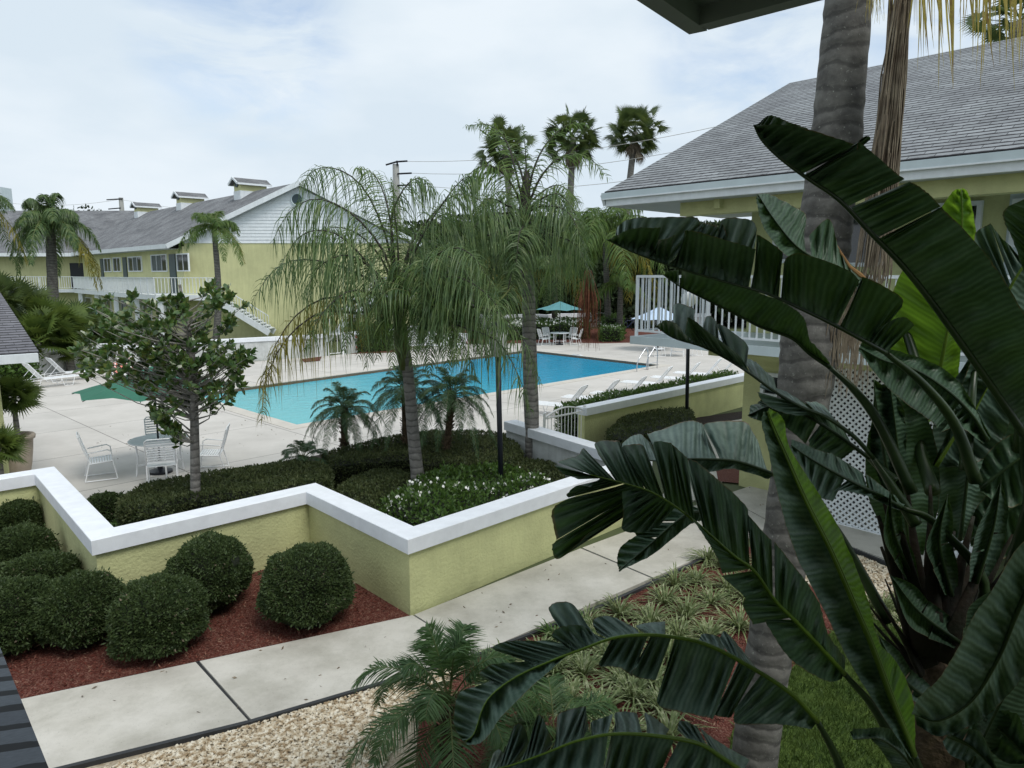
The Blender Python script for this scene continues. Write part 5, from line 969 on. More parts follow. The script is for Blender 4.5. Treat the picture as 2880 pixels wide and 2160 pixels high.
for a in ((1180, 62, 690, 12, 'dark tree beyond the sign wall, behind the tall palm trunk', 61), (1300, 64, 660, 12, 'dark leafy tree beyond the far wall, behind the lamp post', 62), (1420, 62, 645, 11, 'dark bushy tree left of the second palm crown', 63), (1530, 66, 640, 12, 'dark tree mass above the teal umbrella', 64), (1640, 63, 655, 11, 'dark tree behind the yellow-green far palm', 65), (1750, 64, 668, 11, 'dark green tree left of the right building', 66), (1860, 60, 700, 11, 'dark tree behind the white balcony railing', 67), (1975, 62, 640, 11, 'dark tree showing through the balcony opening', 68), (2100, 60, 690, 11, 'dark tree behind the right part of the balcony', 69), (2230, 60, 690, 11, 'dark tree hidden behind the right building wall', 70)): tree(*a)
for u, y, tv, w, lab, sd_i in ((190, 95, 585, 9, 'distant small tree above the far left roof ridge', 71), (275, 97, 576, 4, 'tiny distant tree tip left of the utility pole', 72)): tree(u, y, tv, w, lab, sd_i, n=2500, lsz=.45)
for a in ((1245, 68, 640, 13, 'tall dark tree filling the gap behind the first palm crown', 81), (1475, 70, 625, 13, 'tall dark tree filling the gap behind the second palm trunk', 82), (1595, 70, 650, 12, 'dark tree between the two right fan palm trunks', 83), (1690, 69, 640, 12, 'dark tree behind the rusty hanging frond', 84), (1810, 70, 660, 13, 'dark tree touching the left end of the white balcony', 85)): tree(*a)
# =============== STRIPED GRASS CLUMPS ===============
M['stripe'] = pm('striped_grass_blade', (.055, .095, .03), .6, .2, 14, c2=(.15, .19, .075), c3=(.44, .46, .30), transl=.15)
def clump(c, r, n, label, mt='stripe', wb=.019, first=None):
    root = thing('striped_grass', c, label, 'ornamental grass', 'striped grass clumps in the red mulch'); an = RS.rand(n)*6.28; L = r*RS.uniform(.7, 1.25, n); el = RS.uniform(.5, 1.35, n); c0 = np.array(c)[None]+np.stack([np.cos(an), np.sin(an), 0*an], 1)*RS.rand(n)[:, None]*.06
    d = np.stack([np.cos(an)*np.cos(el), np.sin(an)*np.cos(el), np.sin(el)], 1); s = np.stack([-np.sin(an), np.cos(an), 0*an], 1); rows = []
    for q in (0, .33, .66, 1): 
        p = c0+d*(L*q)[:, None]-np.array([0, 0, 1])*(L*q**2*.75*np.cos(el*.6))[:, None]; p[:, 2] = np.maximum(p[:, 2], .03); w_ = wb*(.8, 1, .75, .08)[int(q*3+.1)]; rows += [p-s*w_*.5, p+s*w_*.5]
    V = np.stack(rows, 1).reshape(-1, 3); b = np.arange(n)[:, None]*8; np_obj('blades', V, np.vstack([b+np.array([0, 1, 3, 2]), b+np.array([2, 3, 5, 4]), b+np.array([4, 5, 7, 6])]), mt, root); return root
gpos = [(1650, 1760), (1740, 1730), (1790, 1800), (1870, 1700), (1960, 1640), (2040, 1600), (1930, 1740), (2000, 1700), (2100, 1690), (1700, 1850), (1640, 1900), (1800, 1890), (1880, 1850), (1990, 1800), (2080, 1770), (1600, 1830), (1690, 2010), (1780, 1970), (1600, 1980), (1560, 1900), (1860, 2000), (1950, 1930), (1750, 2080), (1660, 2100), (1880, 2080), (2150, 1600), (1420, 1880), (1480, 1950), (1380, 1950), (2480, 1720), (2560, 1700), (2250, 1800), (1680, 1800), (1830, 1760), (1910, 1800), (1750, 1920), (1840, 1940), (2050, 1660), (1900, 1650), (1990, 1580), (1520, 1860)]
desc = ['beside the concrete path edge', 'next to the slab joint', 'in the middle of the red bed', 'just right of the torn leaf', 'near the top of the bed', 'at the far tip of the bed', 'below the hanging torn leaf', 'behind the drooping dark leaf', 'close to the big trunk']
used_l = {}
for i, (u, v) in enumerate(gpos):
    lab = 'green and cream striped grass clump %s' % desc[i % 9]
    k = used_l.get(lab, 0); used_l[lab] = k+1
    if k: lab += [', a little nearer the camera', ', lower and fuller', ', half hidden under leaves', ', with longer arching blades', ', small one'][k-1]
    clump(G(u, v, .012), .44+.12*random.random(), 85, lab)
for u, v, lab in ((1560, 1800, 'dark green grass tuft at the path edge above the torn leaf tip'), (1620, 1775, 'dark green spiky grass tuft right at the walkway edge')): tag(clump(G(u, v, .012), .42, 70, lab, 'broad'), group='dark grass tufts')
clump(G(1085, 985, .02), 1.1, 120, 'pale grass tuft at the foot of the sign wall', 'queenl', .03)
# lawn blades
poly = LAWN; n = 60000
x = RS.uniform(.8, 7, n*2); y = RS.uniform(3.6, 9, n*2); k = inpoly(x, y, poly); x, y = x[k][:n], y[k][:n]; P = np.stack([x, y, np.full(len(x), .018)], 1); Nn = np.tile([0, 0, 1.], (len(x), 1)); V, Fq = leaves(P, Nn, .07, .12, 1, .45)
tag(np_obj('grass', V, Fq, 'blade', loc=(0, 0, 0)), 'short green lawn around the base of the big palm', 'grass', kind='stuff')
# =============== FURNITURE ===============
def make_chair():
    r = thing('patio_chair', (0, 0, 0), 'white strap patio chair', 'chair'); w = .27
    for sx in (-1, 1):   # side frames: leg loop + arm
        mb = MB(); x = sx*w; mb.tube([(x, -.30, .02), (x, .28, .02)], .012, 6); mb.tube([(x, .28, .02), (x, .22, .40), (x, .20, .60), (x, .13, .645), (x, -.22, .60)], .013, 6); mb.tube([(x, -.30, .02), (x, -.20, .42), (x, -.27, .62), (x, -.36, .94)], .013, 6); mb.tube([(x, .22, .41), (x, -.20, .38)], .012, 6); mb.build('side_frame', 'tube', r)
    mb = MB(); mb.tube([(-w, -.36, .94), (-w+.05, -.375, .98), (w-.05, -.375, .98), (w, -.36, .94)], .013, 6)
    for i in range(9): t = i/8; mb.box((0, -.225-.125*t, .50+.43*t), (2*w, .012, .032))
    mb.build('backrest', 'plastic', r); mb = MB()
    for i in range(9): mb.box((0, -.19+.048*i, .395+.002*i), (2*w, .034, .012))
    mb.build('seat', 'plastic', r); return r
def make_table():
    r = thing('patio_table', (0, 0, 0), 'round white patio table', 'table'); mb = MB(); mb.lathe([(.56, .70), (.58, .71), (.58, .73), (.56, .74), (.03, .742)], (0, 0, 0), 36); mb.build('tabletop', 'white', r, False)
    for a in range(4):
        an = a*math.pi/2+.4; c, s = math.cos(an), math.sin(an); mb = MB(); mb.tube([(c*.44, s*.44, .70), (c*.42, s*.42, .4), (c*.47, s*.47, 0)], .018, 6); mb.build('leg', 'tube', r)
    mb = MB(); mb.beam((-.42, -.17, .22), (.42, .17, .22), .03, .03); mb.beam((.17, -.42, .235), (-.17, .42, .235), .03, .03); mb.build('brace', 'tube', r); return r
def make_lounger():
    r = thing('sun_lounger', (0, 0, 0), 'white strap sun lounger', 'sun lounger'); w = .30; hb = .33; n = 9
    mb = MB(); mb.tube([(-w, -.25, hb), (-w, .98, hb), (-w+.05, 1.03, hb), (w-.05, 1.03, hb), (w, .98, hb), (w, -.25, hb)], .014, 6); mb.tube([(-w, -.25, hb), (-w, -.95, hb-.03)], .013, 6); mb.tube([(w, -.25, hb), (w, -.95, hb-.03)], .013, 6); mb.build('frame', 'tube', r)
    for y in (-.62, .55):
        mb = MB()
        for sx in (-1, 1): mb.tube([(sx*w, y-.24, hb), (sx*w, y-.14, .02), (sx*w, y+.14, .02), (sx*w, y+.24, hb)], .012, 6)
        mb.tube([(-w, y, .02), (w, y, .02)], .01, 6); mb.build('leg_loop', 'tube', r)
    mb = MB()
    for i in range(22): mb.box((0, -.20+.055*i, hb+.005), (2*w, .042, .010))
    mb.build('seat', 'plastic', r); mb = MB(); L = .80; ca, sa = math.cos(rad(52)), math.sin(rad(52))
    for i in range(13):
        t = .05+.72*i/12; c = Vector((0, -.25-t*ca, hb+t*sa)); mb.beam(c+Vector((-w, 0, 0)), c+Vector((w, 0, 0)), .034, .010, up=(0, sa, ca))
    e = Vector((0, -.25-L*ca, hb+L*sa)); b = Vector((0, -.25, hb)); mb.tube([b+Vector((-w, 0, 0)), e+Vector((-w, .03*ca, -.05)), e+Vector((-w+.05, 0, 0)), e+Vector((w-.05, 0, 0)), e+Vector((w, .03*ca, -.05)), b+Vector((w, 0, 0))], .014, 6)
    mb.tube([b.lerp(e, .55)+Vector((w, 0, 0)), (w, -.85, hb-.03)], .010, 6); mb.tube([b.lerp(e, .55)+Vector((-w, 0, 0)), (-w, -.85, hb-.03)], .010, 6)
    mb.build('backrest', 'plastic', r); return r
chair = make_chair(); table = make_table(); lounger = make_lounger()
def face(p, q): d = Vector(q)-Vector(p); return math.atan2(-d.x, d.y)   # local +Y towards q
T1 = G(452, 1330); T1.z = .01; place(table, 0, T1, .3, 'round white table with green umbrella near the magnolia tree', 'round patio tables')
T2 = G(1574, 970); T2.z = .01; place(table, 1, T2, .1, 'round white table under the far teal umbrella', 'round patio tables')
T3 = G(1905, 1002); T3.z = .01; place(table, 1, T3, .1, 'round white table half hidden under the corner of the white balcony', 'round patio tables')
cc = 0
for T, offs_, labs in ((T1, [(-1.02, -.42, .15), (-.42, .92, .1), (.42, -.75, -.1), (1.05, .15, .1)], ['white strap chair left of the near table, seen from behind its side', 'white strap chair on the far side of the near table', 'white strap chair in front of the near table, behind the magnolia trunk', 'white strap chair right of the near table, turned sideways']),
        (T2, [(-.95, -.35, 0), (-.6, .75, 0), (.7, .75, 0), (.95, -.3, 0)], ['white chair front left of the far umbrella table', 'white chair back left of the far umbrella table', 'white chair back right of the far umbrella table', 'white chair front right of the far umbrella table']),
        (T3, [(-1.0, -.1, 0), (.95, .2, 0)], ['white chair left of the table beneath the balcony corner', 'white chair right of the table beneath the balcony corner'])):
    for (dx, dy, tw), lab in zip(offs_, labs): p = Vector((T.x+dx, T.y+dy, .01)); place(chair, cc, p, face(p, T)+tw, lab, 'white strap patio chairs'); cc += 1
lc = 0
row = ['first lounger of the row, nearest the white gate', 'second lounger of the row along the glossy hedge', 'third lounger along the hedge, low backrest', 'fourth lounger along the hedge, left of the lamp pole', 'fifth lounger along the hedge, just behind the lamp pole', 'sixth lounger along the hedge, right of the lamp pole', 'last lounger of the row, half hidden by the leaf']
for (u, v), lab in zip(((1640, 1090), (1731, 1074), (1809, 1064), (1883, 1036), (1962, 1024), (2022, 1013), (2062, 1015)), row):
    e = G(u, v, .92); e.z = .01; a = rad(62); d = Vector((-math.sin(a), math.cos(a), 0)); place(lounger, lc, e+d*.70, a, lab, 'white sun loungers'); lc += 1
for (u, v), (fu, fv), lab in (((70, 1024), (170, 1085), 'white lounger nearer the annex roof on the left'), ((135, 1009), (232, 1067), 'white lounger behind the other one, against the angled left wall')):
    e = G(u, v, .95); e.z = .01; f = G(fu, fv); d = (f-e); d.z = 0; d.normalize(); place(lounger, lc, e+d*.75, math.atan2(-d.x, d.y), lab, 'white sun loungers'); lc += 1
for u, v, a, lab in ((1195, 985, 150, 'white lounger behind the tall palm trunk, by the sign wall'), (1245, 985, 160, 'white lounger seen through the hanging fronds beyond the pool'), (1290, 990, 165, 'white lounger beyond the pool left of the lamp post'), (345, 1068, 200, 'white lounger under a salmon towel, seen through the magnolia'), (700, 1015, 190, 'white lounger by the long pale wall, right of the magnolia')):
    p = G(u, v); p.z = .01; place(lounger, lc, p, rad(a), lab, 'white sun loungers'); lc += 1
    if 'salmon' in lab:
        d = Vector((-math.sin(rad(a)), math.cos(rad(a)), 0)); s = Vector((d.y, -d.x, 0)); mb = MB(); V = []
        for i in range(11):
            for j in range(7): q = p-d*(.75-.14*i)+s*(-.36+.12*j); zb_ = .37+(max(0, 4-i)*.14 if i < 5 else 0); V.append((q.x, q.y, zb_+.03*math.sin(i*1.3+j)-(.16 if j in (0, 6) else 0)))
        mb.add(V, [(i*7+j, i*7+j+1, (i+1)*7+j+1, (i+1)*7+j) for i in range(10) for j in range(6)]); tag(mb.build('beach_towel', 'salmon', smooth=True), 'salmon pink towel draped over the lounger behind the magnolia', 'towel')
def umbrella(c, rim, peak, r, mt, label, rot=0, n=8, tilt=(0, 0)):
    c = Vector(c); root = thing('patio_umbrella', c, label, 'umbrella', 'patio umbrellas'); ap = c+UP*peak+Vector((tilt[0], tilt[1], 0)); R_ = [c+Vector((r*math.cos(rot+2*math.pi*i/n), r*math.sin(rot+2*math.pi*i/n), rim)) for i in range(n)]
    V = [ap]; Fq = []
    for i in range(n):
        a, b = R_[i], R_[(i+1) % n]; m = (a+b)/2; m = m+(c-m).xy.to_3d()*.05+UP*.05; k = len(V); g1 = ap.lerp(a, .5)-UP*.03; g2 = ap.lerp(b, .5)-UP*.03; gm = ap.lerp(m, .5)+UP*-.07
        V += [a, m, b, g1, gm, g2]; Fq += [(0, k+3, k+4), (0, k+4, k+5), (k+3, k, k+1, k+4), (k+4, k+1, k+2, k+5)]
    MB().add(V, Fq).build('canopy', mt, root)
    MB().tube([c+UP*.05, c+UP*(peak-.02)], .02, 10).build('pole', 'dark', root); mb = MB()
    for a in R_: mb.tube([ap-UP*.05, a-UP*.02+(c-a).xy.to_3d()*.01], .008, 4)
    mb.build('ribs', 'dark', root); MB().lathe([(.24, 0), (.24, .05), (.06, .09), (.03, .3)], c, 20).build('base', 'dark', root); return root
umbrella(T1, 1.80, 2.30, 1.55, 'umbg', 'green canvas umbrella over the near round table, partly behind the magnolia', rot=.30)
umbrella(T2, 2.12, 2.62, 1.5, 'umbt', 'teal umbrella over the far round table beyond the pool', rot=.2)
p = G(1850, 985); umbrella((p.x, p.y, 0), 1.75, 2.45, 1.6, 'umbb', 'pale blue umbrella seen through the white balcony railing', rot=.1)
# lamp posts
lp_ = G(1411, 1425); lpt = thing('lamp_post', lp_, 'black lamp post with tapered white lantern standing in the flowering shrub', 'lamp post'); top = D(1400, 1003, lp_.y)
mb = MB(); mb.tube([lp_, lp_.lerp(top, .5), top], .048, 14); mb.build('pole', 'dark', lpt, True); lx_, ly_, lz_ = top
mb = MB(); mb.lathe([(.07, 0), (.115, .02), (.19, .48), (.19, .5)], top, 20); mb.build('lantern_glass', 'globe', lpt, True); mb = MB(); mb.lathe([(.24, .5), (.24, .53), (.08, .60), (.02, .62)], top, 20); mb.build('lantern_cap', 'dark', lpt)
gp = D(1936, 1075, 18.9); gp.z = 0; l2 = thing('lamp_post', gp, 'black lamp post with round white globe behind the hedge and balcony rails', 'lamp post'); gt = D(1937, 862, 18.9)
MB().tube([gp, (gt.x, gt.y, gt.z)], .05, 12).build('pole', 'dark', l2, True); gc = D(1937, 842, 18.9); mb = MB(); mb.lathe([(.20*math.sin(a), -.20*math.cos(a)) for a in np.linspace(.15, 3.1, 16)], gc, 24); mb.build('globe', 'globe', l2, True)
# pool ladder
ld = thing('pool_ladder', G(1822, 1040), 'stainless steel pool ladder at the right end of the pool', 'pool ladder'); la = G(1822, 1041); lb_ = G(1848, 1036); wdir = (pool[0]-pool[1]).normalized()
for q in (la, lb_):
    mb = MB(); mb.tube([Vector(x) for x in crom([q, q+UP*.75, q+UP*1.0+wdir*.12, q+UP*.92+wdir*.32, q+UP*.42+wdir*.82, q+UP*-.2+wdir*.86], 24)], .024, 8); mb.build('handrail', 'steel', ld, True)
mb = MB(); mb.tube([la+UP*.28, lb_+UP*.28], .02, 8); mb.build('crossbar', 'steel', ld)
mk = thing('depth_marker', G(1640, 1003), 'white depth marker tile on the far pool edge', 'depth marker'); mp_ = lerp(pool[2], pool[1], .40); dfar = (pool[1]-pool[2]).normalized(); nfar = Vector((-dfar.y, dfar.x, 0)); mk.location = mp_
mb = MB(); mb.beam(mp_+nfar*.16+UP*.04-dfar*.32, mp_+nfar*.16+UP*.04+dfar*.32, .2, .03, up=(0, 0, 1)); mb.build('tile', 'white', mk)
text('number', '5 FT', .2, mp_+nfar*.09-dfar*.24+UP*.058, math.atan2(dfar.y, dfar.x), 'black', mk, tilt=0)
# bicycle
bc = G(1768, 931); bk_ = thing('bicycle', bc, 'dark bicycle leaning against the far white wall left of the balcony', 'bicycle'); bd = Vector((.92, .38, 0)); R_ = .36
for s in (-.55, .55):
    mb = MB(); c = bc+bd*s+UP*R_; mb.tube([c+bd*(R_*math.cos(t))+UP*(R_*math.sin(t)) for t in np.linspace(0, 6.2832, 25)], .028, 6, cap=False)
    for k in range(6): t = k*math.pi/3; mb.tube([c, c+bd*(R_*math.cos(t))+UP*(R_*math.sin(t))], .006, 3)
    mb.build('wheel', 'dark', bk_)
mb = MB(); a, b, c_, d_ = bc-bd*.55+UP*R_, bc-bd*.05+UP*.30, bc-bd*.2+UP*.78, bc+bd*.38+UP*.80; f_2 = bc+bd*.55+UP*R_
for x, y in ((a, b), (a, c_), (b, c_), (c_, d_), (b, d_), (d_, f_2)): mb.tube([x, y], .022, 6)
mb.tube([c_, c_+UP*.14-bd*.03], .018, 6); mb.build('frame', 'bike', bk_); mb = MB(); mb.box(c_+UP*.17-bd*.04, (.24, .13, .06)); mb.build('saddle', 'dark', bk_); mb = MB(); hb_ = d_+UP*.18; sv = Vector((-bd.y, bd.x, 0)); mb.tube([d_, hb_], .018, 6); mb.tube([hb_-sv*.25-bd*.08, hb_, hb_+sv*.25-bd*.08], .016, 6); mb.build('handlebar', 'steel', bk_)
# utility poles and wires
def upole(u, vt, y, r, arms, label):
    t = D(u, vt, y); root = thing('utility_pole', (t.x, t.y, 0), label, 'utility pole', 'utility poles'); MB().tube([(t.x, t.y, 0), t], [r*1.7, r], 8).build('pole', 'pole', root); mb = MB()
    for (u0, v0), (u1, v1) in arms: mb.tube([D(u0, v0, y-.3), D(u1, v1, y-.3)], .09, 5)
    mb.build('insulator_arms', 'dark', root)
upole(1113, 462, 75, .32, [((1085, 464), (1116, 455)), ((1116, 455), (1146, 453)), ((1116, 452), (1118, 466)), ((1118, 489), (1158, 487)), ((1118, 522), (1160, 520))], 'pale concrete utility pole behind the tall palms')
upole(340, 556, 110, .32, [((300, 562), (345, 559)), ((305, 588), (340, 585))], 'distant utility pole above the left roofs')
for (u0, v0), (u1, v1), y0_, y1_, lab in (((1144, 454), (2150, 325), 75, 60, 'topmost power line behind the fan palms'), ((1158, 487), (2100, 385), 75, 60, 'middle power line behind the fan palms'), ((1160, 520), (2000, 470), 75, 60, 'lowest power line behind the fan palms'), ((345, 562), (1085, 600), 110, 80, 'thin power line running right of the distant pole'), ((-80, 555), (335, 561), 110, 110, 'thin power line above the far left roof')):
    a, b = D(u0, v0, y0_), D(u1, v1, y1_); mb = MB(); mb.tube([a.lerp(b, t)-UP*(1.0*4*t*(1-t)) for t in np.linspace(0, 1, 14)], .022, 4); tag(mb.build('power_line', 'pole'), lab, 'power line', 'power lines')
# =============== BIG PALM TRUNK (near, right) ===============
TY = 5.5; tk = [(2380, -160, 5.9), (2385, 0, 5.85), (2368, 200, 5.8), (2350, 400, 5.75), (2330, 560, 5.7), (2312, 700, 5.68), (2288, 850, 5.65), (2275, 1000, 5.6), (2255, 1150, 5.6), (2230, 1350, 5.58), (2200, 1600, 5.55), (2160, 1850, 5.5), (2128, 2080, 5.5), (2105, 2300, 5.5)]
tw = [58, 60, 62, 66, 68, 73, 78, 78, 70, 62, 64, 64, 66, 74]
tp_ = [D(*q) for q in tk]; base_ = tp_[-1].copy(); base_.z = 0; bpalm = thing('big_palm', base_, 'big palm with thick ringed grey trunk rising through the right half of the photo', 'palm tree')
P_ = crom(tp_+[base_], 110); Rr = np.interp(np.linspace(0, 1, 110), np.linspace(0, 1, len(tw)+1), [w/F*5.65 for w in tw]+[.24]); mb = MB()
rn = [float(Rr[i]*(1+.045*(((i*.9) % 3)/3-.3)+.012*random.gauss(0, 1))) for i in range(110)]; mb.tube([Vector(p) for p in P_], rn, 28); mb.build('trunk', 'trunk', bpalm, True)
ctop = D(2385, -420, 5.8); cz = ctop
MB().tube([D(2380, -150, 5.85), D(2385, -280, 5.8), ctop], [.16, .2, .12], 14).build('crown_shaft', 'boot', bpalm, True)
# hanging dead frond beside the trunk
mb = MB(); rnd = random.Random(3)
for i in range(330):
    q = max(-1.9, min(1.9, rnd.gauss(0, 1))); u0 = 2530+rnd.uniform(-26, 30); yy = 5.35+rnd.gauss(0, .07); vs_ = rnd.uniform(-120, 450); L = rnd.uniform(260, 620)
    def cx(v): return 2540-(v/780)*85
    pts = []
    for k in range(5):
        v = vs_+L*k/4; pts.append(D(cx(v)+q*(12+.018*max(0, v))+rnd.gauss(0, 2.5), min(v, 790+rnd.uniform(0, 20)), yy))
    mb.tube(pts, [.006, .006, .005, .004, .0015], 3)
for (v0, v1) in ((-150, 330),): mb.tube([D(2515, v0, 5.36), D(2498, 120, 5.36), D(2480, v1, 5.36), D(2455, 640, 5.36)], [.02, .016, .012, .006], 6)
for i in range(150):   # lower ragged tail
    v0 = rnd.uniform(760, 960); u0 = 2425+rnd.gauss(0, 30)-(v0-760)*.12; mb.tube([D(u0, v0, 5.4), D(u0-8+rnd.gauss(0, 4), v0+70, 5.4), D(u0-16+rnd.gauss(0, 8), min(1120, v0+150+rnd.uniform(0, 50)), 5.4)], [.005, .004, .0015], 3)
mb.build('dead_frond', 'deadf', bpalm)
# live fronds overhead: only hanging tips enter the frame
V = []; Fq = []
for i in range(110):
    u = rnd.uniform(2560, 2910) if i < 80 else rnd.uniform(2440, 2500); ln = rnd.choice([60, 90, 130, 180, 230])*rnd.uniform(.7, 1.15) if i < 80 else rnd.uniform(20, 70); w = rnd.uniform(2.0, 9) if i < 80 else 2; y = 5.0+rnd.gauss(0, .25); dx = rnd.gauss(0, 16)
    b = len(V)
    for k in range(6):
        q = k/5; v = -260+(260+ln)*q; c = D(u+dx*q**2, v, y); ww = w/F*y*(1-q**2.5)+.001; an = rnd.gauss(0, .1)+.4*math.sin(i); V += [c-Vector((ww*math.cos(an)*.5, ww*math.sin(an)*.5, 0)), c+Vector((ww*math.cos(an)*.5, ww*math.sin(an)*.5, 0))]
    Fq += [(b+2*k, b+2*k+1, b+2*k+3, b+2*k+2) for k in range(5)]
M['tips'] = pm('overhanging_leaflet', (.16, .09, .05), .6, .2, 6, c2=(.30, .26, .05), c3=(.42, .36, .10), transl=.35)
np_obj('frond', [tuple(v) for v in V], np.array(Fq), 'tips', bpalm)
for az, el in ((.2, .5), (-.3, .1), (.8, .3), (1.6, .5), (2.4, .6), (3.0, .7), (-1.0, .3), (-2.2, .8)): frond(bpalm, auto_frond(cz+UP*.4, az, el+.5, 2.6, .8), .6, .9, 60, .04, ('queen', 'rachis'))
# =============== GIANT BIRD-OF-PARADISE ===============
bopb = D(2620, 1900, 3.15); bop = thing('bird_of_paradise_plant', (bopb.x, bopb.y, 0), 'giant bird-of-paradise plant with huge torn dark leaves filling the right foreground', 'plant')
def leafblade(mid, sides, mt, y0, y1, name='leaf', cv=lambda x, y: (x, y), rib=None, ribr=.011, dyn=16, petiole=None, wave=.022):
    """mid: photo points base->tip; y0,y1 distance at base and tip; sides: list of (dy, bulge, [segments]); segment: [(t, (x,y)), ...], t in mid-point index units"""
    n = len(mid); m3 = np.array([(*cv(*p), y0+(y1-y0)*i/(n-1)) for i, p in enumerate(mid)]); dense = crom(m3, 60*(n-1)+1)
    def Mt(t): return dense[np.clip((np.asarray(t)*60).round().astype(int), 0, len(dense)-1)]
    W3 = [D(*q) for q in dense]; cum = np.concatenate([[0], np.cumsum([(W3[i+1]-W3[i]).length for i in range(len(W3)-1)])])
    V = []; Fq = []; UV = []; MI = []; K = 8
    for sd_t in sides:
        dy, bulge, segs = sd_t[:3]; mti = 1 if len(sd_t) > 3 else 0
        for si, seg in enumerate(segs):
            ts = np.array([s[0] for s in seg], float); es = np.array([cv(*s[1]) for s in seg], float); m_ = max(4, int(dyn*len(seg)/2)); tt = np.linspace(0, 1, m_)
            tp = np.linspace(0, 1, len(seg)); P = crom(es, m_) if len(seg) > 2 else np.stack([np.interp(tt, tp, es[:, 0]), np.interp(tt, tp, es[:, 1])], 1); T = np.interp(tt, tp, ts)
            jy = dy*(1+.35*math.sin(si*2.1+len(seg))) ; b = len(V); ph_ = RS.rand()*6; P = P+(RS.normal(size=P.shape)*.7+np.stack([np.sin(tt*9+ph_), np.cos(tt*7+ph_)], 1)*2.5)*(wave/.022)
            for i in range(m_):
                M_ = Mt(T[i]); ci = cum[int(np.clip(round(T[i]*60), 0, len(cum)-1))]
                for k in range(K+1):
                    s = k/K; u = M_[0]*(1-s)+P[i, 0]*s; v = M_[1]*(1-s)+P[i, 1]*s; y = M_[2]+jy*s**1.3+bulge*4*s*(1-s)+wave*math.sin(s*3)*math.sin(i*1.1+si)+ (tt[i]-.5)*.05*s*((si % 3)-1)
                    V.append(D(u, v, y)); UV.append((ci+si*.013, s))
            for i in range(m_-1):
                for k in range(K): a = b+i*(K+1)+k; Fq.append((a, a+1, a+K+2, a+K+1)); MI.append(mti)
    o = np_obj(name, [tuple(v) for v in V], np.array(Fq), [mt, 'bopl'], bop, mi=MI, uv=UV, smooth=True)
    mb = MB(); pts = [D(q[0], q[1], q[2]-.004) for q in dense[::12]]; k = len(pts); mb.tube(pts, [ribr*(1-.85*(i/(k-1))) for i in range(k)], 7); mb.build('midrib', rib or 'stalk', o, True)
    if petiole:
        q0 = dense[0]; pl = [D(q0[0], q0[1], q0[2])]+[D(*cv(p[0], p[1]), p[2]) for p in petiole]; mb = MB(); P = crom(pl, 18); mb.tube([Vector(p) for p in P], [ribr*1.05+i/17*ribr*1.6 for i in range(18)], 9); mb.build('petiole', 'stalk', o, True)
    return o
S = lambda x, y: (x, y)
# L1 top big leaf
leafblade([(2124, 1530), (1990, 1330), (1850, 1130), (1700, 920), (1560, 745), (1400, 580), (1260, 435), (1100, 325), (980, 235), (900, 155), (863, 85)],
  [(-.16, .05, [[(0, (2330, 1330)), (1, (2240, 1180)), (2, (2150, 1010)), (3, (2010, 770)), (4, (1860, 590)), (4.6, (1750, 480)), (4.75, (1745, 470))], [(4.78, (1738, 462)), (5.4, (1650, 385)), (5.7, (1590, 345))], [(5.75, (1570, 335)), (6.3, (1490, 280)), (6.9, (1385, 190)), (7.0, (1352, 165)), (7.05, (1345, 195))], [(7.1, (1340, 185)), (7.6, (1250, 150)), (8.5, (1080, 100)), (9.3, (960, 80)), (10, (863, 85))]]),
   (.10, .03, [[(7.3, (1330, 178)), (8, (1180, 128)), (8.6, (1040, 75)), (9.2, (950, 38)), (9.6, (920, 45)), (10, (900, 78))], [(6.6, (1410, 150)), (6.8, (1392, 140)), (7.0, (1350, 170))]])], 'bop', 2.75, 2.35, cv=Z3, petiole=[(2140, 1700, 2.9), (2160, 1850, 3.0), (2080, 2150, 3.1)], ribr=.016)
# L2
leafblade([(1480, 1150), (1390, 1100), (1280, 1040), (1150, 975), (1000, 905), (900, 865), (700, 810), (480, 745), (300, 680), (175, 620)],
  [(-.14, .05, [[(0, (1612, 1015)), (.4, (1560, 985)), (.9, (1480, 1010)), (1.0, (1440, 1030))], [(.8, (1560, 930)), (1.0, (1540, 880)), (2.0, (1385, 800)), (2.15, (1365, 815))], [(2.25, (1360, 806)), (2.6, (1290, 758)), (3.4, (1100, 692)), (4.0, (1015, 705)), (4.1, (1000, 740))], [(4.2, (1002, 690)), (4.5, (980, 665)), (5.2, (885, 600)), (5.3, (885, 640))], [(5.35, (868, 662)), (6, (730, 625)), (6.6, (600, 585)), (6.9, (540, 574)), (7.0, (548, 600))], [(7.1, (500, 598)), (7.4, (425, 622)), (7.6, (432, 630))], [(7.5, (430, 560)), (8, (345, 568)), (8.5, (250, 585)), (9, (175, 620))]]),
   (.16, .03, [[(5.4, (868, 640)), (5.7, (860, 540)), (6.3, (720, 524)), (6.4, (738, 600))], [(6.5, (700, 590)), (6.7, (690, 556)), (7.0, (618, 540)), (7.1, (640, 600))], [(7.1, (612, 575)), (7.3, (597, 515)), (7.7, (430, 513)), (8.3, (300, 524)), (8.6, (235, 560)), (8.8, (218, 590))]], 1)], 'bop', 3.05, 2.7, cv=Z3, petiole=[(1650, 1290, 3.1), (1800, 1480, 3.15), (1900, 1750, 3.15)])
# L3
leafblade([(1215, 1215), (1120, 1150), (1040, 1080), (900, 1030), (800, 980), (640, 900), (520, 840), (440, 785)],
  [(-.12, .05, [[(0, (1225, 1195)), (.5, (1150, 1110)), (1, (1120, 1080)), (2, (1090, 980)), (3, (1000, 915)), (4, (900, 875)), (5, (740, 812)), (5.6, (610, 780)), (6, (522, 757))], [(6.05, (518, 757)), (6.5, (480, 765)), (7, (440, 785))]])], 'bop', 3.35, 3.1, cv=Z3, petiole=[(1330, 1320, 3.3), (1450, 1480, 3.25), (1600, 1800, 3.2)])
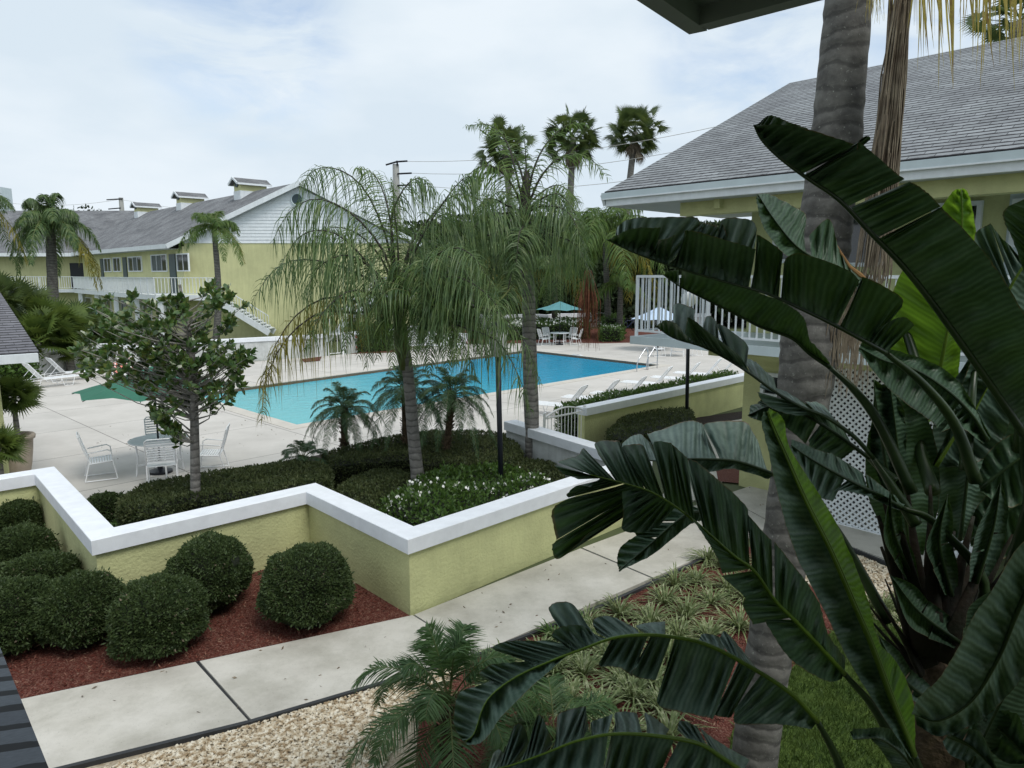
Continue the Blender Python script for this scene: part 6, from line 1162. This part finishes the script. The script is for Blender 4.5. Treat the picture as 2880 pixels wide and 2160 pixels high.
# L4 curled torn leaf in front of the balcony
leafblade([(1420, 1640), (1330, 1540), (1200, 1450), (1080, 1400), (960, 1330), (850, 1250), (740, 1180), (620, 1120), (490, 1080), (400, 1022)],
  [(.22, .02, [[(1.5, (1190, 1390)), (2.3, (1100, 1370))], [(2.4, (1110, 1400)), (3, (1010, 1330)), (3.7, (900, 1290)), (3.8, (890, 1310))], [(3.9, (960, 1270)), (4.4, (880, 1195)), (4.9, (822, 1175)), (5, (820, 1190))], [(5.1, (815, 1180)), (5.3, (830, 1110)), (5.8, (700, 1010)), (5.95, (705, 1060))], [(6.2, (690, 1060)), (6.4, (690, 1000)), (7.0, (640, 975)), (7.1, (615, 1080))], [(7.2, (600, 1030)), (7.3, (580, 962)), (7.45, (578, 940)), (8.0, (495, 925)), (8.15, (495, 1000))]], 1),
   (-.12, .03, [[(2.2, (1060, 1440)), (3, (930, 1400)), (3.4, (875, 1330))], [(5, (800, 1165)), (6, (660, 1060)), (6.6, (570, 990)), (6.9, (548, 990)), (7.2, (545, 1060))], [(7.3, (540, 1060)), (8, (490, 1010)), (8.5, (440, 998)), (9, (400, 1022))]])], 'bopb', 3.25, 2.95, cv=Z3, petiole=[(1500, 1760, 3.2), (1620, 1950, 3.15)])
# L5 broad droopy leaf with fingers
leafblade([(2375, 1895), (2320, 1835), (2240, 1750), (2180, 1690), (2120, 1605), (2060, 1560), (1970, 1480), (1900, 1425), (1835, 1385), (1760, 1360), (1660, 1335)],
  [(.16, -.03, [[(0, (2375, 1850)), (1, (2330, 1780)), (1.6, (2300, 1690)), (2.4, (2240, 1600)), (3, (2180, 1525))], [(3.1, (2172, 1520)), (4, (2105, 1450)), (4.1, (2110, 1460))], [(4.2, (2100, 1440)), (4.3, (2092, 1418)), (5.4, (2005, 1335)), (5.8, (1938, 1288)), (5.9, (1935, 1330))], [(6.2, (1932, 1290)), (6.4, (1893, 1252)), (6.9, (1885, 1243)), (7.3, (1838, 1243)), (7.45, (1848, 1300))], [(7.5, (1828, 1300)), (7.7, (1808, 1250)), (8.1, (1752, 1255)), (8.25, (1758, 1300))], [(8.3, (1745, 1250)), (8.7, (1735, 1237)), (9.2, (1675, 1243)), (9.3, (1690, 1290))], [(9.3, (1640, 1262)), (9.6, (1628, 1275)), (10, (1570, 1300))]]),
   (-.14, .03, [[(0, (2370, 1910)), (.6, (2320, 1912)), (1.4, (2225, 1857)), (1.9, (2160, 1760)), (2.1, (2150, 1740))], [(2.2, (2118, 1758)), (2.8, (2090, 1700)), (3.4, (2090, 1676)), (4.0, (2030, 1622))], [(4.1, (2030, 1610)), (4.6, (2010, 1560)), (5.3, (1976, 1500)), (6.3, (1930, 1440)), (6.6, (1925, 1440))], [(7.0, (1850, 1480)), (7.4, (1810, 1500)), (7.5, (1752, 1490)), (8.0, (1750, 1440)), (8.4, (1752, 1385))], [(7.7, (1660, 1500)), (7.8, (1570, 1570)), (8.3, (1556, 1535)), (8.4, (1600, 1500))], [(8.35, (1562, 1520)), (8.7, (1555, 1440)), (8.9, (1590, 1402)), (9.0, (1640, 1400))], [(9.05, (1600, 1402)), (9.3, (1595, 1385)), (9.5, (1620, 1368)), (9.7, (1660, 1370))], [(9.6, (1625, 1350)), (9.8, (1580, 1330)), (10, (1560, 1310))]])], 'bop', 3.0, 2.45, cv=S, rib='midrib', petiole=[(2470, 2010, 3.05), (2560, 2200, 3.1)])
# small leaf C
leafblade([(2080, 1470), (1960, 1440), (1900, 1470), (1830, 1530), (1740, 1606)], [(.05, .02, [[(.4, (1985, 1430)), (1.2, (1900, 1420)), (1.9, (1828, 1465))], [(2.0, (1850, 1470)), (2.5, (1790, 1490)), (2.7, (1795, 1515))], [(2.8, (1800, 1500)), (3.2, (1745, 1535)), (3.7, (1738, 1580)), (4, (1740, 1606))]]), (-.04, .01, [[(.3, (1990, 1460)), (1.5, (1930, 1485)), (3, (1830, 1560)), (4, (1745, 1610))]])], 'bop', 3.2, 3.0, cv=S)
# L6
leafblade([(2300, 2030), (2219, 1946), (2090, 1864), (1980, 1810), (1880, 1790), (1800, 1786), (1720, 1796), (1640, 1825), (1560, 1855), (1450, 1905), (1370, 1970), (1335, 2060), (1310, 2085)],
  [(.16, .02, [[(1.6, (2110, 1860)), (2.1, (2040, 1775)), (2.3, (2020, 1800))], [(2.4, (2020, 1790)), (2.9, (1975, 1783)), (3.0, (1965, 1800))], [(4.1, (1870, 1750)), (4.5, (1790, 1755)), (4.7, (1800, 1775))], [(5.0, (1790, 1770)), (5.2, (1718, 1735)), (5.9, (1665, 1742)), (6.1, (1680, 1780))], [(6.2, (1660, 1790)), (6.6, (1610, 1700)), (7.2, (1545, 1712)), (7.4, (1590, 1790))]], 1),
   (.04, .02, [[(6.1, (1670, 1780)), (6.6, (1637, 1760)), (7, (1580, 1765)), (7.3, (1552, 1790)), (7.4, (1600, 1810))], [(7.0, (1548, 1800)), (7.6, (1440, 1800)), (8.0, (1413, 1808)), (8.3, (1390, 1828)), (8.5, (1470, 1850))], [(8.3, (1535, 1852)), (8.8, (1400, 1868)), (9.2, (1370, 1877)), (9.4, (1347, 1896)), (9.5, (1430, 1900))], [(9.1, (1440, 1893)), (9.6, (1350, 1925)), (10, (1290, 1945)), (10.6, (1277, 1990)), (11, (1278, 2040)), (11.6, (1300, 2080)), (12, (1310, 2085))]]),
   (-.13, .04, [[(0, (2280, 2050)), (.6, (2190, 2040)), (1.2, (2070, 2033)), (1.6, (2066, 2000))], [(1.7, (2057, 2016)), (2.0, (2011, 2013)), (2.1, (2016, 1990))], [(2.15, (2003, 2022)), (2.6, (1950, 2012)), (3.6, (1850, 1982)), (3.8, (1856, 1940))], [(3.9, (1845, 1916)), (4.5, (1778, 1898)), (4.6, (1790, 1880))], [(4.7, (1775, 1903)), (5.2, (1740, 1880)), (5.8, (1682, 1870)), (6.0, (1700, 1840))], [(7.5, (1560, 1870)), (8.5, (1520, 1910)), (9.5, (1420, 2010)), (10.5, (1360, 2080)), (12, (1315, 2095))]])], 'bopb', 2.95, 2.55, cv=S, rib='midrib', petiole=[(2360, 2150, 3.0), (2400, 2300, 3.05)])
# L7 bottom leaf
leafblade([(2130, 2200), (2030, 2130), (1960, 2090), (1830, 2068), (1720, 2065), (1620, 2085), (1530, 2120), (1430, 2155), (1370, 2165)],
  [(.17, .02, [[(.4, (2110, 2140)), (1.1, (1985, 2060)), (1.5, (1965, 2040))], [(1.6, (1962, 2040)), (2.0, (1920, 2028)), (2.2, (1900, 2050))], [(2.7, (1880, 2050)), (3.0, (1815, 2005)), (3.1, (1820, 2040))], [(3.2, (1790, 2005)), (3.8, (1730, 2005)), (4.0, (1735, 2030))], [(4.1, (1725, 2005)), (4.5, (1668, 2030)), (4.6, (1670, 2050))], [(4.8, (1655, 2045)), (4.85, (1650, 1992)), (5.4, (1635, 1985)), (5.6, (1572, 2010)), (5.8, (1585, 2060))], [(6, (1553, 2095)), (6.3, (1530, 2020)), (6.5, (1508, 2012)), (6.7, (1510, 2080))], [(6.9, (1490, 2110)), (7.1, (1470, 2040)), (7.4, (1440, 2055)), (7.5, (1450, 2120))], [(7.5, (1430, 2130)), (7.8, (1400, 2110)), (8, (1370, 2165))]], 1),
   (-.10, .03, [[(0, (2120, 2270)), (1.5, (1960, 2230)), (2.4, (1850, 2200))], [(2.5, (1850, 2200)), (3.4, (1740, 2220)), (4.0, (1690, 2200))], [(4.1, (1690, 2190)), (5, (1600, 2200)), (6, (1500, 2190)), (8, (1370, 2175))]])], 'bopb', 2.7, 2.35, cv=S, rib='midrib', petiole=[(2240, 2320, 2.8)])
# L8 bright upright folded leaf
leafblade([(2572, 2125), (2500, 1950), (2450, 1815), (2400, 1700), (2335, 1550), (2265, 1410), (2213, 1292), (2172, 1200), (2158, 1158)],
  [(-.07, .04, [[(0, (2560, 2130)), (1, (2440, 1950)), (2, (2370, 1830)), (3, (2320, 1720)), (4, (2240, 1560)), (5, (2190, 1400)), (6, (2160, 1270)), (7, (2140, 1190)), (8, (2146, 1158))]])], 'bopb', 2.5, 2.25, cv=S, rib='midrib', petiole=[(2620, 2260, 2.6)])
leafblade([(2572, 2120), (2503, 1945), (2453, 1812), (2404, 1697), (2339, 1547), (2269, 1407), (2217, 1289), (2176, 1197), (2160, 1157)],
  [(.12, .02, [[(0, (2575, 2118)), (.6, (2570, 1970)), (1, (2525, 1865)), (2, (2470, 1800)), (3, (2440, 1690)), (4, (2370, 1510)), (5, (2300, 1385)), (6, (2225, 1265)), (7, (2205, 1180)), (8, (2165, 1150))]])], 'bopg', 2.52, 2.27, cv=S, rib='midrib', name='leaf_fold')
# L9 backlit leaf
leafblade([(1660, 1480), (1690, 1400), (1720, 1280), (1750, 1130), (1785, 950), (1815, 750), (1835, 550), (1832, 385)],
  [(.10, .05, [[(0, (1650, 1470)), (.8, (1560, 1400)), (1.6, (1462, 1250)), (2.4, (1440, 1110)), (3.2, (1490, 930)), (4.2, (1560, 755)), (5.2, (1640, 600)), (6.1, (1735, 465)), (6.6, (1792, 392)), (7, (1832, 385))]]),
   (.05, .04, [[(0, (1670, 1480)), (.8, (1760, 1430)), (1.5, (1812, 1330)), (2.4, (1828, 1180)), (3.4, (1840, 1000)), (4.4, (1872, 800)), (5.5, (1900, 650)), (6.3, (1888, 500)), (6.8, (1862, 400)), (7, (1832, 385))]])], 'bopg', 3.7, 3.4, cv=Z3, rib='midrib', ribr=.014, petiole=[(1640, 1600, 3.6), (1700, 1800, 3.4)])
# L10, L11 right edge leaves
leafblade([(1900, 1180), (1960, 1060), (2040, 880), (2124, 740), (2280, 520), (2400, 380)],
  [(.1, .04, [[(0, (1880, 1150)), (1, (1880, 960)), (1.8, (1895, 780)), (2.1, (1897, 600)), (2.3, (1960, 540))], [(2.4, (1962, 545)), (3.0, (2050, 640)), (3.1, (2090, 690))], [(3.2, (2085, 640)), (4, (2150, 420)), (5, (2400, 380))]]), (.1, .04, [[(0, (1930, 1180)), (2, (2200, 1000)), (4, (2420, 700)), (5, (2400, 380))]])], 'bopb', 3.5, 3.3, cv=Z3, rib='midrib', petiole=[(1880, 1350, 3.4), (1850, 1700, 3.3)])
leafblade([(2180, 900), (2220, 720), (2300, 500), (2420, 300)], [(-.05, .05, [[(0, (2170, 900)), (.7, (2080, 650)), (1.1, (2032, 540)), (1.5, (2040, 482)), (2.2, (2130, 430)), (3, (2420, 300))]]), (.05, 0, [[(0, (2200, 900)), (3, (2500, 350))]])], 'bop', 2.7, 2.5, cv=Z3, petiole=[(2160, 1150, 2.9), (2100, 1600, 3.1)])
# L12 leaf with browned margin
leafblade([(1400, 850), (1300, 800), (1180, 730), (1060, 650), (960, 530), (883, 412)],
  [(.12, .03, [[(0, (1390, 812)), (.6, (1310, 730)), (1.2, (1262, 660)), (2.0, (1210, 520)), (2.4, (1122, 600))], [(2.6, (1100, 600)), (3.1, (1105, 505)), (3.8, (1040, 462)), (4.5, (940, 412)), (5, (883, 408))]]),
   (-.06, .03, [[(0, (1380, 860)), (1, (1240, 800)), (2, (1120, 740)), (3, (1000, 680)), (4, (905, 560)), (4.7, (876, 450)), (5, (883, 410))]])], 'bop', 3.75, 3.5, cv=Z3, petiole=[(1550, 1000, 3.7), (1680, 1400, 3.5)])
mb = MB(); mb.tube([D(*Z3(*p), 3.78) for p in ((1205, 545), (1222, 600), (1262, 670), (1310, 745), (1360, 785), (1395, 815))], [.002, .004, .006, .008, .012, .006], 6, flat=.3); mb.build('browned_margin', 'dry', bop)
# L13 broad bluish leaf lying behind
leafblade([(2180, 1335), (2080, 1300), (2000, 1292), (1900, 1292), (1830, 1295), (1750, 1275)],
  [(.30, .02, [[(.2, (2135, 1260)), (.6, (2120, 1220)), (1.0, (2090, 1185)), (1.6, (1980, 1190)), (1.7, (2000, 1230))], [(1.8, (1975, 1200)), (2.3, (1970, 1190)), (2.7, (1925, 1184)), (3.4, (1830, 1215)), (3.6, (1822, 1220))], [(3.7, (1830, 1245)), (4.2, (1797, 1218)), (5, (1750, 1250))]], 1), (-.06, .02, [[(0, (2160, 1350)), (1, (2060, 1320)), (2, (1965, 1328)), (3, (1890, 1305)), (5, (1750, 1285))]])], 'bopb', 3.6, 3.4, cv=S, petiole=[(2330, 1460, 3.5), (2500, 1750, 3.3)])
# L14
leafblade([(1400, 1640), (1250, 1530), (1100, 1440), (950, 1400), (835, 1440)], [(.12, .02, [[(.5, (1270, 1480)), (1.2, (1190, 1430)), (2, (1040, 1350)), (2.4, (960, 1320))], [(2.5, (960, 1360)), (3, (890, 1365)), (3.2, (885, 1390))], [(3.2, (900, 1385)), (3.6, (850, 1400)), (4, (835, 1440))]]), (-.1, .03, [[(.4, (1250, 1659)), (1.1, (1130, 1610)), (1.5, (1120, 1560))], [(1.6, (1110, 1570)), (2.3, (1010, 1500)), (3, (920, 1475)), (4, (835, 1445))]])], 'bop', 3.4, 3.2, cv=Z3, petiole=[(1520, 1750, 3.3)])
# L15 glossy greyish folded leaf
leafblade([(1620, 395), (1500, 330), (1400, 280), (1250, 200), (1150, 140), (1080, 90)], [(.10, .02, [[(0, (1640, 375)), (1, (1500, 270)), (1.4, (1440, 225))], [(1.5, (1430, 225)), (2.5, (1300, 140)), (3.4, (1220, 118)), (5, (1080, 60))]]), (-.08, .02, [[(0, (1610, 405)), (1.2, (1440, 335)), (2, (1330, 315)), (2.3, (1285, 310))], [(2.4, (1280, 365)), (3, (1200, 335)), (4, (1150, 230)), (5, (1080, 110))]])], 'bopb', 3.05, 2.85, cv=Z4, petiole=[(1780, 470, 3.05), (2020, 770, 3.1), (1880, 1050, 3.1)])
# L16 big glossy curled leaf lower right
leafblade([(2420, 500), (2280, 700), (2180, 900), (2090, 1120), (1960, 1330), (1800, 1430), (1680, 1400)], [(-.10, .04, [[(0, (2380, 420)), (1, (2180, 590)), (2, (2060, 780)), (2.6, (1960, 920)), (3.2, (1890, 1080)), (4, (1800, 1230)), (5, (1700, 1320)), (6, (1662, 1395))]]), (.06, .05, [[(0, (2500, 600)), (1.5, (2380, 900)), (2.6, (2220, 1200)), (3.4, (2080, 1370)), (4.2, (1960, 1450)), (5, (1800, 1500)), (6, (1690, 1450))]])], 'bopb', 2.1, 2.3, cv=Z4, petiole=[(2500, 350, 2.0)])
# L17 dark mass right side
leafblade([(2420, 780), (2300, 950), (2180, 1180), (2060, 1420), (1960, 1640), (1900, 1850)], [(.1, .05, [[(0, (2250, 760)), (.8, (2080, 780)), (1.2, (2050, 960)), (2.0, (2060, 1120)), (3, (1990, 1380)), (4, (1930, 1600)), (5, (1900, 1850))]]), (.05, .05, [[(0, (2600, 900)), (2, (2500, 1300)), (5, (2200, 1900))]])], 'bop', 2.45, 2.75, cv=Z4)
# L18, L19 fill leaves around the fan
leafblade([(1180, 800), (1290, 620), (1370, 540), (1480, 340), (1560, 200)], [(.05, .05, [[(0, (1150, 790)), (1, (1260, 560)), (2, (1300, 450)), (3, (1330, 300)), (4, (1400, 150))]]), (.05, .05, [[(0, (1250, 800)), (1, (1420, 780)), (2, (1560, 690)), (3, (1640, 500)), (4, (1660, 260))]])], 'bopb', 3.5, 3.4, cv=Z5, rib='midrib')
leafblade([(900, 1000), (860, 760), (830, 560), (800, 380), (790, 260)], [(.05, .04, [[(0, (880, 990)), (1, (770, 740)), (2, (780, 560)), (4, (790, 300))]]), (.05, .04, [[(0, (960, 980)), (1, (980, 760)), (2, (990, 560)), (3, (960, 400)), (4, (800, 260))]])], 'bop', 3.55, 3.5, cv=Z5)
leafblade([(1500, 640), (1400, 480), (1250, 330), (1050, 200), (850, 140), (700, 60)], [(-.05, .04, [[(0, (1480, 660)), (1, (1330, 560)), (1.4, (1190, 600))], [(1.5, (1180, 560)), (2, (1120, 500)), (3, (960, 380)), (4, (830, 260)), (5, (700, 80))]]), (.08, .04, [[(0, (1520, 620)), (2, (1320, 280)), (3, (1100, 130)), (5, (720, 20))]])], 'bop', 3.3, 3.15, cv=Z5)
# more dark leaves low in the plant (partly out of frame)
leafblade([(2600, 2250), (2560, 2150), (2480, 2080), (2400, 2080)], [(.1, .03, [[(0, (2560, 2250)), (1, (2500, 2140)), (2, (2430, 2060)), (3, (2390, 2060))]]), (.0, .03, [[(0, (2620, 2250)), (1.5, (2520, 2060)), (3, (2400, 2050))]])], 'bopb', 2.9, 2.8, cv=S)
for i, (x0, y0_, x1, y1_, x2, y2__, yy) in enumerate(((2050, 1500, 2300, 1300, 2500, 1250, 3.3), (2000, 300, 2200, 150, 2400, 60, 3.4), (1950, 560, 2150, 400, 2350, 330, 3.6), (1900, 1600, 2100, 1550, 2400, 1650, 3.0))):
    leafblade([(x0, y0_), (x1, y1_), (x2, y2__)], [(.1, .04, [[(0, (x0-20, y0_-30)), (.5, (x0+40, y0_-170)), (1, (x1-20, y1_-130)), (2, (x2, y2__-20))]]), (-.06, .04, [[(0, (x0, y0_+20)), (.6, (x0+150, y0_+90)), (1, (x1+60, y1_+130)), (2, (x2, y2__+20))]])], 'bop', yy, yy-.1, cv=Z4)
# leaf-sheath fan and stem
mb = MB(); mb.tube([D(2610, 2330, 3.2), D(2620, 2160, 3.2), D(2625, 2000, 3.2), D(2630, 1850, 3.2)], [.15, .15, .17, .12], 14)
mb.tube([(bopb.x, bopb.y, 0), D(2610, 2330, 3.2)], [.2, .15], 14); mb.build('stem', 'boot', bop, True)
rq = random.Random(8)
for k in range(26):
    t = k/25; y0_ = 1230-130*math.sin(math.pi*t)+rq.uniform(-30, 40); x0 = 1700+190*t; an = rad(128-98*t)+rq.uniform(-.05, .05); L = rq.uniform(520, 900)*(1 if .15 < t < .9 else .75); x2 = x0+math.cos(an)*L; y2__ = y0_-math.sin(an)*L; x1 = (x0+x2)/2-25*math.cos(an)*0+rq.uniform(-12, 12); y1_ = (y0_+y2__)/2; yy = 3.18+.12*math.sin(k*2.4)
    mb = MB(); P = crom([D(*Z4(x0, y0_), yy-.05), D(*Z4(x1, y1_), yy), D(*Z4(x2, y2__), yy+.06)], 14); mb.tube([Vector(p) for p in P], list(np.array([.055, .06, .058, .052, .046, .04, .035, .030, .026, .022, .018, .014, .011, .008])*rq.uniform(.8, 1.15)), 10, flat=.32); mb.build('leaf_sheath', 'sheath', bop, True)
leafblade([(2560, 1560), (2540, 1400), (2520, 1220), (2500, 1060)], [(.06, .04, [[(0, (2540, 1560)), (1, (2450, 1420)), (2, (2440, 1230)), (3, (2495, 1050))]]), (.06, .04, [[(0, (2600, 1560)), (1, (2640, 1400)), (2, (2620, 1200)), (3, (2510, 1050))]])], 'bop', 3.6, 3.5, cv=S)
leafblade([(2700, 1520), (2720, 1350), (2740, 1180), (2730, 1020)], [(.06, .04, [[(0, (2680, 1520)), (1, (2620, 1380)), (2, (2630, 1180)), (3, (2722, 1010))]]), (.06, .04, [[(0, (2730, 1520)), (1, (2830, 1380)), (2, (2850, 1180)), (3, (2740, 1010))]])], 'bopb', 3.65, 3.55, cv=S)

# extra drooping inner leaves that close up the heart of the plant
for (x0, y0_, x1, y1_, x2, y2__, wd, yy, mt) in ((1900, 1050, 1700, 900, 1560, 720, 75, 3.0, 'bop'), (1950, 1150, 2050, 900, 2200, 720, 95, 2.9, 'bop'), (1780, 1350, 1620, 1220, 1500, 1010, 60, 3.0, 'bopb'), (1860, 820, 1800, 560, 1840, 330, 60, 3.05, 'bop'), (1980, 760, 2060, 500, 2100, 260, 70, 3.05, 'bopb'), (1680, 760, 1580, 520, 1560, 300, 50, 3.1, 'bop'), (2020, 1420, 2120, 1500, 2260, 1640, 110, 2.7, 'bop'), (1840, 1500, 1960, 1560, 2100, 1700, 80, 2.7, 'bopb')):
    d_ = Vector((x2-x0, y2__-y0_)).normalized(); p_ = Vector((-d_.y, d_.x))
    def q_(x, y, k): return (x+p_.x*wd*k, y+p_.y*wd*k)
    leafblade([(x0, y0_), (x1, y1_), (x2, y2__)], [(.08, .04, [[(0, q_(x0, y0_, .5)), (.5, q_((x0+x1)/2, (y0_+y1_)/2, 1)), (.9, q_(x1, y1_, 1))], [(.95, q_(x1, y1_, .95)), (1.5, q_((x2+x1)/2, (y2__+y1_)/2, .8)), (2, (x2, y2__))]]), (-.05, .04, [[(0, q_(x0, y0_, -.5)), (.6, q_((x0+x1)/2, (y0_+y1_)/2, -1))], [(.65, q_((x0+x1)/2, (y0_+y1_)/2, -.95)), (1.3, q_(x1, y1_, -1)), (2, (x2, y2__))]])], mt, yy, yy-.12, cv=Z4, wave=.006)
